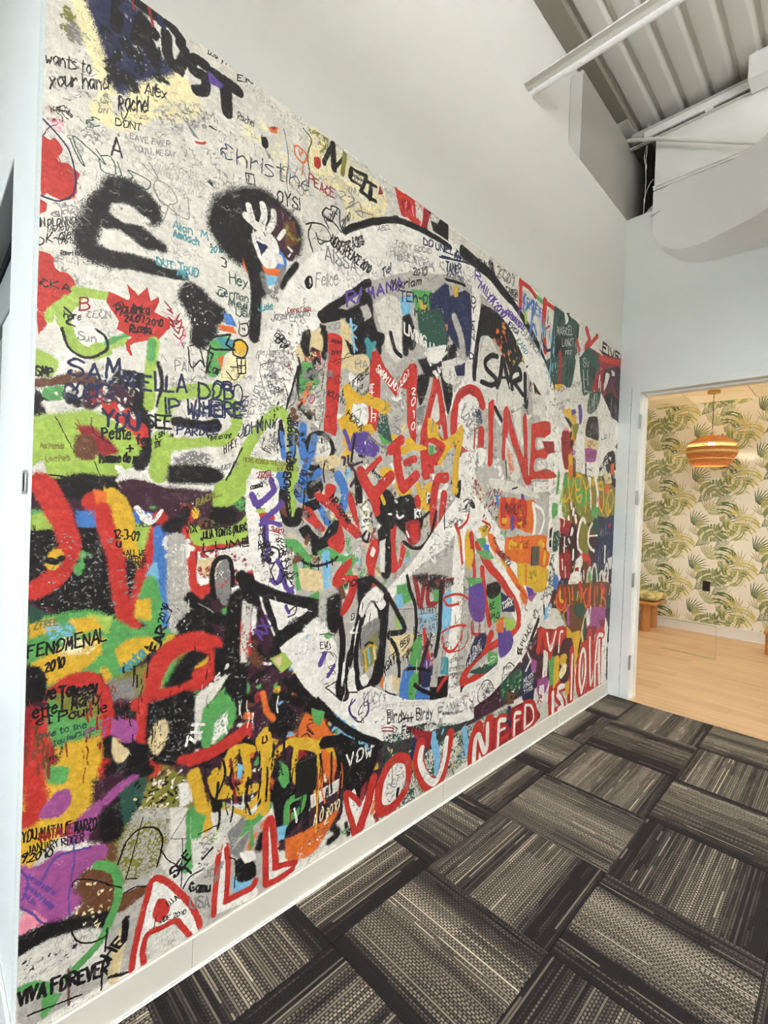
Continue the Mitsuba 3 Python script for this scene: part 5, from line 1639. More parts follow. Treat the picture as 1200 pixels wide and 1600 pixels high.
S P 5 3 0 1319 640 1328 601 1315 578
S K 2.3 1 0 1235 667 1223 640 1238 600 1274 564 1315 584 1327 622 1305 638 1278 620 1272 596 1293 600
S K 1.6 1 0 1259 584 1267 572 1302 556 1287 586
T E 1.9 0.5 1302 621 1423 610 1300 668 1421 648|LUCY's
S K 2.2 1 0 1324 675 1304 649 1302 623
T e 1.4 0.5 1387 593 1687 522 1386 607 1686 538|From ft. 22/08/2010
T K 2.3 0.5 1440 510 1747 443 1438 560 1744 492|Birdy + Birdy
T K 2.7 0.5 1536 430 1707 406 1534 467 1705 443|Forever!
T K 3.5 0.5 1533 493 1636 475 1531 522 1634 505|+=
T E 2.3 0.5 1786 431 2039 404 1783 481 2035 454|FAMILY
S E 2.9 1 0 2049 421 2073 402 2083 419
T E 1.3 0.5 1805 444 1940 406 1804 458 1939 420|Federico
T r 1.3 0.5 1967 486 2045 475 1966 500 2044 490|LOVE
T E 1.6 0.5 1789 387 1807 413 1788 406 1806 432|LIR
S r 2.8 2 0 1407 498 1437 494 1477 476 1470 468 1415 485
S K 1.8 1 0 1469 490 1501 469 1494 455 1462 470
T K 1.7 0.5 1513 415 1588 397 1511 436 1587 418|lola
S K 6.9 5 0.05 1065 711 1128 646 1193 583 1248 536
S R 24.4 3 0.02 2112 1190 2182 1127 2284 1060 2377 982 2476 892 2513 822 2509 774
S R 22.4 3 0.02 2517 765 2457 734 2354 711 2214 690 2123 670 2038 630 1981 585
S R 21.9 3 0.05 1970 574 2008 544 2068 551 2171 557 2266 551
S R 13.1 2 0.05 2266 551 2365 561 2437 602 2465 636
S R 20.9 3 0.03 2110 1124 2130 1035 2156 937 2205 819
S R 28.8 3 0.02 2223 756 2191 732
FS R 3 0.03 1947 565 1993 590 2031 553 2009 529 1961 541
S R 13.4 3 0.05 2017 1208 2042 1107 2038 987
S R 6.9 3 0.2 2035 852 2045 793 2129 779
FS K 4 0.1 1961 541 2071 514 2173 527 2267 536 2268 520 2096 523 1975 503
FS D 6 0.3 2028 596 2154 605 2289 615 2265 559 2118 569
FS g 5 0.15 2180 971 2304 981 2300 844 2246 821 2199 895
F g 6 0.3 1983 1084 2108 1074 2111 1030 1998 1040
FS K 8 0.25 2163 1032 2257 1039 2303 997 2236 958 2166 980
FS P 7 0.2 1998 1033 2123 1036 2148 864 2072 853 2006 927
FS P 6 0.1 2292 768 2394 768 2461 685 2405 624 2317 625
F n 6 0.15 2304 981 2442 920 2463 853 2327 871
F G 6 0.2 2344 837 2467 804 2471 756 2380 754
F O 6 0.35 2273 832 2344 837 2351 751 2278 763
FS n 6 0.15 2078 773 2168 773 2160 700 2074 651 2001 637 2033 709
F g 6 0.3 2202 670 2287 646 2305 597 2208 594
T K 3.4 0.5 2199 899 2247 900 2197 932 2244 934|BE
T K 3.4 0.5 2203 842 2307 843 2201 875 2305 877|IMG
T W 2.4 0.5 2326 879 2444 895 2323 918 2441 936|TRICK
T W 2.2 0.5 2035 673 2127 714 2033 706 2124 748|LOVE
T W 2.2 0.5 2014 628 2135 690 2013 649 2133 712|HEARTS
T W 2.3 0.5 2129 596 2275 618 2127 618 2273 641|WILD
S W 2.6 2 0 2324 910 2395 941
S W 2.7 2 0 2340 885 2427 921
D r 8 2.5 143 115 1987 1027 2113 1001 1997 885
D K 10 1.8 144 117 1997 885 2241 882 2004 771
S R 3.8 1.5 0 2016 784 1971 735 1879 731 1866 761
FS Y 5 0.15 1961 1224 2016 1222 2025 1180 1992 1125 1966 1162
F g 6 0.4 2047 1221 2176 1216 2220 1170 2126 1174
S W 23 2 0.03 2259 1198 2337 1117 2433 1032 2550 957 2638 897
S O 21.8 3 0.05 2367 1108 2448 1039 2532 975 2586 920
S O 36.3 3 0.05 2551 940 2571 897
S Y 12.2 3 0.1 2290 1166 2352 1116
S R 14.2 3 0.2 2244 1214 2319 1165
T v 2.7 0.5 2259 1198 2367 1115 2303 1214 2413 1131|CONTEKA
B R 10 5.7 145 0.5 2450 1023 2568 930 2482 1012
F w 3 0.4 2485 963 2540 876 2527 837 2591 853
FS W 3 0.15 2558 857 2621 899 2727 870 2734 792 2598 769 2546 810
S E 5.1 1.5 0 2605 893 2583 854 2644 830 2657 870
S K 3.8 1 0 2627 832 2728 853 2663 802
S W 52.7 2 0.03 2922 1188 2917 1134 2903 1073 2872 995 2812 930 2726 879 2662 819
S W 53.9 2 0.03 2794 932 2695 832 2602 719 2543 646 2454 582
S W 43.2 2 0.03 2542 663 2423 580 2295 537 2148 503 2011 493
S W 39.9 2 0.03 2296 529 2124 487 1977 467 1863 476
T K 3.4 0.5 2577 632 2686 731 2536 652 2643 751|PEACE
S K 4 1 0 2512 636 2564 585 2514 611 2570 617 2523 593 2512 636
T K 2.6 0.5 2603 611 2674 674 2648 593 2721 657|ANNA+
H K 26 2.2 146 21.1 2743 894 2861 1014 2818 860
H K 20 2.7 147 21.4 2865 1172 2924 1170 2862 996
S K 3.2 1 0 2368 529 2356 484 2389 445 2462 476 2481 528 2425 564 2366 545
T K 2 0.5 2360 538 2450 527 2358 554 2449 543|STEVE
T K 2 0.5 2356 492 2446 488 2354 511 2444 507|LOVE
S K 2.8 1 0 2124 480 2173 519 2242 496 2260 438 2196 394 2128 420 2118 474
H K 20 1.9 148 22.8 2149 496 2243 488 2154 428
T E 2.5 0.5 1876 446 2015 443 1873 485 2012 479|MILY
S E 3.6 1 0 2038 458 2070 435 2087 460 2066 415
T r 1.4 0.5 1976 481 2037 473 1976 493 2036 484|LOVE
B K 14 4.3 149 0.4 2694 840 2801 844 2665 776
S K 17 4 0.2 2754 764 2675 656
FS Y 4 0.04 2471 1141 2568 1136 2603 1109 2817 1087 2858 1049 2829 946 2721 939 2613 992 2514 1001 2477 1068
FS O 5 0.12 2344 1210 2596 1200 2601 1134 2472 1133 2423 1159
T o 2.1 0.5 2610 1034 2713 1034 2607 1070 2710 1072|ZUMA
S o 6.5 2 0 2632 1065 2644 1023
S K 1.7 0.8 0 2681 994 2732 1015
S O 9.9 2 0.1 2570 1111 2579 1003
S r 18.6 4 0.2 2807 1192 2797 1106
FS O 4 0.1 2734 1195 2864 1190 2853 1102 2798 1088 2733 1109
S Y 14.8 2 0.1 2809 1175 2796 1114
F M 4 0.3 2634 948 2722 931 2656 887 2603 918
F P 4 0.2 2580 987 2667 962 2686 934 2619 925
FS w 6 0.15 2804 809 2997 802 3108 713 3135 653 2972 642 2833 700 2774 744
S n 12 3 0.3 2820 842 2844 786 2917 821
S b 17.9 3 0.2 2845 768 2879 808 2916 830
S G 12.4 5 0.4 3106 742 3157 650
S B 26.8 5 0.3 2958 1006 2983 949
F W 4 0.3 2985 1149 3045 1155 3040 999 3002 966
F W 4 0.25 3191 968 3295 1057 3396 991 3354 935
H E 24 2.4 150 23.4 3191 968 3345 1024 3285 931
S w 11.8 2 0.1 3473 945 3492 1004 3540 1031 3578 915 3590 1038 3642 1045 3656 919 3704 968 3757 985 3794 907
S W 13.8 2 0.1 3816 959 3869 999 3893 789 3942 872
F n 6 0.2 3629 1161 3910 1150 3928 995 3722 1051
FS O 5 0.12 3026 927 3240 926 3479 894 3854 880 3893 789 3846 696 3495 740 3252 799 3146 765 3038 797 2992 857
S Y 7.2 2 0 3091 893 3042 861 3078 811 3162 819
S R 14.5 3 0.1 3101 789 3155 896 3208 795 3244 887
S R 15 3 0.1 3345 788 3335 887 3456 876
S R 19.8 3 0.1 3518 757 3557 866 3596 748
S R 16.4 3 0.1 3676 738 3689 863 3801 842 3723 796 3844 718
T Y 4.1 0.5 3036 816 3873 714 3028 909 3857 847|OUTKICKER
FS N 6 0.1 3207 804 3442 777 3479 661 3413 590 3271 613 3194 720
F D 6 0.3 3273 816 3391 802 3472 722 3378 695
FS M 7 0.25 3471 733 3846 696 3835 545 3644 543 3510 595
S W 14.1 2 0.1 3498 709 3534 612 3580 657 3600 706
S r 37.5 6 0.2 3192 740 3246 636
FS Y 6 0.15 3156 659 3319 585 3419 529 3383 416 3243 443 3209 565
S K 24.7 5 0.3 3413 590 3379 456
FS r 6 0.2 2740 714 2891 682 3157 650 3148 519 3020 561 2906 509 2789 567
S R 28.6 4 0.05 2856 643 2922 542 2992 639 3031 651
S W 11.4 2 0 2885 638 2936 567 2994 620
S R 25.3 4 0.1 2771 571 2798 679 2855 661
S R 28.3 4 0.1 3115 647 3103 546
FS v 4 0.08 3121 580 3254 557 3271 496 3245 424 3252 355 3192 291 3113 337 3114 431 3066 497
FS Y 3 0.15 3089 474 3174 476 3199 442 3158 422 3117 402 3083 428
B C 8 5.7 151 0.4 3068 478 3200 433 3079 364
F Y 6 0.2 2989 457 3070 459 3084 307 3023 312
F g 6 0.3 2906 509 3007 481 3002 317 2937 377
S R 51.6 4 0.03 3460 128 3402 232 3412 370 3475 459 3532 387 3548 239 3521 133
S W 26.2 2 0.02 3459 138 3413 240 3424 368 3471 449 3520 379 3535 242 3503 137
S R 56.7 4 0.03 3567 535 3588 334 3637 125 3705 225 3674 506
S W 23.4 2 0.03 3573 523 3602 331 3646 154 3689 250 3677 485
S R 54.5 4 0.03 3798 118 3760 342 3756 504 3840 501
S W 23.5 2 0.03 3797 129 3765 341 3762 492 3841 490
L W 8.2 2 0 3708 320 3776 317
S R 50.2 4 0.05 3262 478 3279 300 3272 146
S W 18.8 2 0.05 3300 432 3291 297 3283 153
S r 19.3 3 0.2 3329 485 3314 410
F E 4 0.2 3816 461 3901 469 3927 110 3855 116
F W 3 0.2 3822 406 3879 406 3911 124 3863 168
S K 17.4 3 0.3 3898 491 3941 118
S R 41 4 0.03 3173 257 3088 268 3050 231 3118 167 3165 116 3104 95 3001 106
S W 19.1 2 0.02 3163 255 3089 259 3061 228 3129 169 3154 119 3093 108
S R 46.2 4 0.03 2990 118 2977 268 3017 258
S W 19.9 2 0.03 3010 122 2999 244
FS n 6 0.2 2586 523 2726 467 2726 261 2604 302 2578 417
T W 2.2 0.5 2604 402 2721 426 2602 428 2719 452|NEVER
T W 2.2 0.5 2607 368 2725 382 2604 394 2723 408|FORGET
T W 2.2 0.5 2609 334 2720 340 2607 360 2717 367|THIS
S W 7 2 0.1 2639 579 2688 510 2727 459 2686 527 2623 473
F M 5 0.25 2686 536 2759 504 2747 437 2691 466
FS M 5 0.2 2787 385 2919 363 2906 294 2816 264 2774 327
F W 4 0.2 2809 336 2865 331 2874 231 2800 233
F W 5 0.3 2845 557 2905 528 2898 386 2842 381
B r 14 7.2 152 0.5 2727 459 2918 381 2782 238
FS D 8 0.25 2343 464 2555 504 2565 378 2426 349 2349 392
B g 16 5.7 153 0.4 2343 464 2557 479 2379 377
F N 5 0.2 2408 393 2500 386 2490 316 2428 324
B K 20 4.9 154 0.5 2343 464 2730 424 2171 371
B W 8 4.9 155 0.5 2343 464 2730 424 2171 371
FS D 12 0.5 1424 460 1544 436 1697 433 2004 342 2669 262 2762 116 2192 148 1787 115 1442 126
B b 14 6.5 156 0.3 1723 380 2092 299 1831 191
B Y 16 3.7 157 0.4 1873 318 2092 299 1884 140
B K 30 5.9 158 0.4 1612 357 2672 221 1714 143
B T 20 4.3 159 0.4 1427 405 1633 379 1539 169
B W 26 3.7 160 0.4 1701 357 2310 269 1809 145
S b 22 6 0.2 1748 358 1790 252 1795 173
S n 19 5 0.1 1622 376 1620 311
S b 21.3 6 0.2 2006 308 2043 181
S o 11.5 8 0.3 1617 275 1666 184 1692 122
F r 6 0.15 1564 459 1747 373 1728 304 1656 357
S R 36.2 4 0.03 1663 340 1655 276 1701 171 1775 112 1822 132 1855 206 1886 314
S W 17.4 3 0.02 1675 321 1667 265 1712 181 1774 127 1815 150 1848 216 1861 306
S R 46.4 4 0.03 2098 112 2098 204 2124 264
S R 34 4 0.03 2124 264 2158 193 2209 124
S R 49.3 4 0.03 2225 119 2237 273
S W 15.8 3 0.02 2104 127 2112 217 2141 224 2193 139 2222 155 2222 259
FS r 5 0.15 2276 285 2434 263 2479 288 2707 278 2782 204 2789 122 2225 113 2203 283
B n 10 9.5 161 0.4 2428 338 2479 288 2455 146
S R 24 3 0.03 2400 255 2332 262 2321 188 2321 122
S R 13.4 3 0.03 2336 207 2416 201
S R 15 3 0.03 2325 139 2443 143
S W 13.6 2 0.02 2407 242 2344 253 2339 206 2338 117
S W 7.6 2 0.02 2354 196 2411 193
S R 26.1 3 0.03 2581 240 2513 247 2506 180 2505 118
S R 14.8 3 0.03 2516 202 2584 201
S W 11.4 2 0.02 2579 235 2519 244 2513 190 2512 119
S W 6.5 2 0.02 2522 200 2566 199
S R 22.2 3 0.03 2629 272 2709 257 2762 190 2760 137 2695 110 2642 120
S R 26 3 0.03 2624 261 2629 117
S W 11.7 2 0.02 2633 255 2639 124
S W 8.3 2 0.02 2636 264 2704 242 2742 189 2733 138 2661 124
FS O 5 0.06 1020 681 1079 649 1123 580 1167 517 1181 446 1152 391 1132 382 1087 479 1064 550 998 557 986 622
S v 2.5 1 0 1006 577 1026 547 1045 565 1024 595 997 588 1007 553 1046 533
S v 2.3 1 0 1024 610 1053 585 1023 626 1061 630 1031 647
S v 2 1 0 1074 547 1096 500 1075 531
FS Y 4 0.15 951 595 1006 585 1074 555 1086 511 1046 525 961 569
S Y 11.7 4 0.08 979 570 972 519 970 475 985 438
S Y 15.3 4 0.08 1084 544 1077 483 1080 418 1072 373
S Y 9.1 4 0.1 1084 552 1126 506 1159 462
S O 19.2 5 0.1 1128 465 1141 395
S K 16.2 6 0.15 841 623 864 659 897 656 924 626
S K 23.5 6 0.1 1104 537 1167 517 1192 442 1217 366 1276 292
FS K 5 0.05 1124 539 1230 538 1362 444 1390 390 1356 331 1299 292 1243 288 1195 374 1180 463
S K 15.3 10 0.3 910 764 982 722 1040 676
FS K 10 0.1 895 716 928 729 966 666 924 634 888 666
S b 6.5 2 0 1184 594 1143 574
T b 3.9 0.5 1132 597 1339 434 1144 628 1352 464|FORGET SMC
T W 4 0.5 1220 407 1359 401 1218 455 1356 452|VOW
T W 3.6 0.5 1357 437 1372 441 1355 473 1370 477|5
S K 15 5 0.05 925 812 999 749 1068 684 1141 615 1253 523 1387 445
F g 4 0.2 1039 684 1099 651 1081 608 1051 633
FS g 4 0.05 911 534 947 498 957 464 932 436 908 483
F G 4 0.3 858 900 912 911 949 866 906 846
F T 4 0.3 871 897 904 898 897 862
FS K 8 0.15 880 449 986 407 1051 413 1055 333 1001 278 984 255 932 218
F w 3 0.05 1049 359 1184 370 1186 328 1056 308
FS v 6 0.15 1056 308 1187 311 1192 209 1061 187 1004 199 915 227 1001 278
FS O 8 0.35 949 241 1098 234 1180 247 1140 199 1063 138 961 166
F K 5 0.1 1014 396 1038 387 1044 242 1021 237
L K 6.6 3 0.1 1069 454 1085 304
L Y 4 1.5 0 1082 369 1080 210
L K 8.9 4 0.1 1195 374 1189 277
T C 2.5 0.5 1068 243 1190 251 1067 279 1188 285|A 0 2010
S C 2.9 1 0 1105 295 1133 251 1119 225 1139 224
S g 12.2 4 0.1 946 302 952 375 1015 372 1008 329 954 314
S g 14 5 0.1 774 352 827 370 874 393
S W 4.1 2 0 980 341 991 290
S r 3.6 2 0 962 341 964 302
F b 5 0.25 912 303 946 295 939 252 913 257
FS w 6 0.4 609 473 683 454 778 427 751 362 695 321 672 385 627 315 613 361
S Y 13.9 6 0.03 614 607 633 528 649 469 661 417
S Y 12.6 5 0.05 666 568 688 512 746 496 790 520 771 618 727 626 694 537
S Y 16 6 0.04 840 645 851 562 860 457 858 385
S Y 10.2 4 0.05 851 663 825 636 842 587 867 571 865 637 852 649
S Y 12.3 4 0.06 786 416 817 432 847 462 885 550
S Y 7.5 4 0.1 748 433 811 384 841 407
S K 2.9 1.5 0 844 644 841 623 857 625 856 644
S Y 11.3 4 0.1 901 574 943 590 979 586
S r 4.9 3 0.2 727 606 737 548 747 461
S R 19.3 6 0.08 603 649 669 653 740 670 784 691
S O 9.3 6 0.25 834 790 853 728 879 691
F g 5 0.1 608 499 649 455 638 401 611 407
D K 26 3.1 162 77 617 619 923 641 690 471
D W 8 2.1 163 41.2 624 811 873 831 667 720
D K 14 4 164 97 954 541 1256 471 1016 349
D O 10 3.3 165 74 1047 509 1192 442 1070 421
L K 1.9 0.8 0 631 411 699 413
F b 3 0.2 754 583 773 569 767 529 755 540
F g 8 0.25 651 804 698 838 700 770 666 753
F E 6 0.4 729 372 779 398 788 373 738 306
FS K 6 0.08 755 263 800 262 825 213 827 176 772 191
F W 5 0.1 772 282 823 264 824 235 793 244
FS W 3 0.03 867 177 860 341 885 337 897 250 918 151 979 149 998 124 877 120
S R 12.3 3 0.03 873 130 868 235 868 337 889 335 901 248 908 170
S R 10.4 3 0.03 909 166 952 155 993 138
S R 11.6 3 0.03 877 124 936 118 980 122
FS W 3 0.03 1232 276 1265 297 1291 226 1325 237 1358 304 1371 272 1307 140 1284 124 1273 121
S R 12.7 3 0.03 1220 297 1234 232 1266 150 1273 117
S R 10.3 3 0.03 1237 295 1272 259 1297 223
S R 23.3 3 0.03 1370 299 1344 212 1302 125
F R 3 0.05 1357 313 1382 304 1361 241 1343 230
FS W 3 0.03 1432 303 1496 335 1565 320 1596 261 1587 168 1507 135 1441 135 1419 199
S R 22.1 3 0.03 1401 179 1409 257 1457 321 1522 335 1580 296 1591 225 1560 160 1480 127 1422 143 1401 179
S K 8.9 4 0.2 1524 194 1518 168
S o 2.7 1 0.2 1482 340 1481 229
H E 20 1.9 166 18.9 1420 289 1566 291 1439 172
H E 14 1.3 167 13.4 619 384 678 396 641 294
FS w 8 0.3 2692 2330 2866 2153 2832 2007 2951 1981 3197 1969 3313 1839 3584 1867 3947 1904 3944 2179 3632 2151 3563 2294 3361 2294 3242 2309 3200 2489 3113 2468 3088 2286 2986 2256
FS D 6 0.06 2700 2340 2769 2382 2909 2426 3113 2477 3112 2375 3077 2293 3027 2264 2936 2255 2869 2223 2831 2224 2769 2284
D K 16 5.6 168 69 2743 2367 3091 2471 2771 2263
D b 6 4.2 169 50.2 2725 2363 2843 2401 2750 2293
S r 21.1 4 0.1 2910 2417 2902 2349 2906 2253
F Y 3 0.1 2844 2236 2955 2261 2952 2236 2843 2200
B W 10 2.1 170 0.3 2763 2351 3012 2415 2809 2250
FS D 6 0.08 3188 2495 3557 2587 3553 2505 3470 2431 3431 2328 3362 2285 3270 2257 3240 2327 3210 2397
D K 12 6.1 171 76 3222 2495 3482 2559 3257 2379
T e 3.3 0.5 3250 2449 3356 2459 3245 2500 3350 2511|SV
L e 7 2 0 3259 2418 3290 2290
L e 7.2 2 0 3328 2433 3344 2340
L e 2.8 2 0 3260 2358 3328 2375
S e 4.3 2 0 3292 2271 3314 2290 3362 2290
FS D 8 0.35 3386 2289 3559 2333 3602 2301 3571 2223 3473 2176 3389 2142 3350 2175
D W 14 3.4 172 78 3361 2294 3642 2308 3349 2185
D E 14 3.4 173 68 3362 2285 3642 2308 3349 2185
FS r 4 0.05 3481 2568 3946 2673 3951 2625 3898 2564 3756 2526 3592 2509 3535 2542
FS R 4 0.2 3506 2575 3947 2663 3950 2636 3892 2611 3666 2573 3573 2561
FS v 6 0.1 3633 2508 3940 2590 3972 2327 3777 2345 3664 2354 3587 2318 3600 2434
S r 17.6 4 0.1 3563 2528 3508 2439 3451 2372 3433 2313
S r 24.7 4 0.15 3586 2441 3620 2377 3666 2334
S r 9.5 3 0.2 3627 2321 3759 2373 3792 2460
FS w 4 0.25 3661 2494 3731 2499 3721 2460 3674 2387 3635 2369
F w 4 0.25 3769 2539 3827 2537 3845 2509 3787 2501
S r 13 4 0.3 3843 2400 3893 2356 3929 2308
FS K 6 0.15 3642 2308 3747 2360 3957 2324 3959 2181 3915 2174 3794 2199 3705 2236
D E 8 4.7 174 63 3697 2308 3895 2335 3735 2221
S K 10.5 3 0.2 3941 2585 3955 2346 3951 2191
FS W 5 0.15 3586 2329 3628 2306 3794 2199 3715 2144 3633 2141 3523 2185 3567 2254
FS K 4 0.03 3380 2116 3502 2141 3557 2109 3572 1978 3456 1979 3346 1984 3350 2058
H e 20 1 175 17.6 3372 2081 3546 2097 3370 1982
T K 1.8 0.5 2892 2193 3218 2313 2890 2214 3216 2337|PARTY DAYS
T K 1.8 0.5 2880 2111 3068 2167 2877 2137 3065 2194|your life
T K 1.8 0.5 2911 2088 2999 2117 2909 2110 2997 2139|also
FS Y 3 0.04 2975 2101 3083 2124 3108 2087 3090 2047 3057 2060 2993 2077
FS Y 3 0.04 3119 2088 3173 2097 3178 2046 3222 2048 3213 2033 3135 2031 3102 2039
F P 4 0.2 3099 2118 3158 2132 3171 2111 3108 2087
FS P 4 0.15 3199 2163 3243 2180 3275 2099 3257 2049 3227 2059 3216 2114
FS o 5 0.15 3069 2044 3136 2026 3223 2044 3197 1969 3167 1927 3119 1977 3083 2009
F K 5 0.4 2995 2059 3058 2056 3114 2023 3095 2001
FS r 5 0.15 2970 1947 3013 1976 3076 1971 3103 1919 3087 1862 3027 1828 3002 1879
F p 4 0.4 2982 1976 3042 1994 3075 1985 3014 1967
S K 2.1 1 0 3001 1888 3041 1902 3064 1882 3014 1862 3001 1884
S Y 9.4 3 0.2 3116 2004 3131 1965 3123 1931
S O 9.8 3 0.2 3142 1961 3159 1898
FS W 5 0.2 3197 1969 3300 1968 3341 1915 3292 1817 3213 1809
FS T 3 0.25 3336 1958 3546 1970 3541 1903 3479 1886 3343 1896
H r 14 2 176 29.4 3373 1953 3522 1962 3379 1895
FS M 3 0.02 3297 1886 3355 1892 3554 1899 3573 1845 3487 1807 3340 1807 3294 1856
T v 2.5 0.5 3338 1827 3527 1848 3334 1865 3523 1888|BACON
D M 5 3.4 177 44.2 3339 1822 3560 1844 3340 1812
FS W 5 0.06 3620 2139 3715 2144 3798 2167 3946 2163 3948 2026 3883 1941 3687 1909 3604 1920
D E 22 1.3 178 26.1 3662 2125 3917 2153 3669 1949
T K 2.6 0.5 3637 1986 3744 2016 3633 2022 3740 2052|US
F v 4 0.1 3897 1948 3965 2006 3971 1962
FS W 6 0.15 3196 1878 3322 1892 3353 1805 3380 1762 3363 1707 3215 1696 3185 1789
H E 20 1.1 179 17.6 3205 1791 3353 1805 3214 1704
FS W 6 0.1 3572 1921 3931 1962 3853 1923 3727 1870 3612 1782 3586 1685 3540 1776
FS K 5 0.06 3762 1903 3879 1931 3926 1880 3923 1794 3877 1835 3771 1830
F W 3 0.1 3792 1872 3844 1882 3834 1851
F O 4 0.15 3838 1822 3904 1838 3915 1748 3846 1753
F K 5 0.15 3733 1817 3824 1825 3807 1740 3750 1780
T K 5.3 0.5 3626 1760 3730 1846 3644 1804 3748 1892|LSI
T W 2.9 0.5 3662 1772 3783 1837 3659 1801 3780 1866|txt
F v 5 0.15 3851 1713 3960 1720 3956 1633 3887 1635
FS o 12 0.12 3036 1691 3192 1711 3549 1692 3955 1639 3967 1424 3655 1391 3290 1362 3043 1412 3029 1564
FS g 8 0.15 3218 1661 3301 1675 3330 1605 3442 1602 3470 1557 3407 1499 3298 1496 3230 1547
FS g 8 0.35 3036 1682 3174 1688 3161 1614 3083 1600 3023 1622
B g 24 5.4 180 0.35 3213 1502 3617 1515 3226 1379
B G 26 3.1 181 0.4 3035 1496 3691 1518 3046 1378
B Y 14 3.2 182 0.4 3216 1687 3670 1701 3454 1492
S r 33.3 6 0.2 3049 1853 3053 1811 3047 1768
S Y 24.1 5 0.1 3103 1803 3117 1757 3110 1726
S O 29.2 6 0.2 3130 1728 3124 1689
S N 25.4 6 0.4 3174 1788 3184 1693
F M 4 0.5 3118 1852 3198 1861 3181 1828 3131 1823
FS W 5 0.25 3377 1789 3537 1804 3546 1720 3477 1706 3464 1612 3408 1710
S K 3.6 2 0 3414 1756 3472 1747
S K 3.2 2 0 3419 1706 3490 1693
S K 11 3 0.3 3367 1780 3375 1703
S W 20.7 6 0.25 3549 1692 3593 1619 3613 1544 3607 1496
S W 11.4 5 0.2 3465 1603 3481 1557 3490 1474
B O 12 5.6 183 0.3 3464 1612 3705 1615 3500 1493
S R 18.1 5 0.2 3664 1536 3684 1469
F O 5 0.3 3727 1646 3853 1693 3811 1591 3758 1599
F T 6 0.4 3706 1722 3846 1753 3881 1685 3750 1667
B K 14 2.4 184 0.3 3594 1610 3705 1615 3604 1515
S Y 8.5 2 0.03 3224 1599 3207 1669 3247 1689 3291 1674 3287 1603 3225 1591 3230 1547 3276 1509 3306 1523 3313 1564 3251 1539
S Y 8.6 2 0.05 3323 1677 3372 1626 3396 1604 3437 1648
S Y 8.9 2 0.05 3391 1604 3397 1490 3391 1444
S Y 9.1 2 0.05 3096 1665 3113 1594 3128 1543 3172 1505
S Y 8.1 2 0.05 3176 1667 3163 1596 3146 1561 3072 1510 3033 1522
S Y 7.9 2 0.1 3059 1548 3035 1496
S Y 11.4 2 0.05 3601 1658 3673 1672 3691 1624 3616 1630 3601 1658
S Y 10.2 2 0.05 3703 1635 3724 1558 3720 1480 3685 1459 3643 1497
S Y 11 2 0.04 3888 1625 3836 1612 3791 1541 3785 1481 3817 1427 3865 1473
S Y 9.6 2 0.04 3888 1625 3923 1556 3892 1474 3841 1453 3819 1522
S Y 17.1 4 0.1 3514 1690 3506 1652
S Y 5.1 2 0.1 3698 1450 3753 1421
S Y 6.2 3 0.1 3214 1704 3277 1700 3322 1686
FS g 5 0.1 3537 1475 3645 1478 3626 1429 3556 1409 3506 1437
S b 4.9 3 0.3 3579 1419 3616 1405
S g 16.3 3 0.1 2952 1680 2944 1618 2940 1568
S G 13.2 3 0.15 3025 1597 3003 1537 2988 1499
FS g 6 0.2 2879 1491 2942 1489 2956 1436 2898 1386 2875 1434
B g 14 4.1 185 0.35 2889 1484 3075 1481 2905 1402
S G 6.1 3 0.15 3016 1496 3065 1480 3079 1438
B W 12 2.9 186 0.3 2943 1485 3056 1480 2934 1386
FS N 8 0.15 3122 1499 3183 1501 3240 1441 3308 1398 3296 1308 3228 1353 3163 1396
S W 13.9 3 0.05 3153 1496 3165 1470
S W 17.4 3 0.05 3197 1458 3195 1427
S W 16.7 3 0.05 3233 1410 3247 1375
S W 12.5 3 0.1 3122 1404 3130 1374
S W 19.6 4 0.08 3191 1318 3175 1274
S W 12.6 3 0.1 3157 1253 3149 1231
FS r 6 0.08 2988 1395 3046 1387 3165 1370 3149 1327 3096 1267 3016 1302 2983 1353
S W 6.7 2 0.05 3065 1387 3059 1344
S W 8.7 2 0.05 3076 1272 3075 1182
S W 4.1 2 0.05 3054 1200 3111 1215
FS v 8 0.2 2997 1298 3195 1274 3228 1353 3308 1191 3205 1177 3008 1184
FS o 8 0.1 3290 1371 3397 1389 3459 1334 3463 1186 3330 1181 3290 1263
S W 16 2.5 0.03 3399 1371 3363 1394 3322 1371 3295 1317 3280 1254 3297 1191
FS n 8 0.06 3627 1420 3781 1402 3954 1414 3944 1149 3607 1162 3640 1305
FS D 8 0.2 3514 1362 3617 1401 3666 1295 3618 1276 3476 1278
FS v 6 0.1 3478 1260 3620 1262 3629 1180 3558 1168 3484 1204
S W 13.2 2.5 0.03 3526 1360 3483 1325 3467 1260 3496 1198 3571 1158
L W 8.2 2 0.03 3472 1267 3631 1273
F r 4 0.2 3497 1301 3555 1305 3558 1282 3487 1283
S E 5.5 2 0.2 3692 1285 3727 1309 3693 1275
F r 4 0.2 3838 1363 3905 1363 3881 1333 3841 1333
D E 10 3.4 187 98 3657 1377 3917 1378 3670 1256
F R 3 0.1 3214 1190 3244 1193 3248 1158 3217 1159
F R 3 0.1 3383 1197 3463 1186 3445 1140 3399 1151
FS w 5 0.1 2834 1312 2873 1361 2940 1411 3000 1369 2997 1302 3020 1260 2998 1185 2836 1191
FS D 4 0.15 2914 1303 2987 1311 3002 1252 2971 1186 2906 1197
B W 10 3.3 188 0.2 2905 1303 2987 1302 2914 1205
F K 3 0.15 2859 1324 2893 1336 2881 1271 2855 1272
F K 3 0.15 2857 1251 2883 1255 2887 1210 2856 1215
F K 3 0.2 2857 1247 2883 1255 2886 1222 2859 1223
FS v 8 0.12 3000 1269 3258 1264 3287 1183 3231 1114 3181 1003 3064 995 3012 1142
FS r 6 0.12 3000 1168 3029 1158 3133 1188 3193 1090 3182 994 3111 1008 3033 1014
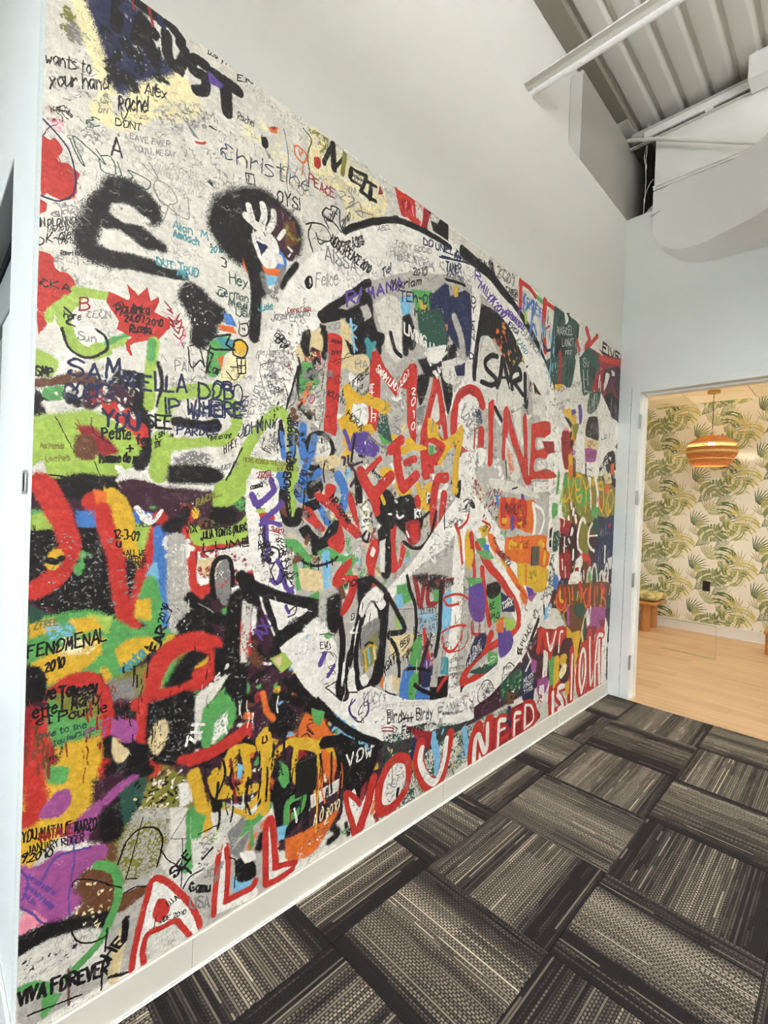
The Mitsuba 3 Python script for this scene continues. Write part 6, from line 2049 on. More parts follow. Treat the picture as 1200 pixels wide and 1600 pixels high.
S W 8.7 2 0 3076 1267 3076 1173
S W 3.4 2 0 3054 1200 3111 1211
S W 8.7 3 0 3136 1257 3159 1231
S W 13.5 3 0.03 3220 1176 3221 1119
S W 7.4 4 0.2 3052 1123 3068 1054
S W 5.8 3 0.1 3105 1069 3112 999
FS R 4 0.08 3367 1143 3395 1193 3443 1159 3518 1104 3523 1052 3488 1054 3473 1092 3383 1092
FS o 6 0.15 3300 1263 3467 1260 3479 1148 3376 1161 3329 1190
S W 12.2 2.5 0.03 3279 1263 3297 1196 3366 1153
FS W 5 0.06 3357 1135 3384 1088 3348 1008 3401 922 3335 923 3177 942 3183 985 3259 1050 3274 1103
F r 4 0.1 3259 1050 3322 1055 3324 1028 3261 1028
H E 16 1.3 189 22.4 3201 1001 3352 971 3207 948
L K 1.9 1 0 3178 928 3334 937
FS N 6 0.2 3396 1078 3485 1082 3498 960 3434 928 3392 1005
S W 6.7 2 0.1 3413 1022 3419 961
FS v 6 0.1 3467 1260 3633 1257 3608 1147 3540 1117 3487 1175
S W 11.4 2.5 0.03 3467 1260 3471 1223 3522 1179 3608 1152
FS n 8 0.05 3633 1257 3946 1251 3933 1006 3801 995 3682 1032 3589 1100
S W 14.3 2 0.05 3792 1184 3799 1065
D E 8 3 190 79 3648 1227 3908 1221 3661 1111
F w 4 0.2 3856 1087 3950 1097 3947 1005 3907 998
FS D 6 0.15 3547 1055 3655 1053 3705 943 3658 918 3537 928
F g 6 0.25 3494 997 3537 1032 3559 936 3514 921
S w 13 2.5 0.03 3479 924 3483 998 3514 1034 3553 993 3558 950 3573 1030 3606 1056 3641 1016 3670 922
S w 15.1 2.5 0.03 3722 903 3726 976 3763 988 3805 955 3812 895 3813 1004 3848 1042 3883 969 3840 882 3912 835 3863 794
FS N 8 0.15 2993 950 3864 900 3903 795 3861 699 3730 715 3463 758 3199 816 3104 772 3005 814
S R 17.2 4 0.06 3041 928 3017 889 3042 826 3101 802 3126 851 3109 922
S Y 12.1 4 0.15 3043 911 3048 860 3088 838
S O 7.9 3 0.05 2989 891 3004 822 3065 781 3121 800 3146 849
S O 7.6 3 0.06 3169 925 3194 870 3198 825
S O 10 3 0.06 3230 919 3249 837
S R 28.3 5 0.1 3356 926 3397 848
S O 9 3 0.08 3392 895 3382 781
S O 9.3 3 0.05 3472 887 3431 845 3462 767 3509 752
S R 21.1 4 0.06 3518 883 3521 751
S O 13.1 3 0.06 3549 927 3543 762
S O 8.5 3 0.06 3624 892 3640 746 3717 717 3740 734
S O 8.6 3 0.06 3673 887 3681 819
S R 32 5 0.1 3762 879 3819 834
S O 11.6 3 0.06 3765 859 3767 720
S O 9.4 3 0.06 3817 854 3770 809 3840 762 3861 694
F o 4 0.1 3290 837 3362 870 3365 838 3325 811
S W 6.5 2 0.1 3329 878 3321 847
S Y 2.3 2 0.2 3228 840 3270 826
FS N 6 0.05 3192 791 3441 751 3455 610 3415 570 3261 604 3204 666
FS D 6 0.15 3284 798 3438 779 3447 695 3336 701 3278 754
S M 17.6 5 0.2 3171 793 3193 676
FS M 8 0.15 3557 737 3861 699 3873 596 3742 605 3700 533 3554 547 3525 599 3569 621
F r 5 0.15 3525 599 3694 583 3681 478 3547 501
F r 5 0.1 3741 615 3884 610 3850 559 3771 571
S W 9.7 2.5 0.05 3511 733 3529 674 3522 623 3495 665 3543 649 3568 745
F D 6 0.15 3876 798 3944 791 3943 689 3874 697
F W 5 0.15 3869 627 3933 537 3917 437 3847 469
F v 5 0.2 3862 689 3958 677 3955 585 3869 627
FS Y 5 0.1 3185 651 3240 607 3392 574 3386 529 3225 556 3170 601
S T 13.3 4 0.2 3469 692 3424 587 3442 519
S D 23 5 0.3 3473 654 3475 532
S o 11.7 5 0.2 2991 765 3088 735 3144 666 3156 638
FS w 8 0.15 2934 794 3028 769 3133 681 3115 662 2944 680 2870 716 2883 763
F b 4 0.3 2843 826 2895 827 2883 763 2832 754
S W 6.6 2 0 2887 820 2880 796 2907 789 2914 813 2887 820
FS B 5 0.25 2933 997 2996 1008 3010 965 2966 936 2937 955
H K 24 2.1 191 24.7 2838 1078 2945 1071 2820 885
S R 21.1 3 0.03 2884 656 2925 525 2942 508 3006 636 3051 658
S W 9.6 2 0 2877 658 2919 561 2953 548 3005 651
S R 20 3 0.05 3080 524 3054 629 3099 657 3152 620
S W 9.2 2 0 3057 507 3070 626 3109 634
FS v 4 0.06 3123 574 3241 569 3280 517 3270 444 3262 356 3218 277 3118 286 3080 352 3175 375 3202 443 3082 495
FS Y 3 0.1 3070 454 3132 478 3184 461 3172 405 3105 426
FS C 3 0.25 3139 412 3190 394 3178 345 3115 315 3080 352
FS Y 5 0.15 3005 482 3069 469 3049 345 3024 280 2991 302
F g 6 0.3 2931 469 2993 442 2991 302 2945 313
FS Y 5 0.1 3238 599 3398 588 3374 470 3333 341 3297 349 3301 483
F Y 5 0.1 3185 270 3271 265 3296 183 3194 179
S R 35.1 3 0.04 3267 475 3281 337 3284 126
S W 14.1 2 0 3279 442 3282 322 3287 133
S R 40.4 3 0.03 3445 131 3415 246 3417 400 3458 454 3502 399 3517 254 3490 151
S W 16.3 2 0 3463 134 3415 246 3418 392 3459 446 3503 391 3518 246 3471 148
S R 40.6 3 0.03 3574 544 3594 349 3638 131 3686 249 3699 507
S W 14.2 2 0 3577 512 3594 349 3626 150 3682 283 3678 511
S R 39.6 3 0.03 3721 110 3700 303 3720 504 3827 494
S W 16.1 2 0 3709 125 3700 303 3731 494 3828 490
L W 8.9 2 0 3721 299 3793 317
F W 4 0.1 3820 462 3918 471 3951 89 3826 118
S K 13.6 3 0.3 3930 367 3947 124
B K 8 3.4 192 0.3 3808 473 3922 436 3846 130
H K 90 1 193 15.1 946 1754 1863 2035 972 1172
H K 60 1.1 194 15.6 1492 2067 2785 2228 1533 1353
H E 90 1.1 195 16.9 969 1848 2793 2150 999 1170
H K 50 0.8 196 12.9 791 1893 1072 2103 795 1185
H K 40 1 197 17.5 1270 637 2072 589 1424 460
H K 60 1.3 198 21.4 2872 2246 3857 2353 2843 1595
H w 40 0.9 199 15.3 985 1489 1787 1656 1062 1024
H E 60 0.7 200 12.7 207 2502 542 2488 217 2101
H E 70 0.9 201 16 539 2559 1174 2570 606 2282
H E 50 0.8 202 14.6 433 2081 741 2002 477 1745
D K 30 2.2 203 56 774 1725 1078 1964 795 1185
D E 30 2.4 204 67 1329 2232 2785 2228 1435 1676
D w 26 1.8 205 51.9 900 1001 1939 906 1017 752
D K 30 2.1 206 61 1250 1049 1930 1035 1268 689
T n 3.5 0.5 384 1714 549 1735 382 1754 548 1779|N ELLA
T n 3.5 0.5 587 1725 693 1747 586 1769 691 1793|DOB
T n 3.2 0.5 496 1668 724 1689 494 1708 722 1734|IP WHERE
T n 3.6 0.5 338 1606 426 1610 337 1646 425 1653|YOU
T K 3 0.5 447 1619 510 1628 446 1654 509 1664|SEE
B e 16 1.9 207 0.5 375 1757 449 1762 309 1645
B w 22 3.2 208 0.5 199 1666 416 1755 213 1608
B E 30 2.1 209 0.5 194 1705 449 1762 200 1616
T K 1.7 0.5 363 1903 444 1926 362 1925 443 1949|Paulinka
T K 1.7 0.5 384 1889 481 1906 383 1906 480 1924|24.07.2010
T K 1.7 0.5 398 1865 448 1877 398 1883 447 1895|Russia
B E 40 1.7 210 0.5 388 1279 442 1242 392 1159
B E 90 1.6 211 0.5 199 1333 367 1330 216 1142
B E 60 1.9 212 0.5 476 863 610 840 481 686
B e 26 1.3 213 0.55 199 1333 367 1330 216 1142
B E 50 2.1 214 0.5 708 1125 782 1131 706 789
B w 26 1.9 215 0.5 520 1298 569 1297 540 1044
D N 16 2.1 216 31.2 196 926 247 901 199 781
D r 20 1.9 217 27.5 216 765 368 936 325 725
D K 26 1.5 218 42.6 385 1023 656 1026 426 718
D w 16 1.2 219 36.9 497 1293 569 1290 527 1083
S R 51 4 0.02 2098 103 2098 204 2131 266
S R 37.7 4 0.02 2131 266 2166 191 2226 110
S R 48.6 4 0.02 2234 107 2237 273
S W 17.4 2 0.02 2104 118 2112 217 2144 232 2196 138 2225 154 2223 268
T E 2.6 0.5 1786 431 2028 404 1783 481 2024 451|FAMILY
S E 3.1 1 0 2044 416 2067 400 2083 419 2075 381 2044 416
T K 1.6 0.5 1795 444 1940 406 1794 458 1939 420|Federico
T E 1.6 0.5 1799 378 1826 420 1776 385 1802 427|LIRIA
T K 2.3 0.5 1440 510 1747 443 1438 560 1744 492|Birdy + Birdy
T K 2.7 0.5 1536 430 1707 406 1534 467 1705 443|Forever!
FS w 4 0.3 2300 2126 2415 2271 2486 2239 2501 2058 2361 2068
S K 16.9 2 0 2335 2110 2318 2189 2395 2230 2422 2188 2355 2150
S K 13.8 2 0 2344 2147 2454 2098
L K 19.7 2 0 2469 2211 2486 2067
B K 14 8.8 220 0.4 900 1920 1016 2040 896 1397
B N 10 7.7 221 0.4 895 1745 999 1808 918 1176
B E 30 7.8 222 0.5 896 1832 1076 2011 918 1176
"""


def paint_mural(pr_):
    paint_data(pr_, MURAL)


def leaf_monstera(P, cx, cy, L, ang, body, vein, pale):
    """A split leaf: lobes off a midrib, with dark ribs."""
    ca, sa = math.cos(ang), math.sin(ang)
    w = lambda x, y: (cx + x * ca - y * sa, cy + x * sa + y * ca)
    for s in (-1, 1):
        for q in range(7):
            t = -0.10 + q * 0.145
            wide = math.sin(PI * min(max(0.16 + 0.78 * (q + 0.6) / 7.2, 0), 1)) * 0.50
            a, m, e = (t * L, s * 0.03 * L), ((t + 0.05) * L, s * wide * 0.55 * L), ((t + 0.16) * L, s * wide * L)
            pts = [w(*u) for u in spline([a, m, e], 3)]
            k = len(pts)
            P.line(pts, 0, body if q % 3 else pale, 0.6, 0, taper=[L * (0.030 + 0.030 * math.sin(PI * i / (k - 1)) + 0.012 * (i == k - 1)) for i in range(k)])
            P.line(pts[:-1], L * 0.007, vein, 0.4)
    P.line([w(-0.35 * L, 0.03 * L), w(0, 0), w(0.95 * L, 0)], L * 0.011, vein, 0.4)


def leaf_palm(P, cx, cy, L, ang, col, n, spread, wd):
    for q in range(n):
        a = ang + spread * (q / (n - 1) - 0.5)
        l_ = L * (0.72 + 0.28 * math.cos((q / (n - 1) - 0.5) * 2.2)) * (1 if q % 2 else 0.9)
        pts = [(cx + l_ * t * math.cos(a) , cy + l_ * t * math.sin(a) - 0.10 * l_ * t * t) for t in (0.08, 0.4, 0.75, 1.0)]
        P.line(pts, 0, col, 0.5, 0, taper=[wd * 0.4, wd, wd * 0.8, 0.4])


def leaf_frond(P, cx, cy, L, ang, col, dark):
    ca, sa = math.cos(ang), math.sin(ang)
    w = lambda x, y: (cx + x * ca - y * sa, cy + x * sa + y * ca)
    for q in range(11):
        t = 0.08 + q * 0.085
        l_ = 0.34 * L * math.sin(PI * (0.12 + 0.8 * q / 11))
        for s in (-1, 1):
            P.line([w(t * L, 0), w((t + 0.10) * L, s * l_ * 0.55), w((t + 0.24) * L, s * l_)], 0, dark if (q + (s > 0)) % 2 else col, 0.5, 0, taper=[L * 0.012, L * 0.020, 0.6])
    P.line([w(-0.1 * L, 0), w(L, 0)], L * 0.010, dark, 0.4)


def leaf_banana(P, cx, cy, L, ang, body, pale, vein):
    ca, sa = math.cos(ang), math.sin(ang)
    w = lambda x, y: (cx + x * ca - y * sa, cy + x * sa + y * ca)
    P.line([w(x * L, 0) for x in (0, 0.2, 0.45, 0.7, 0.9, 1.0)], 0, body, 0.6, 0, taper=[L * r for r in (0.06, 0.17, 0.215, 0.19, 0.10, 0.03)])
    for q in range(7):
        t = 0.08 + q * 0.12
        hw = 0.2 * math.sin(PI * min(0.95, t + 0.12))
        for s in (-1, 1):
            P.line([w(t * L, 0), w((t + 0.10) * L, s * hw * L)], L * (0.022 if q % 2 else 0.008), pale if q % 2 else vein, 0.5)
    P.line([w(-0.1 * L, 0), w(0.98 * L, 0)], L * 0.012, pale, 0.4)


def paint_paper(P):
    dk, md, lt, ol, yl, pale, cream, gl = (lin(c) for c in ((92, 110, 74), (132, 146, 98), (176, 182, 126), (160, 156, 98), (212, 203, 134), (232, 221, 168), (247, 238, 210), (186, 182, 150)))
    leaf_palm(P, 300, 300, 210, 2.3, gl, 9, 2.1, 4.7)
    leaf_palm(P, 560, 120, 200, 0.9, gl, 9, 2.1, 4.7)
    leaf_palm(P, 90, 210, 240, 0.6, md, 11, 2.2, 6.0)
    leaf_palm(P, 420, 470, 240, 0.7, dk, 11, 1.9, 5.7)
    leaf_palm(P, 330, 120, 200, 1.9, dk, 11, 1.8, 5.7)
    leaf_palm(P, 620, 40, 210, 1.2, lt, 9, 1.9, 5.5)
    leaf_frond(P, 470, 190, 215, 0.75, md, dk)
    leaf_frond(P, 20, 420, 200, 0.8, dk, md)
    leaf_banana(P, 150, 260, 210, -1.25, yl, lt, ol)
    leaf_banana(P, 500, 530, 170, -1.4, lt, yl, ol)
    leaf_monstera(P, 190, 470, 212, -2.0, dk, md, cream)
    leaf_monstera(P, 380, 310, 235, -1.9, yl, lt, cream)
    leaf_monstera(P, 60, 90, 206, 0.55, md, dk, cream)
    leaf_monstera(P, 590, 330, 212, 0.5, md, cream, dk)
    leaf_palm(P, 470, 330, 180, 1.3, gl, 9, 2.0, 5.0)
    leaf_monstera(P, 525, 420, 180, -0.8, md, lt, cream)
    leaf_monstera(P, 310, 70, 190, 2.6, lt, md, cream)
    leaf_palm(P, 235, 330, 130, 1.6, yl, 11, 2.8, 5.2)



# ------------------------------------------------------------------ materials
def paint(c, amount=0.03):
    base = lin(c)

    def f(p, n, uv):
        k = 1 - amount * fbm(p.x * 1.7 + 3, p.y * 1.7, p.z * 1.7, 3)
        return mi.Color3f(base) * k
    return proc(f)


M = {}
M['wall_paint'] = pr(paint((213, 212, 206)), 0.7, 0.25)
M['wall_cool'] = pr(paint((228, 231, 227)), 0.7, 0.25)
M['white_frame'] = pr((236, 236, 232), 0.35, 0.45)
M['baseboard'] = pr((222, 218, 206), 0.45, 0.4)
M['joint_line'] = pr((120, 120, 116), 0.7, 0.2)
M['chase'] = pr(paint((158, 156, 148), 0.2), 0.7, 0.2)  # mottled grey; the shade on the chase side is put into this colour
M['deck'] = pr(paint((212, 210, 202), 0.06), 0.6, 0.3)
M['steel_paint'] = pr((200, 199, 190), 0.5, 0.4)
M['dark_steel'] = pr((128, 125, 112), 0.6, 0.3)
M['panel'] = pr(paint((236, 236, 230)), 0.75, 0.2)
M['cloud'] = pr(paint((245, 245, 242)), 0.75, 0.2)
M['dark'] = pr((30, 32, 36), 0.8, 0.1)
M['black_plastic'] = pr((26, 25, 24), 0.35, 0.5)
M['grey_plastic'] = pr((78, 72, 66), 0.4, 0.5)
M['steel'] = pr((165, 162, 156), 0.35, 0.5, 0.6)
M['brass'] = pr((200, 165, 90), 0.3, 0.5, 0.9)
M['grey_metal'] = pr((150, 154, 154), 0.5, 0.4)
M['cord'] = pr((225, 224, 216), 0.5, 0.4)
M['rattan'] = pr(proc(lambda p, n, uv: mix(lin((176, 112, 58)), lin((222, 160, 98)), noise(p.x * 160, p.y * 160, p.z * 260))), 0.6, 0.3)
M['rim'] = pr((235, 190, 130), 0.5, 0.3)
M['glass'] = {'type': 'thindielectric', 'int_ior': 1.5}
M['glass_edge'] = pr((150, 165, 130), 0.2, 0.5)
M['oak'] = pr(proc(lambda p, n, uv: mix(lin((176, 118, 66)), lin((206, 150, 92)), fbm(p.x * 9, p.y * 9, p.z * 60, 3))), 0.5, 0.3)


def carpet(p, n, uv):
    k = dr.floor(uv.x)
    u, v = (uv.x - k) * 0.5, uv.y * 0.5          # metres along and across the ribs
    row = dr.floor(v / 0.0088)
    fr = v / 0.0088 - row
    r1, r2, r3 = cell_rand(row, k, 3), cell_rand(row, k, 11), cell_rand(dr.floor(row / 5), k, 5)
    e = dr.minimum(v, 0.5 - v)
    flip = cell_rand(k, 2, 9)
    mid = smoothstep(0.02, 0.14, e + 0.10 * (noise(v * 11 + k * 7.3) - 0.5))
    band = 0.50 * mid + 0.55 * (noise(v * 13 + k * 3.7, k) - 0.5) + 0.02 + 0.16 * (r3 - 0.5)
    seam = dr.select(u + 0.03 * noise(v * 30 + k) < 0.13 + 0.25 * flip, 1.0, dr.select(cell_rand(row, k, 21) < 0.3, 0.6, 1.0))
    seg = cell_rand(row, dr.floor(u / 0.085 + r1 * 7), k + 30)
    light = dr.clip(band + 0.30 * (r1 - 0.5) + 0.16 * (seg - 0.5), 0.03, 1.0) * seam
    # woven knots: short dashes set off from row to row; some rows run as one unbroken cord
    per = 0.0125 + 0.004 * r3
    du = u / per + 0.5 * (row - 2 * dr.floor(row / 2)) + 0.15 * r2
    knot = smoothstep(0.05, 0.25, du - dr.floor(du)) * smoothstep(1.0, 0.75, du - dr.floor(du))
    cord = dr.select(r2 < 0.24, 0.9, 0.12 + 0.88 * knot)
    gap = smoothstep(0.0, 0.3, fr) * smoothstep(1.0, 0.75, fr)
    hi = dr.select((r2 < 0.07) & (seg > 0.35), 0.35, 0.0)
    tone = dr.clip((light + hi) * cord * (0.10 + 0.90 * gap), 0.0, 1.0)
    fuzz = 0.82 + 0.36 * cell_rand(dr.floor(u / 0.0013), dr.floor(v / 0.0013), k)
    return mix(lin((27, 25, 27)), lin((206, 192, 172)), tone * tone * 0.55 + tone * 0.3) * fuzz


M['carpet'] = two({'type': 'principled', 'base_color': proc(carpet), 'roughness': 0.9, 'specular': 0.15, 'sheen': 0.6, 'sheen_tint': 0.6})
M['carpet_seam'] = two({'type': 'diffuse', 'reflectance': rgb((40, 36, 36))})


def planks(p, n, uv):
    k = dr.floor(uv.x)
    g = fbm(p.x * 2.2 + k * 5.1, p.y * 38 + k * 3, k, 4)
    f = fbm(p.x * 6 + k * 2.1, p.y * 120 + k, k, 2)
    c = mix(lin((196, 156, 116)), lin((230, 198, 160)), dr.clip(0.15 + 0.7 * g + 0.25 * (f - 0.5) + 0.25 * (cell_rand(k, 3, 1) - 0.5), 0, 1))
    return c


M['wood_floor'] = pr(proc(planks), 0.42, 0.4)
M['ceiling_panel'] = pr(proc(lambda p, n, uv: mix(lin((236, 222, 192)), lin((250, 242, 222)), fbm(p.x * 3, p.y * 60, 0, 3))), 0.7, 0.2)
M['leafy_fabric'] = pr(proc(lambda p, n, uv: mix(lin((150, 140, 90)), lin((222, 205, 150)), smoothstep(0.35, 0.62, fbm(p.x * 26, p.y * 26, p.z * 26, 3)))), 0.9, 0.1)
for k, v in M.items():
    scene['mat_' + k] = v


def m_(k):
    return 'mat_' + k


# ------------------------------------------------------------------ the mural and the wallpaper
mural = Print(190, 100, 3962, 2742, 22.0)
paint_mural(mural)
mural.build()


def mural_fn(p, n, uv):
    x, y = p.y * 1000, p.z * 1000
    wx, wy = noise(x / 7.0, y / 7.0, 1.5) - 0.5, noise(x / 7.0, y / 7.0, 7.5) - 0.5
    grain = noise(x / 1.7, y / 1.7, 3.5)
    wear = 0.65 * noise(x / 5.0, y / 5.0, 11.5) + 0.35 * noise(x / 46.0, y / 30.0, 9.5)
    big = fbm(x / 210.0, y / 150.0, 2.5, 3)
    base = mix(lin((229, 226, 216)), lin((190, 186, 174)), smoothstep(0.45, 0.75, big))
    vx, vy = noise(x / 38.0, y / 38.0, 31.5) - 0.5, noise(x / 38.0, y / 38.0, 37.5) - 0.5
    wear = dr.minimum(wear, 1.0)
    c = mural.eval(x + wx * 3.0 + vx * 7.0, y + wy * 3.0 + vy * 7.0, base, grain, wear)
    # relief of the photographed plaster: crumbs, runs of paint, and the finest pen writing on the pale parts
    r = 0.55 * noise(x / 4.2, y / 4.2, 21.5) + 0.45 * noise(x / 2.0, y / 2.6, 23.5)
    r = 0.6 * r + 0.4 * noise(x / 13.0, y / 9.0, 25.5)
    mot = noise(x / 24.0, y / 60.0, 45.5)
    rc = smoothstep(0.28, 0.70, r)
    chip = smoothstep(0.50, 0.68, r)
    run = noise(x / 5.5 + 2.0 * wx, y / 120.0, 41.5)
    c = c * (0.58 + 0.30 * rc + 0.24 * big + 0.20 * mot + 0.12 * run) + mi.Color3f(lin((130, 126, 122))) * (chip * (0.03 + 0.17 * smoothstep(0.40, 0.75, mot)))
    pale = smoothstep(0.22, 0.5, dr.minimum(c.x, dr.minimum(c.y, c.z)))
    pen = dr.abs(noise(x / 5.5, y / 8.0, 51.5) - 0.5) + dr.abs(noise(x / 60.0, y / 13.0, 55.5) - 0.5) * 0.35
    line = smoothstep(0.075, 0.035, pen) * smoothstep(0.40, 0.62, noise(x / 90.0, y / 70.0, 57.5)) * smoothstep(0.3, 0.5, noise(x / 40.0, y / 14.0, 59.5))
    return c * (1 - 0.55 * pale * line)


scene['mat_mural'] = two({'type': 'principled', 'base_color': proc(mural_fn), 'roughness': 0.42, 'specular': 0.22})
put('graffiti_mural', box(0.0002, 0.0011, YR + 0.0005, YC - 0.0006, MB, MT), 'mat_mural', label='huge printed mural of a graffiti-covered wall with a white peace sign', cat='mural')

PAPER_W, PAPER_H = 640.0, 550.0
paper = Print(0, 0, PAPER_W, PAPER_H, 10.0)
paint_paper(paper)
for f_, b_ in list(zip(paper.F, paper.box)):
    for i_ in (-1, 0, 1):
        for j_ in (-2, -1, 0, 1, 2):
            sx, sy = i_ * PAPER_W, (j_ + (0.5 if i_ else 0.0)) * PAPER_H
            bb = (b_[0] + sx, b_[1] + sy, b_[2] + sx, b_[3] + sy)
            if (i_ or j_) and bb[2] > 0 and bb[3] > 0 and bb[0] < PAPER_W and bb[1] < PAPER_H:
                paper.F.append([f_[0] + sx, f_[1] + sy, f_[2] + sx, f_[3] + sy] + f_[4:])
                paper.box.append(bb)
paper.build()


def paper_fn(p, n, uv):
    x, y = p.x * 1000 - 95, p.z * 1000 - 60
    col = dr.floor(x / PAPER_W)
    y = y + dr.select(col - 2 * dr.floor(col / 2) > 0.5, PAPER_H / 2, 0.0)
    x = x - col * PAPER_W
    y = y - dr.floor(y / PAPER_H) * PAPER_H
    g = noise(x / 3.0, y / 3.0, 2.5)
    return paper.eval(x, y, mi.Color3f(lin((250, 246, 234))), g, g)


scene['mat_wallpaper'] = two({'type': 'diffuse', 'reflectance': proc(paper_fn)})


# ------------------------------------------------------------------ walls of the room
put('wall_left', join(box(-0.08, 0, YR, YC, 0, WT, 0.0)), m_('wall_paint'), label='tall off-white wall that carries the graffiti mural', cat='wall', kind='structure')
put('wall_left__upper_wall', box(-0.16, -0.085, YR + 0.1005, YB, WT - 0.4, 4.5), m_('wall_paint'))
put('wall_left__parapet_end', box(-0.0825, -0.0035, 3.064, 3.0695, WT - 0.05, 4.352, 0.001), m_('wall_paint'), label='end face of the chase painted lighter as its lit side')
put('wall_left__parapet_box', box(-0.082, -0.004, 3.0702, 4.75, WT - 0.05, 4.36, 0.003), m_('chase'), label='boxed duct chase standing back of the wall top')  # side coloured greyer than the end, as its shaded face
# return wall with a passage, at the near end
zr = 2.45
put('wall_near', join(box(-0.475, -0.0005, YR, YR + 0.10, 0, 4.5), box(-2.6, -0.475, YR, YR + 0.062, zr, 4.5), box(-2.6, -0.475, YR + 0.062, YR + 0.10, zr + 0.02, 4.5)), m_('white_frame'),
    label='narrow white return wall with a doorway at the near end of the mural', cat='wall', kind='structure')
put('wall_near__door_head', box(-2.4, -0.475, YR + 0.070, YR + 0.10, 2.20, zr + 0.019, 0.003), m_('grey_metal'), label='grey door head under the soffit')
put('wall_near__soffit', box(-2.4, -0.476, YR + 0.002, YR + 0.061, zr - 0.006, zr - 0.0005), m_('grey_metal'), label='grey soffit of the doorway')
put('wall_near__gasket', box(-2.4, -0.476, YR + 0.061, YR + 0.0695, zr - 0.05, zr + 0.019), m_('dark'), label='black gap above the door')
put('wall_near__door', box(-1.42, -0.50, YR + 0.075, YR + 0.115, 0.01, 2.195, 0.003), m_('white_frame'), label='white door leaf in the doorway')
put('wall_near__jamb', box(-0.498, -0.4755, YR + 0.012, YR + 0.10, 0.0, zr - 0.007, 0.002), m_('grey_metal'))
put('baseboard_near', box(-0.475, 0.004, YR - 0.009, YR - 0.0005, 0.001, 0.108, 0.003), m_('white_frame'), label='white baseboard along the near return wall', cat='baseboard', kind='structure')
st = thing('strike_plate', 'small metal strike plate set in the white return wall', 'strike plate')
put('strike_plate__plate', join(box(-0.128, -0.058, YR - 0.0025, YR - 0.0003, 1.425, 1.432, 0.001), box(-0.128, -0.058, YR - 0.0025, YR - 0.0003, 1.478, 1.485, 0.001),
                                box(-0.128, -0.118, YR - 0.0025, YR - 0.0003, 1.432, 1.478, 0.0005), box(-0.082, -0.058, YR - 0.0025, YR - 0.0003, 1.432, 1.478, 0.0005)), m_('steel'))
put('strike_plate__lip', box(-0.060, -0.052, YR - 0.006, YR - 0.0015, 1.432, 1.478, 0.001), m_('steel'))
put('strike_plate__pocket', box(-0.118, -0.082, YR - 0.0012, YR - 0.0003, 1.432, 1.478), m_('dark'), label='dark latch pocket')

# door wall
JF = 0.095
put('wall_back', join(box(-0.08, JF, YC, YC + 0.12, 0, WT), box(JF, XD1 + 0.061, YC, YC + 0.12, HD + 0.05, WT), box(XD1 + 0.061, 5.2, YC, YC + 0.12, 0, WT)), m_('wall_cool'),
    label='pale grey wall with the open doorway to the back room', cat='wall', kind='structure')
d = thing('door_1', 'pale door frame with four hinges and no leaf, open to the bright back room', 'door frame', kind='structure')


def jamb(x0, x1, z1, s):
    """Hollow metal jamb: face, return, rabbet and stop."""
    a, b = (x0, x1) if s > 0 else (x1, x0)
    parts = [box(min(x0, x1), max(x0, x1), YC - 0.004, YC + 0.124, 0.0, z1, 0.002)]
    e = x1 if s > 0 else x0
    parts.append(box(min(e, e + s * 0.016), max(e, e + s * 0.016), YC + 0.052, YC + 0.118, 0.0, z1 - 0.045, 0.002))
    return join(*parts)


put('door_1__jamb', jamb(JF, XD0, HD + 0.05, 1), m_('wall_cool'))
put('door_1__stop', box(XD0 + 0.0005, XD0 + 0.020, YC + 0.050, YC + 0.122, 0.0, HD - 0.018, 0.002), m_('white_frame'), label='white stop of the jamb')
put('door_1__reveal', box(XD0 - 0.001, XD0 + 0.0012, YC - 0.0035, YC + 0.0495, 0.0, HD - 0.0005), m_('white_frame'), label='white rabbet of the jamb')
put('door_1__jamb', box(XD1, XD1 + 0.061, YC - 0.004, YC + 0.124, 0.0, HD + 0.05, 0.002), m_('wall_cool'))
put('door_1__stop', box(XD1 - 0.018, XD1 - 0.0005, YC + 0.050, YC + 0.122, 0.0, HD - 0.018, 0.002), m_('white_frame'))
put('door_1__head', box(XD0 + 0.0005, XD1 - 0.0005, YC - 0.004, YC + 0.124, HD, HD + 0.05, 0.002), m_('wall_cool'))
put('door_1__head_stop', box(XD0 + 0.021, XD1 - 0.019, YC + 0.050, YC + 0.122, HD - 0.018, HD - 0.0005, 0.002), m_('white_frame'))
put('door_1__shadow_gap', box(JF - 0.0025, JF - 0.0002, YC - 0.0012, YC + 0.01, 0.0, HD + 0.045), m_('joint_line'), label='thin dark joint beside the jamb')
for zc in (2.16, 1.57, 0.93, 0.29):
    h = put('door_1__hinge', join(box(XD0 + 0.0014, XD0 + 0.0034, YC + 0.0005, YC + 0.036, zc - 0.055, zc + 0.055, 0.0008)), m_('steel'), label='steel hinge leaf')
    put(h + '__knuckle', tube([(XD0 + 0.006, YC - 0.0085, zc - 0.055), (XD0 + 0.006, YC - 0.0085, zc + 0.055)], 0.0062, 10), m_('steel'))

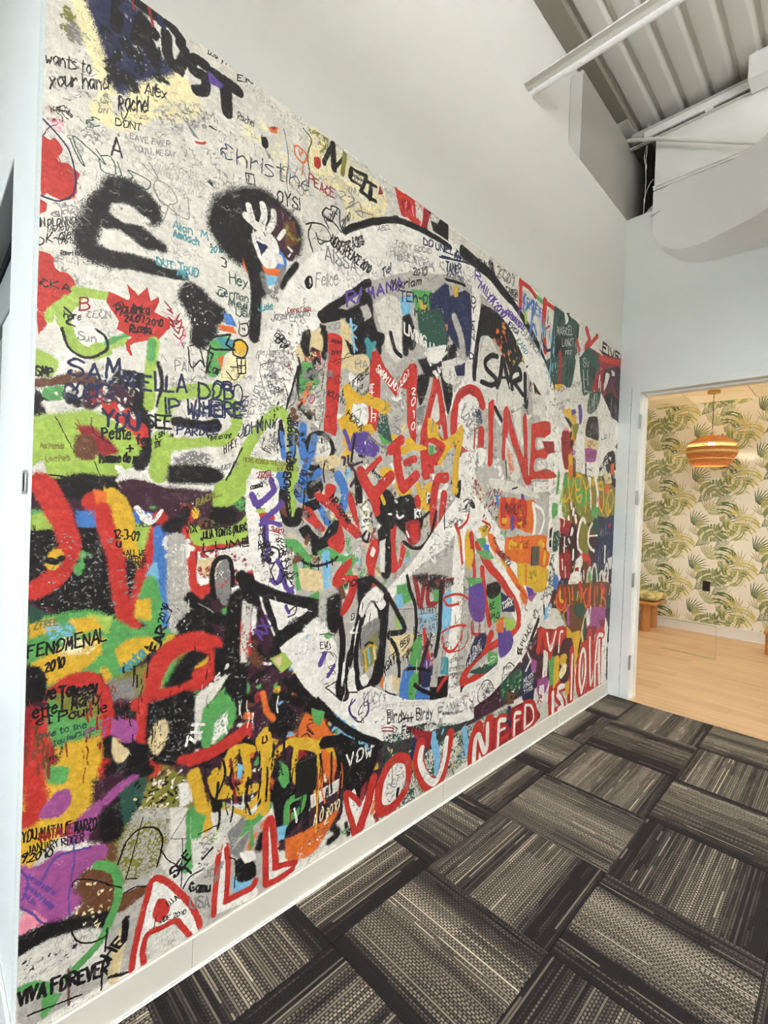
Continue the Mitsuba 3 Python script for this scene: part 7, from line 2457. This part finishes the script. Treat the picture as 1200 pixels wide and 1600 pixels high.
# walls and glazing that close the room behind and to the right of the camera
put('wall_right', join(box(5.2, 5.32, -4.12, YC + 0.12, 0, 4.56)), m_('wall_paint'), label='plain wall on the far right side of the room', cat='wall', kind='structure')
put('wall_front', join(box(-2.6, 5.2, -4.12, -4.0, 0, 1.3), box(-2.6, 5.2, -4.12, -4.0, 3.6, 4.56), box(-2.6, -1.9, -4.12, -4.0, 1.3, 3.6), box(1.3, 1.6, -4.12, -4.0, 1.3, 3.6), box(4.6, 5.2, -4.12, -4.0, 1.3, 3.6)),
    m_('wall_paint'), label='wall with two wide windows behind the viewer', cat='wall', kind='structure')
put('wall_far_left', box(-2.72, -2.6, -4.12, YR + 0.1, 0, 4.56), m_('wall_paint'), label='plain wall left of the passage', cat='wall', kind='structure')
put('wall_passage', join(box(-2.72, -2.6, YR + 0.1, 1.6, 0, WT), box(-2.6, -0.161, 1.5, 1.6, 0, WT)), m_('wall_paint'), label='plain wall behind the doorway', cat='wall', kind='structure')
for i, (a, b) in enumerate(((-1.9, 1.3), (1.6, 4.6))):
    w = f'window_{i + 1}'
    thing(w, 'wide window with thin mullions behind the viewer', 'window', kind='structure')
    put(w + '__frame', join(box(a, b, -4.09, -4.03, 1.3, 1.35), box(a, b, -4.09, -4.03, 3.55, 3.6), *[box(x - 0.02, x + 0.02, -4.085, -4.035, 1.35, 3.55) for x in np.linspace(a + 0.02, b - 0.02, 4)]), m_('grey_metal'))

# ------------------------------------------------------------------ baseboard under the mural
put('baseboard_left', join(box(0.0, 0.009, YR - 0.008, YC - 0.0005, 0.006, MB - 0.0015, 0.003)), m_('baseboard'), label='off-white baseboard along the foot of the mural', cat='baseboard', kind='structure')
put('baseboard_left__toe', join(box(0.0, 0.017, YR - 0.008, YC - 0.0005, 0.0005, 0.0055, 0.002), box(0.0092, 0.0135, YR - 0.008, YC - 0.0005, 0.0055, 0.012, 0.0015)), m_('white_frame'), label='toe of the baseboard with its gleam painted white')  # reflection along the cove put in as a whiter colour
for y in (0.62, 1.84, 3.06):
    put('baseboard_left__joint', box(0.0088, 0.0094, y, y + 0.0012, 0.014, MB - 0.004), m_('joint_line'))

# ------------------------------------------------------------------ floor: carpet tiles, a quarter turn from one to the next
put('floor', join(box(-2.72, 5.32, -4.12, YC, -0.10, -0.006)), m_('carpet_seam'), label='floor of dark grey and beige carpet tiles laid quarter-turned', cat='floor', kind='structure')
X1, Y0, S = 0.2171, 0.9904, 0.5
tid = 0
for i in range(-1, 10):
    for j in range(-4, 7):
        x0, x1, y0, y1 = X1 + (i) * S, X1 + (i + 1) * S, Y0 + (j) * S, Y0 + (j + 1) * S
        ax, ay = x0, y0
        x0, x1, y0, y1 = max(x0, 0.0), min(x1, 5.2), y0, min(y1, YC)
        if y1 - y0 < 0.02 or x1 - x0 < 0.02:
            continue
        g, c, h = 0.0008, 0.0035, -0.0002
        a = np.array([[x0 + g, y0 + g], [x1 - g, y0 + g], [x1 - g, y1 - g], [x0 + g, y1 - g]])
        b = np.array([[x0 + g + c, y0 + g + c], [x1 - g - c, y0 + g + c], [x1 - g - c, y1 - g - c], [x0 + g + c, y1 - g - c]])
        v = np.vstack([np.c_[a, np.full(4, -0.0055)], np.c_[a, np.full(4, h - 0.0022)], np.c_[b, np.full(4, h)]])
        f = [[8, 9, 10], [8, 10, 11]]
        for q in range(4):
            w = (q + 1) % 4
            f += [[q, w, w + 4], [q, w + 4, q + 4], [q + 4, w + 4, w + 8], [q + 4, w + 8, q + 8]]
        lx, ly = (v[:, 0] - ax) / S, (v[:, 1] - ay) / S
        uv = np.c_[lx, ly] if (i + j) % 2 == 0 else np.c_[ly, 1 - lx]
        uv = np.clip(uv, 0.0005, 0.9995)
        uv[:, 0] += tid
        put('floor__carpet_tile', (v, np.array(f)), m_('carpet'), uv=uv)
        tid += 1
put('floor__passage_carpet', box(-2.6, 0.0, -4.0, YR - 0.001, -0.0055, -0.0002), m_('carpet_seam'), label='plain dark carpet at the passage')

# ------------------------------------------------------------------ roof deck and steel
prof = []
for k in range(-17, 36):
    x = -0.10 + 0.16 * k
    prof += [(x, 4.507), (x + 0.03, 4.5055), (x + 0.066, 4.5055), (x + 0.096, 4.507), (x + 0.106, 4.511), (x + 0.126, 4.531), (x + 0.132, 4.533), (x + 0.142, 4.533), (x + 0.148, 4.530), (x + 0.156, 4.511)]
prof = np.array([q for q in prof if q[0] < 5.35])
n = len(prof)
ya, yb = -4.12, YB + 0.2
v = np.vstack([np.c_[prof[:, 0], np.full(n, ya), prof[:, 1]], np.c_[prof[:, 0], np.full(n, yb), prof[:, 1]], np.c_[prof[:, 0], np.full(n, ya), prof[:, 1] + 0.004], np.c_[prof[:, 0], np.full(n, yb), prof[:, 1] + 0.004]])
f = []
for k in range(n - 1):
    f += [[k, k + n, k + 1 + n], [k, k + 1 + n, k + 1], [k + 2 * n, k + 1 + 3 * n, k + 3 * n], [k + 2 * n, k + 1 + 2 * n, k + 1 + 3 * n]]
put('ceiling', (v, np.array(f)), m_('deck'), smooth=True, label='grey ribbed metal roof deck overhead', cat='ceiling', kind='structure')
put('ceiling__roof_slab', box(-2.72, 5.32, -4.12, YB + 0.2, 4.552, 4.65), m_('dark_steel'))
put('ceiling__ledger', box(-0.084, 0.035, YR + 0.101, 3.955, 4.455, 4.504, 0.003), m_('dark_steel'), label='dark steel ledger along the wall under the deck')
put('ceiling__ledger__clip', join(box(-0.06, 0.03, 3.80, 3.95, 4.448, 4.4545, 0.002), box(-0.06, -0.05, 3.80, 3.95, 4.42, 4.448, 0.002)), m_('steel_paint'))

j = thing('roof_strut', 'painted steel strut that leaves the wall below the deck', 'beam')
put('roof_strut__channel', join(box(-0.0845, 5.19, 2.500, 2.504, 3.872, 3.918), box(-0.0845, 5.19, 2.468, 2.504, 3.916, 3.921, 0.001)), m_('steel_paint'))
put('roof_strut__flange_edge', box(-0.0845, 5.19, 2.464, 2.4675, 3.914, 3.922), m_('white_frame'), label='bright edge of the flange')
put('roof_strut__end_clip', join(box(-0.0845, -0.03, 2.4635, 2.51, 3.866, 3.8715, 0.001)), m_('steel_paint'))
put('roof_pipe', tube([(-0.0845, 2.487, 3.846), (5.19, 2.487, 3.846)], 0.0165, 14), m_('cloud'), smooth=50, label='white painted pipe running just under the roof strut', cat='pipe')
put('roof_pipe__escutcheon', tube([(-0.0845, 2.487, 3.846), (-0.080, 2.487, 3.846)], 0.026, 14), m_('dark_steel'), label='grey ring where the pipe enters the wall')

b = thing('track_beam', 'pale steel beam with a slot along it, above the curved bulkhead', 'beam')
put('track_beam__web', box(-0.003, 5.19, 3.985, 4.06, 4.395, 4.452, 0.002), m_('steel_paint'))
put('track_beam__face', box(0.10, 5.19, 3.955, 3.9845, 4.352, 4.405, 0.002), m_('cloud'), label='lighter face strip')
put('track_beam__slot', box(0.02, 5.19, 3.975, 3.984, 4.330, 4.3515), m_('dark'), label='dark slot')
put('track_beam__lip', box(-0.003, 5.19, 3.952, 3.984, 4.318, 4.3295, 0.002), m_('steel_paint'))
for x in (0.50, 1.05):
    put('track_beam__clip', box(x, x + 0.05, 3.956, 3.974, 4.3296, 4.3515, 0.001), m_('cloud'))

# upper panel over the door wall and the bulkhead that swings out of it
put('trim_1', join(box(0.183, 5.19, 3.975, 3.99, 3.86, 4.3175), box(0.183, 5.19, 3.935, 3.9745, 3.93, 3.938), box(0.183, 5.19, 3.953, 3.958, 3.917, 3.9295)), m_('panel'), label='white upper panel between the slotted beam and the bulkhead', cat='panel', kind='structure')
bot = np.array([(.184, 3.955, 3.615), (.200, 3.954, 3.570), (.229, 3.950, 3.514), (.262, 3.942, 3.466), (.301, 3.930, 3.431), (.352, 3.915, 3.396), (.436, 3.880, 3.362), (.537, 3.835, 3.338), (.642, 3.770, 3.322), (.761, 3.680, 3.300),
                (.941, 3.500, 3.258), (1.2, 3.19, 3.245), (1.7, 2.66, 3.24)])
top = np.array([(.184, 3.956, 3.906), (.200, 3.956, 3.905), (.226, 3.952, 3.904), (.258, 3.946, 3.902), (.293, 3.936, 3.900), (.340, 3.920, 3.893), (.422, 3.890, 3.872), (.522, 3.840, 3.838), (.626, 3.770, 3.795), (.746, 3.680, 3.742),
                (.925, 3.500, 3.700), (1.19, 3.19, 3.69), (1.69, 2.66, 3.68)])
out = np.array([(.184, 3.9575, 3.606), (.198, 3.9575, 3.560), (.223, 3.9575, 3.504), (.252, 3.9575, 3.452), (.287, 3.9575, 3.409), (.345, 3.9575, 3.352), (.420, 3.9575, 3.300), (.500, 3.9575, 3.266), (.612, 3.9575, 3.247), (.722, 3.9575, 3.242),
                (.893, 3.9575, 3.238), (1.2, 3.9575, 3.236), (1.7, 3.9575, 3.236)])
tt = np.c_[np.linspace(0, 1, len(bot))]
sb, stp, so = spline(bot, 6), spline(top, 6), spline(out, 6)
n = len(sb)


def strip(*rows):
    v = np.vstack(rows)
    f = []
    for r in range(len(rows) - 1):
        o = r * n
        for k in range(n - 1):
            f += [[o + k, o + k + 1, o + n + k + 1], [o + k, o + n + k + 1, o + n + k]]
    return trimesh.Trimesh(v, np.array(f), process=False)


back = stp.copy()
back[:, 1] = 3.9578
bk = thing('curved_bulkhead', 'white curved bulkhead that swings out from above the doorway', 'bulkhead')
put('curved_bulkhead__face', strip(stp, sb), m_('cloud'), smooth=True)
put('curved_bulkhead__soffit', strip(sb, so), m_('cloud'), smooth=True, label='shaded underside')
put('curved_bulkhead__top', strip(back + [0, 0, 0.0], stp), m_('cloud'), smooth=True)
put('curved_bulkhead__reveal', join(tube([(0.178, 3.947, 3.72), (0.20, 3.943, 3.724), (0.25, 3.936, 3.735)], [0.004, 0.004, 0.0005], 8)), m_('grey_metal'), label='small grey slit at its left end')

# plenum over the back room, cables, junction box
put('wall_plenum', join(box(-0.9, 5.2, YB + 0.0, YB + 0.1, ZB + 0.06, 4.5), box(0.2, 5.2, 4.10, 4.13, WT, 4.39)), m_('dark'), label='plenum wall coloured dark for the unlit gap beside the upper panel', cat='wall', kind='structure')  # unlit plenum: its darkness is put into the wall colour
c = thing('hanging_cable', 'thin grey cables hanging in the dark gap beside the upper panel', 'cable')
put('hanging_cable__wire', join(tube(spline([(0.105, 4.02, 4.50), (0.107, 4.02, 4.32), (0.100, 4.02, 4.2), (0.108, 4.02, 4.05), (0.104, 4.02, 3.93), (0.100, 4.02, 3.80)], 6), 0.0028, 6)), m_('cord'), smooth=60)
put('hanging_cable__wire', join(tube(spline([(0.118, 4.02, 4.50), (0.112, 4.02, 4.38), (0.090, 4.02, 4.27), (0.093, 4.02, 4.21), (0.108, 4.02, 4.19)], 6), 0.0024, 6)), m_('cord'), smooth=60)
put('hanging_cable__wire', join(tube(spline([(0.105, 4.02, 3.93), (0.125, 4.01, 3.985), (0.155, 3.995, 4.02), (0.178, 3.99, 4.03)], 6), 0.0026, 6)), m_('cord'), smooth=60)
for z, x in ((4.165, 0.104), (3.905, 0.103)):
    put('hanging_cable__connector', lathe([(0, -0.022), (0.006, -0.02), (0.007, 0.018), (0, 0.02)], 10, (x, 4.02, z)), m_('cord'), smooth=40)
put('hanging_cable__bracket', join(box(0.07, 0.176, 3.962, 3.998, WT + 0.001, WT + 0.006, 0.001), trimesh.convex.convex_hull(np.array([(0.11, 3.99, WT + 0.006), (0.176, 3.99, WT + 0.006), (0.176, 3.99, WT + 0.07), (0.11, 3.994, WT + 0.006), (0.176, 3.994, WT + 0.006), (0.176, 3.994, WT + 0.07)]))), m_('steel_paint'), label='pale metal bracket')
put('plenum_duct', tube([(0.012, 4.0, WT + 0.012), (0.075, 4.0, WT + 0.014)], 0.012, 14), m_('cloud'), smooth=50, label='short white pipe end lying in the corner on top of the door wall', cat='pipe')
put('conduit', tube([(0.0, 3.90, 4.357), (0.203, 3.90, 4.268), (0.807, 3.90, 3.928), (0.87, 3.90, 3.893)], 0.0135, 12), m_('cord'), smooth=50, label='thin white conduit slanting in front of the upper panel', cat='conduit')
jb = thing('junction_box', 'white box standing on the slotted beam with a cable above it', 'junction box')
put('junction_box__body', box(0.766, 1.15, 3.86, 4.05, 4.4525, 4.50, 0.004) if False else box(0.766, 1.15, 3.80, 3.9515, 4.30, 4.458, 0.004), m_('white_frame'))
put('junction_box__cable', tube(spline([(0.815, 3.86, 4.458), (0.795, 3.86, 4.475), (0.792, 3.86, 4.49), (0.80, 3.86, 4.51)], 6), 0.005, 8), m_('cord'), smooth=60)

# ------------------------------------------------------------------ the mural's fittings
sw = thing('light_switch', 'dark grey slide dimmer switch on the mural near the doorway', 'light switch')
sy, sz = 2.634, 1.163
put('light_switch__plate', box(0.0012, 0.0085, sy - 0.0, sy + 0.088, sz - 0.058, sz + 0.06, 0.003), m_('grey_plastic'))
put('light_switch__backbox', box(0.0006, 0.006, sy - 0.004, sy + 0.0, sz - 0.058, sz + 0.06, 0.001), m_('black_plastic'))
put('light_switch__rocker', box(0.0085, 0.0115, sy + 0.020, sy + 0.046, sz - 0.034, sz + 0.034, 0.0015), m_('grey_plastic'))
put('light_switch__slot', box(0.0084, 0.0092, sy + 0.050, sy + 0.058, sz - 0.034, sz + 0.032), m_('black_plastic'), label='black slider slot')
ol = thing('wall_outlet', 'black outlet with plate low on the left of the mural', 'outlet')
oy, oz = 0.978, 0.378
put('wall_outlet__plate', box(0.0012, 0.009, oy, oy + 0.09, oz, oz + 0.13, 0.003), m_('black_plastic'))
put('wall_outlet__receptacle', box(0.009, 0.0105, oy + 0.027, oy + 0.063, oz + 0.022, oz + 0.108, 0.001), m_('black_plastic'))

# ------------------------------------------------------------------ the back room
put('floor_back', box(-0.9, 3.2, YC + 0.0, YB + 0.1, -0.10, -0.0035), m_('joint_line'), label='light oak plank floor of the back room', cat='floor', kind='structure')
pw, pl, pid = 0.152, 1.22, 0
y = YC + 0.0
r = 0
while y < YB - 0.01:
    x = -0.9 - rng.random() * pl
    while x < 3.2:
        a, b2 = max(x, -0.9), min(x + pl, 3.2)
        if b2 - a > 0.03:
            m = box(a + 0.0004, b2 - 0.0004, y + 0.0004, min(y + pw, YB) - 0.0004, -0.0034, -0.0002, 0.0012)
            put('floor_back__plank', m, m_('wood_floor'), uv=np.full((len(m.vertices), 2), pid + 0.5))
            pid += 1
        x += pl
    y += pw
put('wall_back_room', box(-0.9, 3.2, YB, YB + 0.1, 0, ZB + 0.0595), 'mat_wallpaper', label='wall papered with green and cream palm leaves', cat='wall', kind='structure')
put('wall_back_room_side', join(box(-1.0, -0.9, YC + 0.02, YB + 0.1, 0, 4.56), box(3.2, 3.3, YC + 0.12, YB + 0.1, 0, 4.56)), m_('wall_paint'), label='plain side walls of the back room', cat='wall', kind='structure')
put('wall_back_room_front', join(box(-0.9, -0.08, YC + 0.02, YC + 0.12, 0, 4.5)), m_('wall_paint'), label='plain front wall inside the back room', cat='wall', kind='structure')
put('baseboard_back', box(-0.9, 3.2, YB - 0.012, YB - 0.0005, 0.001, 0.135, 0.003), m_('white_frame'), label='white baseboard under the palm leaf wallpaper', cat='baseboard', kind='structure')
put('baseboard_back__toe', box(-0.9, 3.2, YB - 0.022, YB - 0.0125, 0.001, 0.014, 0.002), m_('white_frame'))
put('ceiling_back', box(-0.9, 3.2, YC + 0.12, YB, ZB + 0.012, ZB + 0.06), m_('joint_line'), label='pale wood-look panel ceiling of the back room', cat='ceiling', kind='structure')
for x in np.arange(-0.76 - 0.62, 3.2, 0.62):
    for y in np.arange(YC + 0.12, YB - 0.1, 1.22):
        a, b2 = max(x + 0.003, -0.9), min(x + 0.617, 3.2)
        if b2 - a > 0.05:
            put('ceiling_back__panel', box(a, b2, y + 0.002, min(y + 1.218, YB), ZB, ZB + 0.011, 0.003), m_('ceiling_panel'))
put('ceiling_back__slot_vent', box(-0.50, -0.40, 6.80, 6.815, ZB - 0.0015, ZB + 0.0005), m_('dark_steel'), label='small dark slot in the panel')
k = thing('wall_plate', 'small black blank plate on the palm leaf wallpaper', 'outlet')
put('wall_plate__plate', box(0.026, 0.106, YB - 0.008, YB - 0.0005, 0.53, 0.655, 0.002), m_('black_plastic'))
put('wall_plate__insert', box(0.049, 0.083, YB - 0.0095, YB - 0.008, 0.56, 0.625, 0.001), m_('black_plastic'))

# pendant
LX, LY = 0.168, 6.40
pd = thing('pendant_lamp', 'tiered woven rattan pendant lamp with a brass canopy in the back room', 'pendant lamp')
put('pendant_lamp__canopy', lathe([(0, -0.03), (0.055, -0.03), (0.062, -0.024), (0.062, -0.001), (0, -0.001)], 32, (LX, LY, ZB)), m_('brass'), smooth=40)
put('pendant_lamp__cord', tube([(LX, LY, ZB - 0.03), (LX, LY, 2.36)], 0.003, 8), m_('black_plastic'), smooth=60)
put('pendant_lamp__socket', lathe([(0, 0.0), (0.02, 0.0), (0.022, 0.06), (0.008, 0.085), (0, 0.085)], 20, (LX, LY, 2.318)), m_('brass'), smooth=40)
scene['pendant_lamp__bulb'] = mikit.ply(trimesh.creation.icosphere(3, 0.034).apply_translation((LX, LY, 2.282)), two({'type': 'diffuse', 'reflectance': rgb((250, 240, 220))}), smooth=True,
                                        emitter={'type': 'area', 'radiance': {'type': 'rgb', 'value': list(BULB)}})
labels['pendant_lamp__bulb'] = {'label': 'lit warm globe bulb'}


def coil(r0, z0, r1, z1, n, rad, bulge=0.0):
    ms = []
    for q in range(n):
        t = q / (n - 1)
        r = r0 + (r1 - r0) * t + bulge * math.sin(PI * t)
        z = z0 + (z1 - z0) * t
        a = np.arange(40) * 2 * PI / 40
        w = 0.0022 * np.sin(a * 20 + PI * q)
        ms.append(tube(np.c_[LX + (r + w) * np.cos(a), LY + (r + w) * np.sin(a), np.full(40, z)], rad, 5, closed=True))
    for a in np.arange(20) * 2 * PI / 20:
        ms.append(tube([(LX + (r0 + (r1 - r0) * t + bulge * math.sin(PI * t)) * math.cos(a), LY + (r0 + (r1 - r0) * t + bulge * math.sin(PI * t)) * math.sin(a), z0 + (z1 - z0) * t) for t in np.linspace(0, 1, 4)], 0.003, 4))
    return join(*ms)


def rim(r, z, rad=0.006):
    a = np.arange(56) * 2 * PI / 56
    return tube(np.c_[LX + r * np.cos(a), LY + r * np.sin(a), np.full(56, z)], rad, 6, closed=True)


for (r0, z0, r1, z1, n_, bul) in ((0.12, 2.352, 0.232, 2.274, 9, 0.012), (0.238, 2.228, 0.246, 2.186, 7, -0.010), (0.244, 2.174, 0.200, 2.112, 8, 0.006), (0.214, 2.100, 0.150, 2.030, 8, 0.008)):
    t = put('pendant_lamp__tier', coil(r0, z0, r1, z1, n_, 0.0052, bul), m_('rattan'), smooth=60)
    put(t + '__rim', join(rim(max(r0, r1), z0 if r0 > r1 else z1, 0.0075)), m_('rim'), smooth=60)
put('pendant_lamp__spider', join(*[tube([(LX, LY, 2.352), (LX + 0.12 * math.cos(a), LY + 0.12 * math.sin(a), 2.352)], 0.003, 6) for a in (0.3, 2.4, 4.5)]), m_('brass'))

# bench at the left, its leafy cushion
bn = thing('bench', 'low oak bench with a palm-leaf cushion at the left of the back room', 'bench')
bx0, bx1, by0, by1 = -0.88, -0.345, 6.42, 6.90
put('bench__top', box(bx0, bx1, by0, by1, 0.335, 0.372, 0.008), m_('oak'))
for (px, py) in ((-0.465, 6.52), (-0.465, 6.80), (-0.80, 6.52), (-0.80, 6.80)):
    put('bench__leg', tube([(px, py, 0.0), (px, py, 0.335)], 0.052, 24), m_('oak'), smooth=50)
cu = box(bx0, bx1 + 0.004, by0 - 0.004, by1, 0.3725, 0.455, 0.028)
for _ in range(3):
    cu = cu.subdivide()
cu = trimesh.Trimesh(cu.vertices, cu.faces)
trimesh.smoothing.filter_laplacian(cu, lamb=0.4, iterations=4)
put('bench__cushion', cu, m_('leafy_fabric'), smooth=True, label='leaf-patterned seat cushion')

# low stool at the right edge of the doorway view, glass panel
so_ = thing('stool', 'small oak stool at the right edge of the doorway view', 'stool')
put('stool__leg', tube([(0.742, 6.5, 0.0), (0.742, 6.5, 0.24)], 0.032, 20), m_('oak'), smooth=50)
put('stool__leg', tube([(1.05, 6.5, 0.0), (1.05, 6.5, 0.24)], 0.032, 20), m_('oak'), smooth=50)
put('stool__seat', lathe([(0, 0.24), (0.20, 0.24), (0.215, 0.25), (0.215, 0.275), (0.2, 0.285), (0, 0.285)], 40, (0.896, 6.5, 0.0)) if False else box(0.705, 1.09, 6.36, 6.64, 0.24, 0.275, 0.01), m_('oak'))
gp = thing('glass_panel', 'low clear glass panel standing on the oak floor of the back room', 'glass panel')
g = trimesh.Trimesh([(-0.112, 5.84, 0.004), (0.395, 5.81, 0.004), (0.390, 5.81, 0.335), (-0.112, 5.84, 0.33)], [[0, 1, 2], [0, 2, 3]], process=False)
put('glass_panel__pane', g, m_('glass'))
put('glass_panel__top_edge', tube([(-0.112, 5.84, 0.331), (0.390, 5.81, 0.336)], 0.0035, 6), m_('glass_edge'), label='greenish top edge')
put('glass_panel__side_edge', tube([(0.3955, 5.81, 0.002), (0.3905, 5.81, 0.336)], 0.002, 6), m_('glass_edge'))
put('glass_panel__bottom_rail', box(-0.112, 0.395, 5.80, 5.85, 0.0, 0.003, 0.001) if False else tube([(-0.112, 5.84, 0.002), (0.395, 5.81, 0.002)], 0.002, 6), m_('glass_edge'))

# ------------------------------------------------------------------ lamps added out of view to light both rooms
for i, x in enumerate((3.1, 4.4)):  # unseen linear lamps, added to light the mural wall and the room
    for jn, y in enumerate((-0.7,)):
        nm = f'added_linear_lamp_{i:03d}' if i else 'added_linear_lamp'
        thing(nm, ('long white linear lamp added out of view nearer the mural', 'long white linear lamp added out of view along the far right wall')[i], 'added ceiling lamp', 'added linear lamps over the room')
        put(nm + '__housing', join(box(x - 0.09, x + 0.09, y, y + 2.2, 2.98, 3.04, 0.004)), m_('white_frame'))
        for yy in (y + 0.2, y + 2.0):
            put(nm + '__hanger', tube([(x, yy, 3.04), (x, yy, 4.505)], 0.003, 6), m_('steel'))
        q = trimesh.Trimesh([(x - 0.08, y + 0.01, 2.978), (x - 0.08, y + 2.19, 2.978), (x + 0.08, y + 2.19, 2.978), (x + 0.08, y + 0.01, 2.978)], [[0, 1, 2], [0, 2, 3]], process=False)
        q2 = trimesh.Trimesh([(x - 0.08, y + 0.01, 3.042), (x + 0.08, y + 0.01, 3.042), (x + 0.08, y + 2.19, 3.042), (x - 0.08, y + 2.19, 3.042)], [[0, 1, 2], [0, 2, 3]], process=False)
        scene[nm + '__uplight'] = mikit.ply(q2, two({'type': 'diffuse', 'reflectance': rgb((240, 240, 236))}), emitter={'type': 'area', 'radiance': {'type': 'rgb', 'value': list(ADDED_UP_LAMP)}})  # upward emitter added to brighten the deck and bulkhead
        scene[nm + '__diffuser'] = mikit.ply(q, two({'type': 'diffuse', 'reflectance': rgb((240, 240, 236))}), emitter={'type': 'area', 'radiance': {'type': 'rgb', 'value': list(ADDED_ROOM_LAMP)}})
for i, (x, y) in enumerate(((0.5, 4.9), (1.7, 4.9), (1.7, 6.3), (2.7, 5.6))):  # unseen recessed lamps, added to brighten the back room
    nm = f'added_downlight_{i:03d}' if i else 'added_downlight'
    thing(nm, 'round recessed lamp added in the back room ceiling, ' + ('just inside the doorway', 'inside the doorway on the right', 'by the papered wall on the right', 'in the far right corner')[i], 'added ceiling lamp', 'added downlights of the back room')
    put(nm + '__ring', lathe([(0.085, -0.006), (0.10, -0.004), (0.10, -0.0005), (0.085, -0.0005), (0.085, -0.006)], 32, (x, y, ZB)), m_('white_frame'))
    dk = trimesh.creation.revolve(np.array([(0.0, 0.0), (0.084, 0.0)]), sections=32)
    dk.apply_translation((x, y, ZB - 0.003))
    if dk.face_normals[0][2] > 0:
        dk.invert()
    scene[nm + '__lens'] = mikit.ply(dk, two({'type': 'diffuse', 'reflectance': rgb((250, 245, 235))}), emitter={'type': 'area', 'radiance': {'type': 'rgb', 'value': list(ADDED_BACK_LAMP)}})
